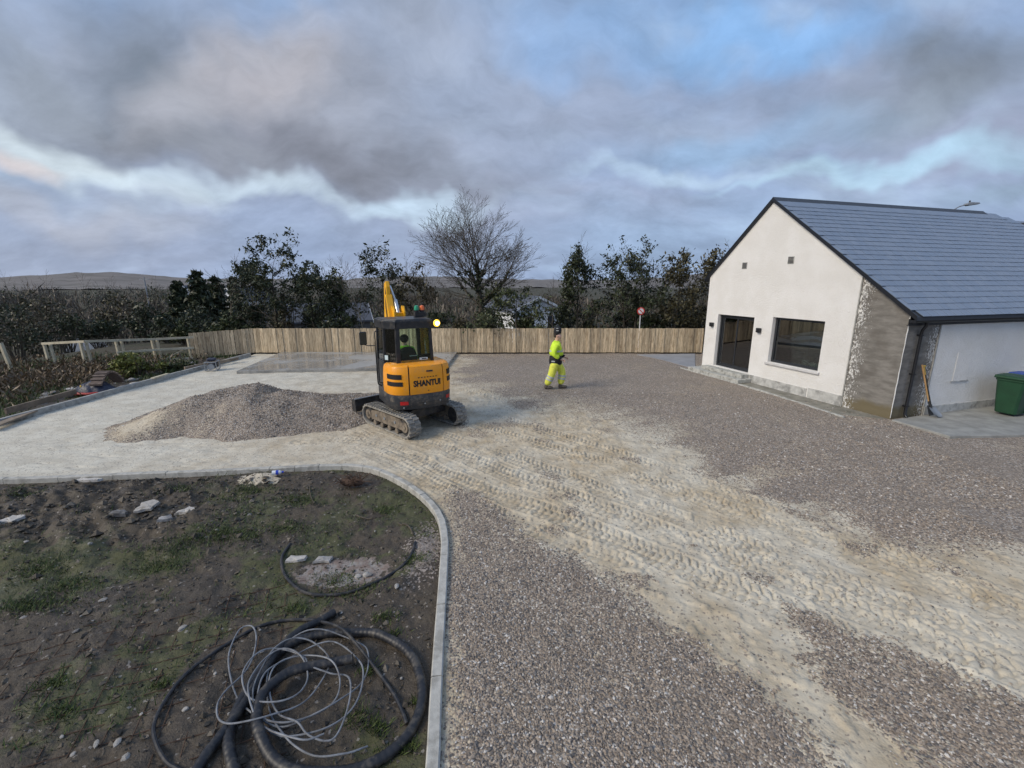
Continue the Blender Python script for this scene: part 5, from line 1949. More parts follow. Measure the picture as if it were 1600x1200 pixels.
# --- operator in the cab; excavator frame, facing +y
op = empty('person', EXC + Vector((0, 0, 0)), EROT)
tag(op, 'person in green hi vis coat seated inside the excavator cab', 'person')
V, Ed, Rd = [Vector((-.13, .12, 1.42))], [], [(.14, .11)]
chain(V, Ed, Rd, 0, [(-.13, .10, 1.62), (-.13, .08, 1.83), (-.13, .09, 1.94), (-.13, .105, 2.02), (-.13, .12, 2.09), (-.13, .12, 2.16), (-.13, .11, 2.225)], [(.13, .10), (.13, .10), .055, .052, .075, .092, .065])
chain(V, Ed, Rd, 6, [(-.13, .225, 2.11)], [.014])
for s_ in (-1, 1):
    e = chain(V, Ed, Rd, 2, [(-.13 + s_ * .19, .09, 1.90), (-.13 + s_ * .27, .12, 1.63), (-.13 + s_ * .30, .38, 1.60)], [.05, .038, .027])
    hand(V, Ed, Rd, e, (.0, 1, .1), (s_, 0, .3), (-s_, .3, .2))
    chain(V, Ed, Rd, 0, [(-.13 + s_ * .10, .22, 1.39), (-.13 + s_ * .14, .52, 1.40), (-.13 + s_ * .14, .56, 1.08), (-.13 + s_ * .14, .60, 1.04)], [.07, .055, .04, .04])
skin('body', V, Ed, Rd, MAT['skin'], op)
V, Ed, Rd = [Vector((-.13, .12, 1.40))], [], [(.19, .15)]
chain(V, Ed, Rd, 0, [(-.13, .10, 1.62), (-.13, .08, 1.82), (-.13, .085, 1.95), (-.13, .09, 2.01)], [(.19, .14), (.20, .14), (.11, .10), (.085, .08)])
for s_ in (-1, 1):
    chain(V, Ed, Rd, 2, [(-.13 + s_ * .19, .09, 1.90), (-.13 + s_ * .27, .12, 1.63), (-.13 + s_ * .295, .33, 1.605)], [.085, .07, .055])
skin('coat', V, Ed, Rd, MAT['green_coat'], op)
mb = MB()
mb.sphere((-.13, .095, 2.175), (.105, .115, .105), 16, 10)
mb.build('beanie', MAT['navy'], op, True)
V, Ed, Rd = [Vector((-.13, .12, 1.38))], [], [(.15, .12)]
for s_ in (-1, 1):
    chain(V, Ed, Rd, 0, [(-.13 + s_ * .10, .22, 1.40), (-.13 + s_ * .14, .50, 1.41), (-.13 + s_ * .14, .55, 1.15)], [.10, .085, .07])
skin('trousers', V, Ed, Rd, MAT['navy'], op)

# ================================================================== THINGS ON THE SOIL BED
def on_soil(pts_px, lift, step):
    W = [np.array(G(u, v)) for u, v in pts_px]
    L = catmull(W, step)
    return [Vector((p[0], p[1], max(soil_z(p[0], p[1]), -.09) + lift)) for p in L]
def smooth_z(P, n=6):
    z = np.array([p.z for p in P])
    k = np.ones(2 * n + 1) / (2 * n + 1)
    zs = np.convolve(np.pad(z, n, mode='edge'), k, 'valid')
    return [Vector((p.x, p.y, max(a, p.z - .015))) for p, a in zip(P, zs)]
def corrugated(name, P, r_, label, cat, mat):
    c = sum(P, Vector()) / len(P)
    o0 = Vector((c.x, c.y, 0))
    mb = MB()
    mb.tube([p - o0 for p in P], [r_ * (1.0 if (i // 2) % 2 else .945) for i in range(len(P))], 12)
    o = mb.build(name, mat, None, True)
    o.location = o0
    tag(o, label, cat)
    return o
PA = [(523, 955), (505, 965), (487, 976), (448, 1004), (420, 1040), (404, 1064), (382, 1100), (352, 1140), (310, 1198), (270, 1262)]
P = smooth_z(on_soil(PA, .038, .012))
P = [p + Vector((0, 0, .05 * math.exp(-((i / len(P) - .45) / .25) ** 2))) for i, p in enumerate(P)]
corrugated('drain_pipe', P, .041, 'short black corrugated pipe lying straight across the coil', 'pipe', MAT['pipe'])
PB = [(378, 1240), (362, 1190), (357, 1155), (365, 1118), (392, 1062), (428, 1024), (469, 1001), (520, 989), (580, 987), (622, 1004), (649, 1034), (660, 1082), (646, 1130), (607, 1170), (550, 1198), (490, 1206), (440, 1194), (413, 1166), (402, 1128), (414, 1092), (450, 1062), (500, 1046), (552, 1036)]
P = on_soil(PB, .040, .012)
n = len(P)
P = smooth_z([p + Vector((0, 0, .085 * sstep(np.array(i / n), .74, .86))) for i, p in enumerate(P)], 10)
corrugated('drain_pipe', P, .045, 'thick black corrugated pipe coiled in a wide ring on the soil', 'pipe', MAT['pipe'])
CR8 = lambda L: [(220 + x / 3.333, 930 + y / 3.333) for x, y in L]
PH = [(289, 1203), (259, 1186), (242, 1155), (241, 1125), (259, 1090), (292, 1050), (334, 1017), (382, 987), (412, 973), (448, 965), (490, 967), (522, 981), (552, 1006), (580, 1034), (610, 1070), (626, 1098), (635, 1122)]
P = smooth_z(on_soil(PH, .022, .03), 5)
P = [p + Vector((0, 0, .09 * math.exp(-((i / len(P) - .70) / .10) ** 2))) for i, p in enumerate(P)]
c = sum(P, Vector()) / len(P); o0 = Vector((c.x, c.y, 0))
mb = MB(); mb.tube([p - o0 for p in P], .0165, 8)
o = mb.build('water_hose', MAT['pipe'], None, True); o.location = o0
tag(o, 'thin black hose looping out left of the wire coil', 'hose')
WC = [(1180, 775), (1080, 830), (940, 850), (820, 800), (740, 730), (680, 620), (655, 500), (665, 400), (720, 290), (820, 225), (940, 205), (1080, 220), (1170, 270), (1185, 350), (1160, 430), (1090, 520), (980, 610), (860, 660), (740, 690), (650, 665), (560, 600), (490, 500), (462, 390), (475, 290), (520, 205), (580, 190), (605, 240), (580, 330), (520, 430), (440, 520), (400, 590), (410, 660), (480, 695), (600, 690), (720, 640), (850, 560), (940, 460), (985, 370), (960, 300), (890, 258), (800, 262), (720, 300), (660, 360), (600, 470), (590, 570), (640, 680), (750, 740), (900, 745), (1020, 690), (1120, 590), (1160, 480), (1150, 380), (1090, 300), (1000, 265), (900, 285), (800, 335), (700, 405), (640, 480), (612, 590), (640, 662), (760, 694), (900, 645), (1010, 560), (1040, 470), (1000, 390), (900, 350), (800, 358), (720, 400), (678, 470), (680, 560), (730, 640), (820, 700), (880, 770), (1000, 790), (1070, 680), (1098, 560), (1080, 450), (990, 430), (880, 400), (860, 360), (790, 318), (700, 315), (620, 355), (545, 450), (545, 530), (600, 592), (720, 600), (820, 550), (872, 450), (840, 360), (740, 330), (640, 390), (570, 520), (600, 660), (700, 745), (850, 800), (960, 760)]
P = on_soil(CR8(WC), 0, .03)
n = len(P)
base_z = np.convolve(np.pad(np.array([p.z for p in P]), 15, mode='edge'), np.ones(31) / 31, 'valid')
P = [Vector((p.x, p.y, base_z[i] + .055 + .11 * (i / n) + .03 * math.sin(i * .13) + .02 * math.sin(i * .31))) for i, p in enumerate(P)]
c = sum(P, Vector()) / len(P); o0 = Vector((c.x, c.y, 0))
mb = MB(); mb.tube([p - o0 for p in P], .0074, 8)
o = mb.build('wire_coil', MAT['wire'], None, True); o.location = o0
tag(o, 'tangled coil of grey wire lying on the black pipe ring', 'wire')
PQ = [(453, 846), (443, 860), (439, 876), (446, 896), (464, 914), (486, 923), (510, 924), (540, 920), (570, 912), (600, 898), (628, 880), (642, 864), (649, 846)]
P = smooth_z(on_soil(PQ, .016, .03), 4)
c = sum(P, Vector()) / len(P); o0 = Vector((c.x, c.y, 0))
mb = MB(); mb.tube([p - o0 for p in P], .019, 8)
o = mb.build('hose_piece', MAT['pipe'], None, True); o.location = o0
tag(o, 'black hose lying in an arc round the grey puddle', 'hose')
for pts_, lab in (([(622, 810), (632, 818), (640, 824), (646, 834)], 'short dark stick near the bend of the garden kerb'), ([(484, 757), (484, 766), (487, 774), (491, 782)], 'thin bent black hose end near the rusty tangle'), ([(556, 800), (566, 804), (582, 805)], 'dark stick lying in the moss above the puddle')):
    P = on_soil(pts_, .015, .04)
    c = sum(P, Vector()) / len(P); o0 = Vector((c.x, c.y, 0))
    mb = MB(); mb.tube([p - o0 for p in P], .012, 6)
    o = mb.build('stick', MAT['bark'], None, True); o.location = o0
    tag(o, lab, 'stick')
# rusty reinforcement mesh, half sunk in the soil
mesh_root = empty('reinforcing_mesh', (-3.2, 3.2, 0))
tag(mesh_root, 'rusty steel reinforcing mesh half sunk in the bare soil', 'steel mesh')
o0 = Vector((-3.2, 3.2, 0))
d1 = (Vector((*G(300, 1022), 0)) - Vector((*G(60, 1085), 0))).normalized()
d2 = Vector((-d1.y, d1.x, 0))
c0 = Vector((*G(190, 1090), 0))
def rebar(a, b_):
    P = []
    nn = max(4, int((b_ - a).length / .07))
    for i in range(nn + 1):
        q = a.lerp(b_, i / nn)
        inside = float(poly_sd(np.array([q.x]), np.array([q.y]), BEDPOLY)[0]) < -.1
        if not inside: continue
        P.append(q)
    if len(P) < 3: return
    z = np.array([soil_z(q.x, q.y) for q in P])
    zs = np.convolve(np.pad(z, 4, mode='edge'), np.ones(9) / 9, 'valid') + .002
    mb = MB(); mb.tube([Vector((q.x, q.y, zz)) - o0 for q, zz in zip(P, zs)], .0042, 5)
    mb.build('bar', MAT['rust'], mesh_root)
for k in range(-6, 7):
    rebar(c0 + d2 * k * .2 - d1 * 1.35, c0 + d2 * k * .2 + d1 * 1.35)
for k in range(-6, 7):
    rebar(c0 + d1 * k * .2 - d2 * 1.25, c0 + d1 * k * .2 + d2 * 1.25)
# stones
def rock_mesh(seed, fl=.6, n=2):
    import bmesh
    bm = bmesh.new()
    bmesh.ops.create_icosphere(bm, subdivisions=n, radius=1.0)
    rr = random.Random(seed)
    ph = [rr.uniform(0, 6) for _ in range(9)]
    for v_ in bm.verts:
        p = v_.co
        k = 1 + .16 * math.sin(2.1 * p.x + ph[0]) + .14 * math.sin(2.7 * p.y + ph[1]) + .12 * math.sin(3.1 * p.z + ph[2]) + .08 * math.sin(5 * p.x + 4 * p.y + ph[3])
        v_.co = Vector((p.x * k, p.y * k * .78, p.z * k * fl))
    me = bpy.data.meshes.new('stone')
    bm.to_mesh(me); bm.free()
    me.shade_smooth()
    try: me.set_sharp_from_angle(angle=R(30))
    except Exception: pass
    return me
RK = [rock_mesh(k, .55) for k in range(5)]
RKP = []
for k in range(4):
    me = rock_mesh(20 + k, .5); me.materials.append(MAT['stone_pale']); RKP.append(me)
for me in RK: me.materials.append(MAT['stone'])
def stone_at(u, v, size, label, group=None, pale=True, name='stone', fl=1.0):
    x, y = G(u, v)
    me = random.choice(RKP if pale else RK)
    o = obj(name, me)
    o.location = (x, y, soil_z(x, y) + size * .25)
    o.scale = (size, size * random.uniform(.8, 1.1), size * fl)
    o.rotation_euler = (random.uniform(-.2, .2), random.uniform(-.2, .2), random.uniform(0, 6))
    return tag(o, label, 'stone', group)
stone_at(283, 976, .052, 'smooth pale round stone alone on the soil above the mesh')
stone_at(620, 917, .045, 'white stone lying below the end of the black hose arc')
stone_at(558, 893, .05, 'white stone in the middle of the grey puddle', pale=True)
stone_at(572, 890, .05, 'flat white stone at the right edge of the grey puddle')
stone_at(182, 1156, .035, 'elongated pale stone near the lower end of the mesh')
stone_at(150, 1160, .03, 'little white stone beside the mesh bars')
stone_at(288, 1104, .030, 'bright white pebble just inside the hose loop')
stone_at(195, 1180, .038, 'grey oval stone at the bottom of the mesh')
stone_at(160, 936, .040, 'cream stone on bare soil left of the mesh')
rr = random.Random(12)
peb_, gst_, rub_ = [], [], []
for k in range(20):
    u, v = rr.uniform(60, 640), rr.uniform(800, 1180)
    peb_.append((u, stone_at(u, v, rr.uniform(.014, .024), 'tiny pale pebble scattered on the soil bed', 'pebbles on the soil bed', True, 'pebble')))
rank_labels(peb_, 'tiny pale pebble on the soil bed, %s of them from the left')
for k in range(9):
    u, v = rr.uniform(20, 600), rr.uniform(790, 1000)
    gst_.append((u, stone_at(u, v, rr.uniform(.022, .045), 'small grey brown stone scattered on the soil bed', 'grey stones on the soil bed', False, 'stone')))
rank_labels(gst_, 'small grey brown stone on the soil bed, %s of them from the left')
# broken slabs thrown on the clods
def slab(u, v, poly, th, rot, label, mat):
    x, y = G(u, v)
    rj = random.Random(int(u * 7 + v))
    pp = []
    for (ax, ay), (bx, by) in zip(poly, poly[1:] + poly[:1]):
        for f in (0, .33, .66):
            pp.append((ax + (bx - ax) * f + rj.uniform(-.018, .018), ay + (by - ay) * f + rj.uniform(-.018, .018)))
    pp = [(x_ * .8, y_ * .8) for x_, y_ in pp]
    nn_ = len(pp)
    mb = MB()
    tops_ = [(x_, y_, th / 2 + rj.uniform(-.012, .012)) for x_, y_ in pp]
    bots_ = [(x_ * 1.06, y_ * 1.06, -th / 2) for x_, y_ in pp]
    mid_ = [(0, 0, th / 2 + .012)]
    mb.add(tops_ + bots_ + mid_, [(i_, (i_ + 1) % nn_, 2 * nn_) for i_ in range(nn_)] + [(i_ + nn_, (i_ + 1) % nn_ + nn_, (i_ + 1) % nn_, i_) for i_ in range(nn_)] + [tuple(range(2 * nn_ - 1, nn_ - 1, -1))])
    o = mb.build('broken_slab', mat, None)
    o.location = (x, y, soil_z(x, y) + .028)
    o.rotation_euler = rot
    return tag(o, label, 'rubble')
slab(232, 797, [(-.17, -.12), (.10, -.16), (.20, .02), (.06, .15), (-.12, .10)], .04, (.25, -.12, .3), 'flat grey broken slab tilted on the dark clods', MAT['stone_pale'])
slab(188, 808, [(-.14, -.05), (.13, -.07), (.10, .05), (-.08, .08)], .05, (.1, .15, .2), 'narrow broken piece left of the tilted slab', MAT['stone'])
slab(290, 798, [(-.16, -.07), (.06, -.10), (.18, .0), (.02, .10)], .05, (.1, -.1, .1), 'pale jagged lump right of the tilted slab', MAT['stone_pale'])
slab(258, 812, [(-.12, -.06), (.13, -.05), (.09, .08), (-.07, .07)], .04, (.05, .1, .5), 'grey broken chunk in front of the tilted slab', MAT['stone'])
slab(14, 806, [(-.20, -.09), (.10, -.12), (.24, .03), (-.02, .11)], .05, (.12, -.05, .25), 'white broken slab at the left edge of the clods', MAT['stone_pale'])
slab(140, 757, [(-.24, -.05), (.22, -.04), (.26, .04), (-.2, .06)], .04, (.05, 0, .05), 'long white strip of mortar by the garden kerb', MAT['stone_pale'])
slab(462, 870, [(-.16, -.05), (.12, -.07), (.17, .04), (-.08, .08)], .03, (.04, 0, .3), 'pale flat slab left of the grey puddle', MAT['stone_pale'])
slab(504, 869, [(-.14, -.06), (.12, -.06), (.15, .05), (-.1, .07)], .03, (.03, 0, .1), 'pale flat slab above the grey puddle', MAT['stone'])
# bottle
bt = empty('plastic_bottle', (*G(435, 744), .075), R(15))
tag(bt, 'small white and blue plastic bottle lying by the garden kerb', 'bottle')
MAT['bottle_w'] = M_('white plastic', (.75, .76, .78), .3, .05, 10)
MAT['bottle_b'] = M_('blue plastic', (.03, .06, .42), .3, .1, 10)
mb = MB(); mb.tube([(-.10, 0, 0), (-.095, 0, 0), (.02, 0, 0), (.05, 0, 0), (.065, 0, 0)], [.02, .042, .042, .03, .016], 14); mb.build('bottle_body', MAT['bottle_w'], bt, True)
mb = MB(); mb.tube([(-.03, 0, 0), (.018, 0, 0)], .0435, 14); mb.build('bottle_label', MAT['bottle_b'], bt, True)
mb = MB(); mb.tube([(.0655, 0, 0), (.095, 0, 0)], .019, 12); mb.build('bottle_cap', MAT['bottle_b'], bt, True)
# rusty root tangle
rt = empty('root_tangle', (*G(550, 757), 0))
tag(rt, 'dark rusty brown tangle of roots and wire at the top of the bed', 'roots')
rr = random.Random(3)
mb = MB()
for k in range(46):
    a = rr.uniform(0, 6.28)
    L = rr.uniform(.12, .38)
    p0 = Vector((rr.uniform(-.16, .16), rr.uniform(-.10, .10), rr.uniform(0, .06)))
    p1 = p0 + Vector((math.cos(a) * L * .5, math.sin(a) * L * .35, rr.uniform(.03, .16)))
    p2 = p0 + Vector((math.cos(a + rr.uniform(-.5, .5)) * L, math.sin(a) * L * .6, rr.uniform(-.03, .16)))
    mb.tube([p0, p1, p2], [.010, .007, .003], 4)
mb.build('stems', MAT['rust'], rt)
me = rock_mesh(77, .6); me.materials.append(MAT['rust'])
o = obj('root_ball', me, None, rt, (0, 0, .04)); o.scale = (.17, .13, .14)

# ================================================================== AT THE HOUSE CORNER
def hpos(s_, y_, z_=0):
    return HA + Matrix.Rotation(HROT, 3, 'Z') @ Vector((s_, y_, z_))
# shovel and spade leaning on the side wall (house frame: x out of the wall)
MAT['shaft'] = M_('wooden shaft', (.46, .28, .12), .6, .2, 6)
MAT['shaft_y'] = M_('yellow handle', (.62, .40, .06), .5, .15, 8)
sh = empty('shovel', hpos(HL + .17, 1.06, .07), HROT)
tag(sh, 'shovel with pale wooden shaft leaning on the bare house corner', 'shovel')
mb = MB(); mb.tube([(0.0, .0, .36), (-.09, -.40, 1.38)], [.019, .021], 10); mb.build('shaft', MAT['shaft'], sh, True)
mb = MB(); mb.tube([(.045, .07, .20), (.0, .0, .37), (-.005, -.02, .42)], [.025, .024, .023], 10); mb.build('socket', MAT['steel_dark'], sh, True)
mb = MB()
for i, (w0, y0) in enumerate(((.12, 0),)):
    pts_ = []
    vs_, fs_ = [], []
    for k, (d, w, lift) in enumerate(((0, .115, .03), (.10, .125, .008), (.22, .12, .0), (.30, .085, .004))):
        for j in range(7):
            f = j / 6 * 2 - 1
            vs_.append((.045 + d * .55, .07 + f * w + d * .30, .215 - d * .62 + lift + .025 * f * f))
    for k in range(3):
        for j in range(6):
            a = k * 7 + j
            fs_.append((a, a + 1, a + 8, a + 7))
    nv = len(vs_)
    vs_ += [(x, y, z - .006) for x, y, z in vs_]
    fs_ += [tuple(nv + q for q in f[::-1]) for f in fs_[:]]
    mb.add(vs_, fs_)
mb.build('shovel_blade', MAT['galv'], sh, True)
sp = empty('spade', hpos(HL + .14, 1.20, .07), HROT)
tag(sp, 'dark spade with yellow grip leaning next to the shovel', 'spade')
mb = MB(); mb.tube([(0, 0, .30), (-.06, -.36, 1.12)], .016, 8); mb.build('shaft', MAT['black_plastic'], sh if False else sp, True)
mb = MB(); mb.tube([(-.06, -.36, 1.12), (-.075, -.447, 1.32)], .022, 8); mb.tube([(-.075, -.50, 1.335), (-.077, -.45, 1.345), (-.075, -.39, 1.34)], .02, 8); mb.build('grip', MAT['shaft_y'], sp, True)
mb = MB(); mb.prism([(-.09, .0), (.09, .0), (.095, .28), (-.095, .28)], 'x', .0, .006); bl_ = mb.build('spade_blade', MAT['steel_dark'], sp, bevel=.002); bl_.location = (.03, .05, .01); bl_.rotation_euler = (.1, -.26, 0)
# wheeled bins
MAT['bin_green'] = M_('green bin plastic', (.009, .050, .022), .5, .15, 4, .2, 80, .002)
MAT['bin_blue'] = M_('blue bin plastic', (.03, .07, .30), .45, .15, 4, .2, 80, .002)
def wheelie(pos_, rz_, lid, label, marks):
    r_ = empty('wheeled_bin', pos_, rz_)
    tag(r_, label, 'wheeled bin', 'bins by the house')
    mb = MB()
    lv = [(.06, .21, .25), (.10, .215, .26), (.55, .25, .31), (.92, .275, .345), (.93, .295, .365), (.98, .295, .365)]
    vs_, fs_ = [], []
    for z_, hx, hy in lv:
        c_ = .05
        vs_ += [(hx, hy - c_, z_), (hx - c_, hy, z_), (-hx + c_, hy, z_), (-hx, hy - c_, z_), (-hx, -hy + c_, z_), (-hx + c_, -hy, z_), (hx - c_, -hy, z_), (hx, -hy + c_, z_)]
    for k in range(len(lv) - 1):
        for j in range(8):
            fs_.append((k * 8 + j, k * 8 + (j + 1) % 8, k * 8 + 8 + (j + 1) % 8, k * 8 + 8 + j))
    fs_ += [tuple(range(7, -1, -1)), tuple((len(lv) - 1) * 8 + j for j in range(8))]
    mb.add(vs_, fs_)
    bb = mb.build('bin_body', MAT['bin_green'], r_, bevel=.01)
    mb = MB()
    mb.prism([(-.39, .985), (.36, .985), (.385, 1.0), (.36, 1.05), (0, 1.075), (-.36, 1.065), (-.40, 1.02)], 'x', -.305, .305)
    mb.build('lid', lid, r_, bevel=.012)
    mb = MB(); mb.tube([(-.24, .38, 1.0), (-.24, .44, 1.02), (.24, .44, 1.02), (.24, .38, 1.0)], .016, 8); mb.build('handle', MAT['bin_green'], r_, True)
    for sx in (-1, 1):
        mb = MB(); mb.disc((sx * .265, .27, .10), (1, 0, 0), .10, .055, 20); mb.build('wheel', MAT['black_plastic'], r_, True)
    mb = MB(); mb.tube([(-.26, .27, .10), (.26, .27, .10)], .012, 8); mb.build('axle', MAT['steel_dark'], r_)
    if marks:
        mb = MB(); mb.box(-.285, -.277, -.13, .06, .80, .845); mb.build('number_plate', MAT['white_cloth'], r_)
        bb2 = mb
    return r_
wheelie(hpos(HL + .68, 3.38, .071), HROT + R(3), MAT['bin_green'], 'green wheeled bin standing on the apron by the side wall', False)
wheelie(hpos(HL + .62, 4.12, .071), HROT + R(-4), MAT['bin_blue'], 'wheeled bin with blue lid behind the green bin', False)

# ================================================================== LEFT EDGE: JUNK BY THE BOUNDARY KERB
def vz(x, y): return verge_z(x, y)
# spare rubber track standing in an arch
tx, ty = G(170, 614)
sr = empty('rubber_track_band', (tx - .25, ty + .3, 0), R(100))
tag(sr, 'old brown ribbed rubber crawler track arched against the rubble', 'rubber track')
mb = MB()
N = 30
arc = []
for i in range(N + 1):
    f = i / N
    arc.append(Vector((-.55 + 1.1 * f, 0, .02 + .62 * math.sin(math.pi * (.12 + .82 * f)) ** .8)))
vs_, fs_ = [], []
for i, p in enumerate(arc):
    d = (arc[min(i + 1, N)] - arc[max(i - 1, 0)]).normalized()
    nn = Vector((-d.z, 0, d.x))
    for w_, o_ in ((-.17, 0), (.17, 0), (.17, -.03), (-.17, -.03)):
        vs_.append((p.x + nn.x * o_, w_, p.z + nn.z * o_))
for i in range(N):
    for k in range(4):
        fs_.append((i * 4 + k, i * 4 + (k + 1) % 4, i * 4 + 4 + (k + 1) % 4, i * 4 + 4 + k))
mb.add(vs_, fs_)
MAT['old_rubber'] = M_('perished rubber', (.13, .10, .085), .9, .3, 8, .4, 40, .006)
mb.build('band', MAT['old_rubber'], sr)
for i in range(1, N, 3):
    p = arc[i]
    d = (arc[i + 1] - arc[i - 1]).normalized()
    nn = Vector((-d.z, 0, d.x))
    if nn.z < 0: nn = -nn
    mb = MB(); mb.bar(p + nn * .016 + Vector((0, -.18, 0)), p + nn * .016 + Vector((0, .18, 0)), .07, .05, nn)
    mb.build('rib', MAT['old_rubber'], sr)
# tarpaulin bundle
MAT['tarp'] = M_('navy tarpaulin', (.020, .026, .050), .45, .3, 4, .6, 8, .04)
MAT['red_tarp'] = M_('red edging', (.34, .02, .02), .5, .2, 5)
tx, ty = G(140, 616)
ta = empty('tarpaulin_bundle', (tx, ty + .25, 0))
tag(ta, 'dark blue tarpaulin bundle with red edge dumped beside the kerb', 'tarpaulin')
X_, Y_ = np.meshgrid(np.linspace(-1, 1, 40), np.linspace(-1, 1, 30))
r2_ = np.sqrt(X_ ** 2 + Y_ ** 2)
Zt = .42 * np.clip(1 - r2_ ** 2.2, 0, 1) ** .7 * (.7 + .6 * fbm(X_, Y_, 2.2, 4, 201)) + (fbm(X_ + .5 * Y_, Y_, 4, 3, 202) - .5) * .12 - .02
me = np_mesh('sheet', np.stack([X_ * .62, Y_ * .42, Zt], -1).reshape(-1, 3), grid_faces(40, 30), MAT['tarp'], True)
obj('sheet', me, None, ta)
mb = MB(); mb.tube([(-.5, -.38, .03), (-.2, -.43, .06), (.1, -.43, .05), (.35, -.40, .08), (.52, -.30, .04)], [.03, .045, .04, .035, .02], 8); mb.build('edge_roll', MAT['red_tarp'], ta, True)
mb = MB(); mb.sphere((-.18, -.30, .27), (.03, .02, .045), 8, 6); mb.build('yellow_tag', MAT['shaft_y'], ta, True)
# planks
def plank(name, a, b_, w, h, label, mat):
    c = (a + b_) / 2
    mb = MB(); mb.bar(a - c, b_ - c, w, h)
    o = mb.build(name, mat, None, bevel=.004); o.location = c
    return tag(o, label, 'plank', 'planks along the verge')
plank('plank', Vector((*G(8, 641, .25), .22)), Vector((*G(118, 612, .2), .20)), .06, .16, 'long weathered board on edge left of the tarpaulin', MAT['wood_brown'])
plank('plank', Vector((*G(288, 574, .2), .16)), Vector((*G(372, 559, .2), .16)), .06, .12, 'weathered board on edge behind the small engine', MAT['wood_brown'])
plank('plank', Vector((*G(0, 668, .2), .12)) + Vector((-.5, .2, 0)), Vector((*G(70, 640, .2), .12)) + Vector((-.5, .2, 0)), .2, .04, 'grey board lying flat at the bottom of the bank', MAT['wood_brown'])
plank('plank', Vector((*G(238, 590, .2), .17)), Vector((*G(262, 583, .2), .17)), .12, .05, 'short pale board on the rubble by the shrub', MAT['wood_pale'])
rr = random.Random(9)
for k in range(30):
    f = rr.random()
    u = 60 + 260 * f
    v = 628 - 58 * f + rr.uniform(-12, -1)
    x, y = G(u, v, .05)
    x = min(x, -13.12 - rr.uniform(0, .5))
    o = obj('rubble_stone', rr.choice(RK))
    s_ = rr.uniform(.06, .15)
    o.location = (x, y, vz(x, y) + s_ * .3)
    o.scale = (s_ * 1.3, s_, s_)
    o.rotation_euler = (rr.uniform(-.3, .3), rr.uniform(-.3, .3), rr.uniform(0, 6))
    tag(o, 'rough grey rubble stone on the kerb bank', 'stone', 'rubble along the boundary kerb')
    rub_.append((u, o))
rank_labels(rub_, 'rough grey rubble stone on the kerb bank, %s of them from the left')
for (u, v, sx, lab) in ((212, 597, .30, 'large pale flat stone on the bank right of the old track'), (228, 598, .22, 'white flat stone at the kerb below the shrub'), (196, 602, .24, 'grey flat stone next to the old rubber track'), (110, 606, .2, 'pale stone lying left of the tarpaulin')):
    x, y = G(u, v, .1)
    x = min(x, -13.2)
    me = random.choice(RKP if 'pale' in lab or 'white' in lab else RK)
    o = obj('rubble_stone', me); o.location = (x, y, vz(x, y) + .07); o.scale = (sx, sx * .7, sx * .45); o.rotation_euler = (.1, .05, rr.uniform(0, 3))
    tag(o, lab, 'stone')
# small petrol engine on the dust
pe = empty('petrol_pump', (*G(333, 579), .02), R(20))
tag(pe, 'small dark petrol pump in a tube frame by the boundary kerb', 'pump')
mb = MB()
for sx in (-1, 1):
    mb.tube([(sx * .2, -.26, .03), (sx * .2, .26, .03), (sx * .2, .28, .36), (sx * .2, -.28, .36), (sx * .2, -.26, .03)], .016, 6)
for y_ in (-.26, .26):
    mb.tube([(-.2, y_, .03), (.2, y_, .03)], .016, 6); mb.tube([(-.2, y_ * 1.07, .36), (.2, y_ * 1.07, .36)], .016, 6)
mb.build('tube_frame', MAT['galv'], pe, True)
mb = MB(); mb.box(-.13, .13, -.12, .16, .08, .32, .03); mb.build('engine_block', MAT['steel_dark'], pe)
mb = MB(); mb.box(-.16, .16, -.10, .14, .38, .50, .04); mb.build('fuel_tank', MAT['tarp'], pe)
mb = MB(); mb.disc((0, -.20, .17), (0, 1, 0), .12, .10, 18); mb.build('pump_housing', MAT['galv'], pe, True)
mb = MB(); mb.disc((.17, .05, .22), (1, 0, 0), .10, .06, 18); mb.build('recoil_starter', MAT['black_plastic'], pe, True)
# red and white road sign beyond the fence
_sp = atY(1001, 486, 23.4)
sg = empty('road_sign', (_sp.x, 23.4, _sp.z - 2.6))
tag(sg, 'round red and white road sign on a pole behind the fence', 'sign')
MAT['sign_red'] = M_('sign red', (.55, .05, .04), .45, .1, 4)
MAT['sign_white'] = M_('sign white', (.78, .76, .76), .5, .05, 4)
mb = MB(); mb.tube([(0, 0, 0), (0, 0, 2.8)], .025, 8); mb.build('pole', MAT['sign_white'], sg, True)
mb = MB(); mb.disc((0, -.05, 2.6), (0, 1, 0), .20, .02, 26); pl = mb.build('sign_plate', MAT['sign_red'], sg)
mb = MB(); mb.disc((0, -.064, 2.6), (0, 1, 0), .14, .006, 26); mb.build('sign_face', MAT['sign_white'], pl)
mb = MB(); mb.bar((-.10, -.072, 2.70), (.10, -.072, 2.50), .045, .008, (0, 1, 0)); mb.build('sign_bar', MAT['sign_red'], pl)

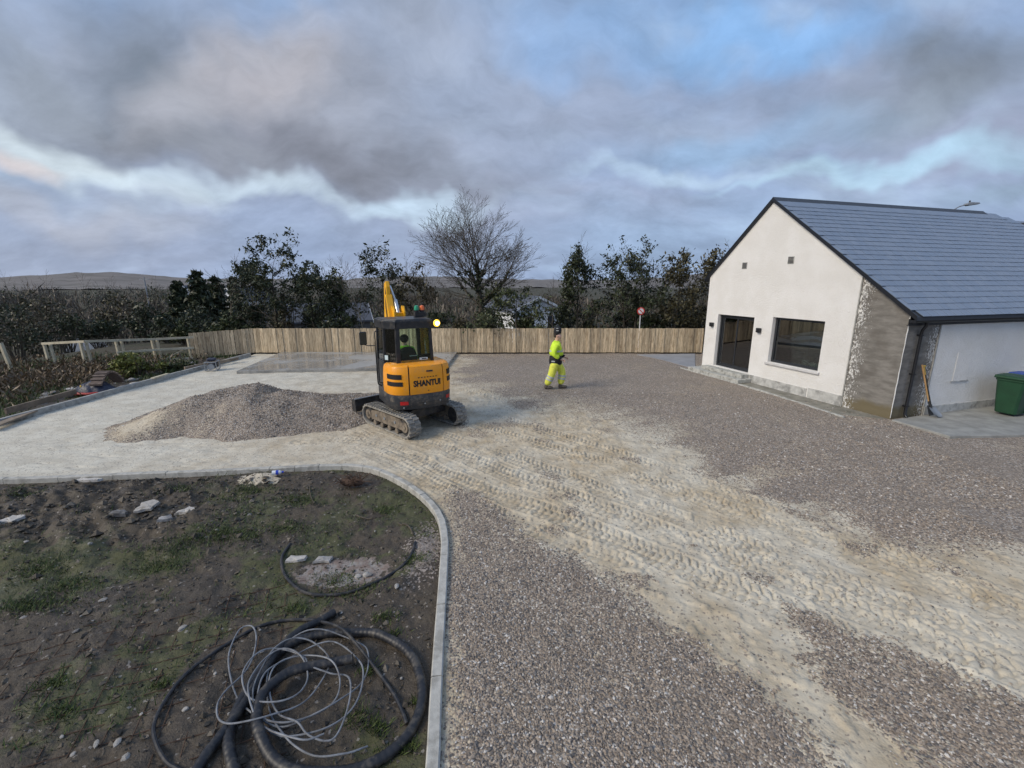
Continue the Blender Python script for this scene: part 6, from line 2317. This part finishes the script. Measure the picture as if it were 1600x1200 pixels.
# ================================================================== VEGETATION
def quads(C, size, rng, elong=1.6, upright=0.0):
    """leaf shaped faces (two triangles folded to a diamond) at the points C"""
    n = len(C)
    a = rng.normal(0, 1, (n, 3)); a[:, 2] += upright * 3 * np.sign(a[:, 2] + 1e-9)
    a /= np.linalg.norm(a, axis=1)[:, None]
    b_ = rng.normal(0, 1, (n, 3))
    b_ -= a * (a * b_).sum(1)[:, None]
    b_ /= np.linalg.norm(b_, axis=1)[:, None]
    s_ = (size * rng.lognormal(0, .28, n))[:, None]
    V = np.stack([C - a * s_ * elong * .5, C + b_ * s_ * .38, C + a * s_ * elong * .5, C - b_ * s_ * .38], 1)
    return V.reshape(-1, 3), np.arange(n * 4).reshape(-1, 4)
def leaves(name, C, size, rng, mat, parent, elong=1.6, upright=0.0):
    C = np.asarray(C, float)
    if len(C) == 0: return
    V, Fc = quads(C, size, rng, elong, upright)
    return obj(name, np_mesh(name, V, Fc, mat), None, parent)
class Grow:
    def __init__(self, seed): self.r = random.Random(seed); self.br = []; self.tips = []; self.mids = []
    def go(self, p, d, L, rad, depth, spec):
        r = self.r
        nseg = 5 if depth == 0 else 4
        pts, rads = [p.copy()], [rad]
        d = d.normalized()
        sp = spec[depth]
        for i in range(nseg):
            w = Vector((r.gauss(0, 1), r.gauss(0, 1), r.gauss(0, .6))) * sp.get('wander', .12)
            d = (d + w + Vector((0, 0, sp.get('up', .1)))).normalized()
            p = p + d * (L / nseg)
            pts.append(p.copy())
            rads.append(max(rad * (1 - (i + 1) / nseg * sp.get('taper', .75)), .0055))
        self.br.append((pts, rads, depth))
        if depth + 1 < len(spec):
            n = sp['kids']
            for k in range(n):
                f = sp.get('from', .3) + (1 - sp.get('from', .3)) * (k + r.uniform(.1, .9)) / n
                i = min(int(f * nseg), nseg - 1)
                q = pts[i].lerp(pts[i + 1], f * nseg - i)
                dd = (pts[i + 1] - pts[i]).normalized()
                az = k * 2.4 + r.uniform(-.5, .5)
                o_ = dd.orthogonal().normalized()
                s_ = dd.cross(o_)
                side = o_ * math.cos(az) + s_ * math.sin(az)
                an = R(sp.get('angle', 42) + r.uniform(-12, 12))
                nd = dd * math.cos(an) + side * math.sin(an)
                rr_ = max(rads[i] * sp.get('rk', .55), .005)
                self.go(q, nd, L * sp.get('lk', .6) * r.uniform(.75, 1.2) * (1.15 - .45 * f), rr_, depth + 1, spec)
            self.go(pts[-1], d, L * sp.get('lk', .6) * .8, rads[-1], depth + 1, spec)
        else:
            self.tips.append(pts[-1]); self.mids += [pts[1], pts[2], pts[3]]
    def meshes(self, split):
        a, b_ = MB(), MB()
        for pts, rads, dp in self.br:
            n = 7 if rads[0] > .06 else 5 if rads[0] > .02 else 3
            (a if dp < split else b_).tube(pts, rads, n, cap=False)
        return a, b_
def raw(mb, name, mat, parent):
    me = bpy.data.meshes.new(name)
    me.from_pydata([tuple(p) for p in mb.v], [], mb.f)
    me.shade_smooth()
    return obj(name, me, mat, parent)
def gz(x, y):
    return float(ground_z(np.array([x]), np.array([y]))[0])
def base_at(u, Y):
    x = (u - 800) / FPX * (Y * math.cos(PITCH) + 3.0 * math.sin(PITCH))
    return Vector((x, Y, gz(x, Y) - .1))
def top_z(v, Y): return atY(800, v, Y).z
def bare_tree(u, vtop, Y, seed, label, spread=1.0, pale=False, fine=True, trunk=.16, ivy=False, name='bare_tree', lean=(0, 0), wpx=None, group='bare trees beyond the fence'):
    b0 = base_at(u, Y)
    Ht = top_z(vtop, Y) - b0.z
    root = empty(name, b0)
    tag(root, label, 'tree', group)
    g = Grow(seed)
    if fine:
        spec = [dict(kids=15, angle=38 * spread, lk=.54, wander=.035, up=.15, rk=.46, taper=.80, **{'from': .46}),
                dict(kids=8, angle=32, lk=.60, wander=.08, up=.12, rk=.55, **{'from': .15}),
                dict(kids=6, angle=32, lk=.58, wander=.10, up=.06, rk=.55, **{'from': .15}),
                dict(kids=4, angle=30, lk=.6, wander=.13, up=.04, rk=.6),
                dict(wander=.15, up=.03)]
        g.go(Vector((0, 0, 0)), Vector((lean[0], lean[1], 1)), Ht * .70, trunk, 0, spec)
    else:
        spec = [dict(kids=6, angle=36 * spread, lk=.5, wander=.07, up=.2, rk=.5, **{'from': .35}),
                dict(kids=5, angle=34, lk=.55, wander=.12, up=.1, rk=.55, **{'from': .2}),
                dict(kids=3, angle=32, lk=.6, wander=.15, up=.05),
                dict(wander=.16, up=.03)]
        g.go(Vector((0, 0, 0)), Vector((lean[0], lean[1], 1)), Ht * .72, trunk, 0, spec)
    zmax = max(p.z for pts, _, _ in g.br for p in pts)
    k = Ht / zmax
    kx = k
    if wpx:
        xm = np.percentile([abs(p.x) for pts, _, dp in g.br if dp >= 2 for p in pts], 97)
        kx = wpx / 2 / FPX * Y / xm
    g.br = [([Vector((p.x * kx, p.y * kx, p.z * k)) for p in pts], rads, dp) for pts, rads, dp in g.br]
    a, b_ = g.meshes(2)
    mt = MAT['bark_pale'] if pale else MAT['bark']
    raw(a, 'trunk', mt, root)
    raw(b_, 'crown', MAT['bark'], root)
    if ivy:
        rng_ = np.random.default_rng(seed)
        C = []
        for pts, rads, dp in g.br:
            if dp > 1: continue
            lim = .62 * Ht if dp == 0 else .5 * Ht
            for p, q in zip(pts[:-1], pts[1:]):
                for _ in range(130 if dp == 0 else 26):
                    c_ = p.lerp(q, rng_.uniform())
                    if c_.z < lim:
                        C.append(tuple(c_ + Vector(rng_.normal(0, .11 if dp == 0 else .07, 3))))
        leaves('ivy', C, .11, rng_, MAT['leaf_dark'], root)
    return root
def leafy_tree(u, vtop, Y, wpx, seed, label, mat='leaf_dark', n=4200, leaf=.10, gap=.5, name='evergreen_tree', stems=1, low=.18, pale=False, group='leafy trees beyond the fence'):
    """upright broadleaf with leaves gathered along its twigs, sky showing between them"""
    b0 = base_at(u, Y)
    Ht = top_z(vtop, Y) - b0.z
    hw = wpx / 2 / FPX * Y
    root = empty(name, b0)
    tag(root, label, 'tree', group)
    rng_ = np.random.default_rng(seed)
    br, nodes = [], []
    for s_ in range(stems):
        g = Grow(seed * 7 + s_)
        spec = [dict(kids=13, angle=46, lk=.34, wander=.05, up=.3, rk=.42, taper=.85, **{'from': low}),
                dict(kids=6, angle=40, lk=.55, wander=.13, up=.10, rk=.5, **{'from': .25}),
                dict(kids=3, angle=36, lk=.6, wander=.18, up=.06),
                dict(wander=.2, up=.03)]
        off = Vector((random.Random(seed + s_).uniform(-.25, .25) * hw * (stems > 1) * 2, 0, 0))
        g.go(off, Vector((off.x * .08, 0, 1)), Ht * .80, .035 + Ht * .010, 0, spec)
        br += g.br
        nodes += g.tips + g.mids
    zmax = max(p.z for pts, _, _ in br for p in pts)
    xm = np.percentile([abs(p.x) for p in nodes], 92)
    kz, kx = Ht / zmax, hw / max(xm, .1)
    sca = lambda p: Vector((p.x * kx, p.y * kx, p.z * kz))
    a, b_ = MB(), MB()
    for pts, rads, dp in br:
        nn = 7 if rads[0] > .05 else 4 if rads[0] > .02 else 3
        (a if dp < 2 else b_).tube([sca(p) for p in pts], rads, nn, cap=False)
    raw(a, 'trunk', MAT['bark_pale'] if pale else MAT['bark'], root)
    raw(b_, 'twigs', MAT['bark'], root)
    N = np.array([tuple(sca(p)) for p in nodes])
    # some boughs carry few leaves: light and dark clumps
    w = .05 + sstep(fbm(N[:, 0] + seed, N[:, 2] * .9 + N[:, 1], .9, 3, seed), gap - .07, gap + .13)
    w *= sstep(N[:, 2], .05 * Ht, .25 * Ht) + .15
    w /= w.sum()
    n = int(n * 1.05)
    idx = rng_.choice(len(N), n, p=w)
    C = N[idx] + rng_.normal(0, .105, (n, 3)) * (Y / 25)
    leaves('crown', C, leaf, rng_, MAT[mat], root)
    return root
def shrub(u, vtop, Y, wpx, seed, label, mat='leaf_dark', n=1800, leaf=.13, name='shrub', vbase=None, group=None, depth=.8, cat='shrub', base=None, top=None, twigs=26, elong=1.6, hw=None):
    b0 = base if base is not None else base_at(u, Y)
    Ht = (top if top is not None else top_z(vtop, Y)) - b0.z
    hw = hw or wpx / 2 / FPX * Y
    root = empty(name, b0)
    tag(root, label, cat, group)
    rng_ = np.random.default_rng(seed)
    rr_ = random.Random(seed)
    lobes = []
    for k in range(9):
        f = rr_.uniform(.25, .86)
        lobes.append((rr_.uniform(-.62, .62) * hw * (1.15 - .5 * f), rr_.uniform(-.5, .5) * hw * depth, Ht * f, hw * rr_.uniform(.26, .45), Ht * rr_.uniform(.12, .22)))
    lobes.append((0, 0, Ht * .86, hw * .3, Ht * .14))
    mb = MB()
    for k in range(twigs):
        lx, ly, lz, _, lh = lobes[k % len(lobes)]
        e = Vector((lx + rr_.gauss(0, .25) * hw, ly + rr_.gauss(0, .2) * hw, min(lz + lh * rr_.uniform(0, 1.6), Ht * 1.06)))
        s_ = Vector((lx * .25, ly * .25, 0))
        m_ = s_.lerp(e, .5) + Vector((rr_.gauss(0, .06), rr_.gauss(0, .06), .06)) * hw
        mb.tube([s_, m_, e], [.03, .018, .005], 4, cap=False)
    raw(mb, 'stems', MAT['bark'], root)
    per = np.array([l[3] ** 2 * l[4] for l in lobes]); per /= per.sum()
    which = rng_.choice(len(lobes), n, p=per)
    Lb = np.array(lobes)[which]
    dirs = rng_.normal(0, 1, (n, 3)); dirs /= np.linalg.norm(dirs, axis=1)[:, None]
    rad_ = rng_.uniform(.35, 1.0, n) ** .5
    C = np.stack([Lb[:, 0] + dirs[:, 0] * rad_ * Lb[:, 3], Lb[:, 1] + dirs[:, 1] * rad_ * Lb[:, 3], Lb[:, 2] + dirs[:, 2] * rad_ * Lb[:, 4]], -1)
    keep = fbm(C[:, 0] * 1.0 + seed, C[:, 2] * 1.2 + C[:, 1], 1.6 / max(hw, .5), 3, seed) > .36
    C = C[keep]
    C[:, 2] = np.clip(C[:, 2], .02, None)
    leaves('crown', C, leaf, rng_, MAT[mat], root, elong)
    return root
def conifer(u, vtop, Y, wpx, seed, label, n=2600):
    b0 = base_at(u, Y)
    Ht = top_z(vtop, Y) - b0.z
    hw = wpx / 2 / FPX * Y
    root = empty('conifer', b0)
    tag(root, label, 'tree', 'conifers in the wood')
    rng_ = np.random.default_rng(seed); rr_ = random.Random(seed)
    mb = MB(); mb.tube([(0, 0, 0), (0, 0, Ht * .95)], [.16, .02], 7); 
    C = []
    for k in range(44):
        f = .12 + .88 * k / 44
        z = Ht * f
        L = hw * (1.08 - f) ** .75 * rr_.uniform(.7, 1.15)
        a = k * 2.4
        e = Vector((math.cos(a) * L, math.sin(a) * L, z - .10 * L + rr_.uniform(-.1, .1)))
        mb.tube([(0, 0, z), e * .5 + Vector((0, 0, z * .5 + .08 * L)), e], [.03, .02, .006], 3, cap=False)
        for _ in range(n // 44):
            q = rng_.uniform(.15, 1)
            C.append((e.x * q + rng_.normal(0, .10 * L + .04), e.y * q + rng_.normal(0, .10 * L + .04), z + (e.z - z) * q + rng_.normal(0, .07 * L + .03)))
    raw(mb, 'trunk', MAT['bark'], root)
    leaves('crown', C, .15 * Y / 30, rng_, MAT['leaf_dark'], root, 2.2)
    return root

# --- the big bare tree with ivy on its trunk
bare_tree(758, 292, 26, 5, 'large bare spreading tree with ivied trunk right of the excavator', 1.35, trunk=.23, ivy=True, group='', wpx=152)
# --- leafy trees behind the fence, left to right
leafy_tree(432, 360, 26, 88, 11, 'tall dark evergreen rising highest left of the excavator', n=4600, gap=.46, low=.25)
leafy_tree(402, 410, 28, 60, 12, 'small leafy tree tucked against the left side of the tall evergreen', n=2200, gap=.48)
leafy_tree(505, 408, 25, 70, 13, 'bushy evergreen between the tall evergreen and the excavator', n=3800, gap=.42, low=.1)
leafy_tree(540, 418, 26, 50, 14, 'slim leafy tree just left of the excavator mirror', 'leaf_mid', n=1900, gap=.48)
leafy_tree(606, 372, 28, 64, 15, 'sparse leafy tree standing up behind the digger boom', 'leaf_dark', n=2000, gap=.53, low=.25)
leafy_tree(655, 410, 25.5, 70, 16, 'thin leafy tree between digger boom and big bare tree', 'leaf_bronze', n=1800, gap=.5)
leafy_tree(808, 436, 24.5, 110, 17, 'low holly leaved tree under the right boughs of the bare tree', 'leaf_mid', n=3000, gap=.46, low=.08)
leafy_tree(902, 385, 25, 46, 18, 'narrow ivy clad tree directly behind the walking person', 'leaf_dark', n=3400, gap=.40, low=.12)
leafy_tree(966, 370, 25, 104, 19, 'broad twin stemmed leafy tree behind the fence right of the person', 'leaf_dark', n=4600, gap=.47, stems=2, low=.2)
leafy_tree(1052, 390, 24.5, 72, 20, 'upright leafy tree beside the round road sign', 'leaf_bronze', n=3600, gap=.42, low=.1)
leafy_tree(1122, 373, 25.5, 84, 21, 'leafy tree half hidden behind the house gable', 'leaf_bronze', n=3200, gap=.47, low=.12)
# --- bare saplings
for u, v, Y, sd, lab in ((355, 394, 29, 31, 'bare sapling with forked top above the dark pines'), (520, 398, 27, 32, 'bare sapling poking out of the bushy evergreen'), (575, 398, 25, 33, 'leaning bare sapling left of the digger boom'),
                         (640, 388, 27, 34, 'straight bare sapling right of the digger boom'), (690, 400, 25, 35, 'bare sapling at the left side of the big bare tree'), (870, 430, 25, 36, 'thin bare sapling left of the ivy clad tree'),
                         (918, 362, 26, 37, 'tall bare sapling between ivy clad and twin stemmed trees'), (1018, 402, 26, 38, 'bare sapling left of the tree by the sign'), (1085, 410, 26, 39, 'bare sapling between the sign tree and the house')):
    bare_tree(u, v, Y, sd, lab, .9, True, False, .05, name='bare_sapling', lean=(random.uniform(-.18, .18), 0), group='bare saplings beyond the fence')
# --- dark undergrowth right behind the boards
und = [(318, 470, 27, 70), (362, 478, 26, 66), (405, 470, 27, 64), (452, 474, 26, 62), (492, 468, 27, 60), (534, 480, 25, 54), (680, 478, 25, 66), (722, 490, 25, 50), (765, 478, 25, 56), (818, 486, 25, 50), (880, 474, 26, 54), (925, 474, 25.5, 56), (975, 478, 26, 58), (1020, 484, 25, 54), (1062, 472, 26, 60), (1098, 474, 26, 54)]
names_u = ['dark shrub behind the fence below the pines', 'dark shrub behind the fence left of the tall evergreen', 'dark shrub at the foot of the tall evergreen', 'dark shrub right of the tall evergreen foot', 'dark shrub at the foot of the bushy evergreen', 'dark shrub by the digger mirror', 'brown shrub right of the cab lamp', 'low shrub left of the ivied trunk', 'dark shrub right of the ivied trunk', 'low shrub in front of the white bungalow', 'dark shrub below the ivy clad tree', 'dark shrub between the two trees behind the person', 'dark shrub at the foot of the twin stemmed tree', 'low shrub left of the road sign', 'dark shrub at the foot of the sign tree', 'dark shrub next to the house gable']
for k, ((u, v, Y, w), lab) in enumerate(zip(und, names_u)):
    mt = ('leaf_dark', 'leaf_mid', 'leaf_dark', 'leaf_bronze')[k % 4]
    shrub(u, v + 6, Y, w * 1.1, 60 + k, lab, mt, 1500, .105, 'shrub', group='undergrowth behind the fence')
# --- pines and evergreens of the wood on the left
conifer(318, 424, 34, 74, 41, 'dense dark pine above the left end of the board fence')
conifer(345, 432, 37, 60, 42, 'second dark pine behind the board fence end')
conifer(372, 434, 40, 40, 43, 'small pointed conifer left of the tall evergreen')
conifer(284, 440, 42, 60, 44, 'spreading dark conifer above the far white house')
left_b = [(20, 470, 27, 110, 'leaf_dark', 'dark green bush at the far left edge of the wood'), (58, 452, 34, 90, 'leaf_bronze', 'bronze bush second from the left in the wood'), (100, 490, 28, 84, 'leaf_dark', 'dark bush above the left end of the rail fence'), (150, 500, 30, 70, 'leaf_dark', 'dark bush above the middle of the rail fence'),
          (188, 452, 36, 70, 'leaf_bronze', 'tall bronze green bush in the middle of the left wood'), (226, 470, 32, 60, 'leaf_dark', 'dark bush above the yellow green shrub'), (262, 492, 29, 52, 'leaf_dark', 'dark bush next to the end of the board fence'), (290, 500, 27, 46, 'leaf_mid', 'low green bush behind the fence corner')]
for k, (u, v, Y, w, mt, lab) in enumerate(left_b):
    shrub(u, v, Y, w * 1.2, 90 + k, lab, mt, 2000, .10 * Y / 27, 'bush', group='bushes in the wood on the left', cat='bush')
for u, v, Y, sd, lab in ((22, 418, 40, 51, 'bare tree top at the far left skyline'), (82, 420, 44, 52, 'bare tree breaking the skyline left of the hill'), (150, 425, 42, 53, 'bare tree in front of the far hill'), (172, 428, 45, 54, 'bare tree right of the far hill top'), (236, 430, 43, 55, 'bare tree left of the spreading conifer'), (120, 470, 32, 56, 'brown bare tree low in the left wood'), (60, 480, 31, 57, 'bare tree behind the leaning post'), (205, 478, 33, 58, 'bare tree above the right half of the rail fence')):
    bare_tree(u, v, Y, sd, lab, 1.1, False, False, .09, name='bare_tree', group='bare trees in the wood on the left')
# --- far woodland that reads as one mass
rng = np.random.default_rng(77)
Cs, Cs2 = [], []
for k in range(620):
    Yc = rng.uniform(44, 150)
    uc = rng.uniform(-260, 1300)
    xc = (uc - 800) / FPX * Yc
    if -46 < xc and Yc < 62 and (480 < uc < 620 or 760 < uc < 900): continue
    zg = gz(xc, Yc)
    hh_ = rng.uniform(3.4, 6.6) * (1.1 if uc < 330 else .8)
    n = 220
    w_ = rng.uniform(2.0, 4.2)
    d = rng.normal(0, 1, (n, 3)); d /= np.linalg.norm(d, axis=1)[:, None]
    rad_ = rng.uniform(.2, 1, n) ** .5
    P = np.stack([xc + d[:, 0] * rad_ * w_, Yc + d[:, 1] * rad_ * w_, zg + hh_ * (.5 + .52 * d[:, 2] * rad_)], -1)
    (Cs if rng.uniform() < .62 else Cs2).append(P)
V1, F1 = quads(np.concatenate(Cs), .13, rng, 6.5, .5)
o = obj('far_woodland', np_mesh('far_woodland', V1, F1, MAT['twig']))
tag(o, 'far bare brown woodland filling the valley below the hills', 'woodland', kind='stuff')
V1, F1 = quads(np.concatenate(Cs2), .24, rng, 1.7, .0)
o = obj('far_evergreens', np_mesh('far_evergreens', V1, F1, MAT['leaf_dark']))
tag(o, 'far dark evergreen clumps among the bare woodland', 'woodland', kind='stuff')

# ================================================================== HOUSES IN THE VALLEY
MAT['far_white'] = M_('white painted wall', (.72, .74, .76), .8, .05, 1)
MAT['far_roof'] = M_('dark slate roof', (.07, .075, .09), .6, .15, 2)
MAT['far_glass'] = M_('dark pane', (.03, .035, .045), .15, .1, 2)
def far_house(u, v_eave, Y, w, d_, eave_h, ridge_h, rz_, label, wins, chimney=True, wall='far_white'):
    p = atY(u, v_eave, Y)
    root = empty('far_house', (p.x, p.y, p.z - eave_h), rz_)
    tag(root, label, 'house')
    mb = MB()
    mb.prism([(-w / 2, -1.5), (w / 2, -1.5), (w / 2, eave_h), (0, ridge_h - .12), (-w / 2, eave_h)], 'y', 0, d_)
    mb.build('wall', MAT[wall], root)
    mb = MB()
    k = (ridge_h - eave_h) / (w / 2)
    for s_ in (-1, 1):
        mb.prism([(0, ridge_h), (s_ * (w / 2 + .3), eave_h - .3 * k), (s_ * (w / 2 + .3), eave_h - .3 * k - .16), (0, ridge_h - .16)], 'y', -.25, d_ + .25)
    rf_ = mb.build('roof', MAT['far_roof'], root)
    mb = MB()
    for s_ in (-1, 1):
        mb.prism([(0, ridge_h - .02), (s_ * (w / 2 + .3), eave_h - .3 * k - .02), (s_ * (w / 2 + .3), eave_h - .3 * k - .26), (0, ridge_h - .26)], 'y', -.30, -.26)
    mb.build('bargeboard', MAT['far_white'], rf_)
    if chimney:
        mb = MB(); mb.box(-.35, .35, d_ * .5 - .3, d_ * .5 + .3, ridge_h - .5, ridge_h + .9); mb.build('chimney', MAT['far_white'], rf_)
    for x0, x1, z0, z1 in wins:
        mb = MB(); mb.box(x0, x1, -.05, -.002, z0, z1); wf = mb.build('window', MAT['far_white'], root)
        mb = MB(); mb.box(x0 + .08, x1 - .08, -.058, -.051, z0 + .08, z1 - .08); mb.build('pane', MAT['far_glass'], wf)
    return root
far_house(290, 468, 78, 4.6, 7, 4.2, 6.6, R(18), 'tall white gabled house showing through the wood on the left', [(-.7, .3, 2.3, 3.6), (-1.7, -1.0, .4, 1.6), (.9, 1.7, .4, 1.6)])
far_house(357, 466, 72, 5.0, 7, 2.8, 4.6, R(-14), 'white gable end peeping between pines and tall evergreen', [(-.5, .5, 2.2, 3.2)], False)
far_house(842, 482, 44, 5.4, 8, 2.7, 3.9, R(24), 'white bungalow gable glimpsed below the big bare tree', [(-1.9, -1.0, .7, 2.0), (.9, 1.8, .7, 2.0)], False)
far_house(572, 494, 46, 6.4, 7, 2.2, 3.6, R(114), 'grey roofed low building left of the digger boom', [], False, 'hill')
# telegraph pole
tp_ = empty('telegraph_pole', base_at(233, 60))
tag(tp_, 'pale telegraph pole with crossbar above the left wood', 'pole')
mb = MB(); mb.tube([(0, 0, 0), (0, 0, top_z(437, 60) - tp_.location.z + .3)], [.09, .07], 8); mb.build('shaft', MAT['galv'], tp_, True)
mb = MB(); zz = top_z(437, 60) - tp_.location.z; mb.box(-.6, .6, -.06, .06, zz, zz + .12); mb.build('crossbar', MAT['galv'], tp_)

# ================================================================== LOW GROWTH ON THE SITE
b0 = Vector((*G(216, 588), 0)); b0.z = vz(b0.x, b0.y) - .05
shrub(216, 548, b0.y, 0, 120, 'yellow green leafy shrub in front of the rail fence', 'leaf_yellow', 2600, .075, 'shrub', base=b0, top=.95, hw=1.15, twigs=40)
b0 = Vector((*G(275, 578), 0)); b0.z = vz(b0.x, b0.y) - .05
shrub(275, 560, b0.y, 0, 121, 'low green shrub where the rail fence meets the boards', 'leaf_mid', 1300, .07, 'shrub', base=b0, top=.45, hw=.9, twigs=20)
def blades(C, h, w, rng_, lean=.5):
    n = len(C)
    a = rng_.uniform(0, 2 * np.pi, n)
    hh = h * rng_.lognormal(0, .3, n)
    ww = w * rng_.uniform(.7, 1.3, n)
    tip = np.stack([np.cos(a) * hh * lean * rng_.uniform(.2, 1.2, n), np.sin(a) * hh * lean * rng_.uniform(.2, 1.2, n), hh], -1)
    sd_ = np.stack([-np.sin(a) * ww, np.cos(a) * ww, np.zeros(n)], -1)
    V = np.stack([C - sd_, C + sd_, C + tip * .55 + sd_ * .6 + np.array([0, 0, .1])[None] * hh[:, None], C + tip], 1)
    return V.reshape(-1, 3), np.arange(n * 4).reshape(-1, 4)
rng = np.random.default_rng(31)
# grass in the bed
n = 90000
x, y = rng.uniform(-12, -.7, n), rng.uniform(2.2, 8, n)
gm = soil_sample(SG, x, y)
cl = fbm(x, y, 3.2, 3, 301)
keep = (rng.uniform(0, 1, n) < np.clip(gm * 1.5 * sstep(cl, .42, .68), 0, 1) * .55) & (soil_sample(SSD, x, y) < -.12)
x, y = x[keep], y[keep]
tuft = [(60, 882, .35), (110, 905, .25), (75, 938, .4), (30, 945, .25), (80, 1066, .14), (252, 1062, .09), (612, 985, .10), (560, 1112, .14), (590, 1125, .10), (648, 1092, .06), (268, 855, .4), (310, 838, .4), (250, 878, .3), (345, 832, .25), (520, 900, .25), (560, 918, .25), (600, 960, .15), (460, 945, .15), (650, 870, .18), (390, 760, .3), (280, 762, .3), (40, 770, .3), (470, 775, .3), (600, 790, .2), (575, 1040, .1), (640, 1160, .08), (100, 1110, .14), (450, 820, .3), (380, 830, .35)]
tx_, ty_ = [], []
for u, v, s_ in tuft:
    cx, cy = G(u, v)
    k = int(1500 * s_)
    tx_.append(cx + rng.normal(0, s_ * .55, k)); ty_.append(cy + rng.normal(0, s_ * .35, k))
x = np.concatenate([x] + tx_); y = np.concatenate([y] + ty_)
ok = (soil_sample(SSD, x, y) < -.10)
x, y = x[ok], y[ok]
C = np.stack([x, y, soil_sample(SZ, x, y) - .006], -1)
V1, F1 = blades(C, .045, .004, rng, 1.0)
o = obj('bed_grass', np_mesh('bed_grass', V1, F1, MAT['grass']))
tag(o, 'thin green grass and moss sprouting from the soil bed', 'grass', kind='stuff')
# crumbs of soil and grit in the bed
n = 12000
x, y = rng.uniform(-10, -.7, n), rng.uniform(2.2, 8, n)
ok = soil_sample(SSD, x, y) < -.09
x, y = x[ok], y[ok]
C = np.stack([x, y, soil_sample(SZ, x, y) + .002], -1)
MAT['crumbs'] = stone_mat('soil crumbs', (.055, .045, .033), (.105, .088, .066), (.15, .13, .105), (.035, .029, .023))
o = obj('soil_crumbs', stones_mesh('soil_crumbs', C, .013 * rng.lognormal(0, .5, len(C)), rng, MAT['crumbs'], .6))
tag(o, 'crumbs of dark soil and grit on the bed', 'soil', kind='stuff')
# clods on the churned side
n = 900
x, y = rng.uniform(-10, -3.6, n), rng.uniform(5.6, 7.6, n)
ok = soil_sample(SSD, x, y) < -.12
x, y = x[ok], y[ok]
C = np.stack([x, y, soil_sample(SZ, x, y) + .01], -1)
o = obj('soil_clods', stones_mesh('soil_clods', C, .032 * rng.lognormal(0, .4, len(C)), rng, MAT['crumbs'], .5))
tag(o, 'dark clods of turned earth on the upper bed', 'soil', kind='stuff')
# dead bracken and rough grass on the verge
n = 34000
x, y = rng.uniform(-23, -13.3, n), rng.uniform(8, 21.6, n)
m_ = sstep(fbm(x, y, .7, 4, 311), .40, .6) * sstep(-x, 13.8, 15.5) * (1 - .8 * sstep(y, 18.5, 20.5))
keep = rng.uniform(0, 1, n) < m_
x, y = x[keep], y[keep]
z = np.array([vz(a, b_) for a, b_ in zip(x, y)])
hgt = rng.uniform(0, .55, len(x)) ** 1.3
V1, F1 = quads(np.stack([x, y, z + hgt], -1), .055, rng, 3.0, .2)
o = obj('dead_bracken', np_mesh('dead_bracken', V1, F1, MAT['dead']))
tag(o, 'rust brown dead bracken on the bank at the left', 'bracken', kind='stuff')
n = 26000
x, y = rng.uniform(-23, -13.25, n), rng.uniform(7, 22, n)
keep = rng.uniform(0, 1, n) < sstep(fbm(x, y, .8, 4, 113), .36, .6)
x, y = x[keep], y[keep]
z = np.array([vz(a, b_) for a, b_ in zip(x, y)])
V1, F1 = blades(np.stack([x, y, z - .01], -1), .17, .012, rng, .7)
o = obj('verge_grass', np_mesh('verge_grass', V1, F1, MAT['grass']))
tag(o, 'rough grass on the bank behind the boundary kerb', 'grass', kind='stuff')
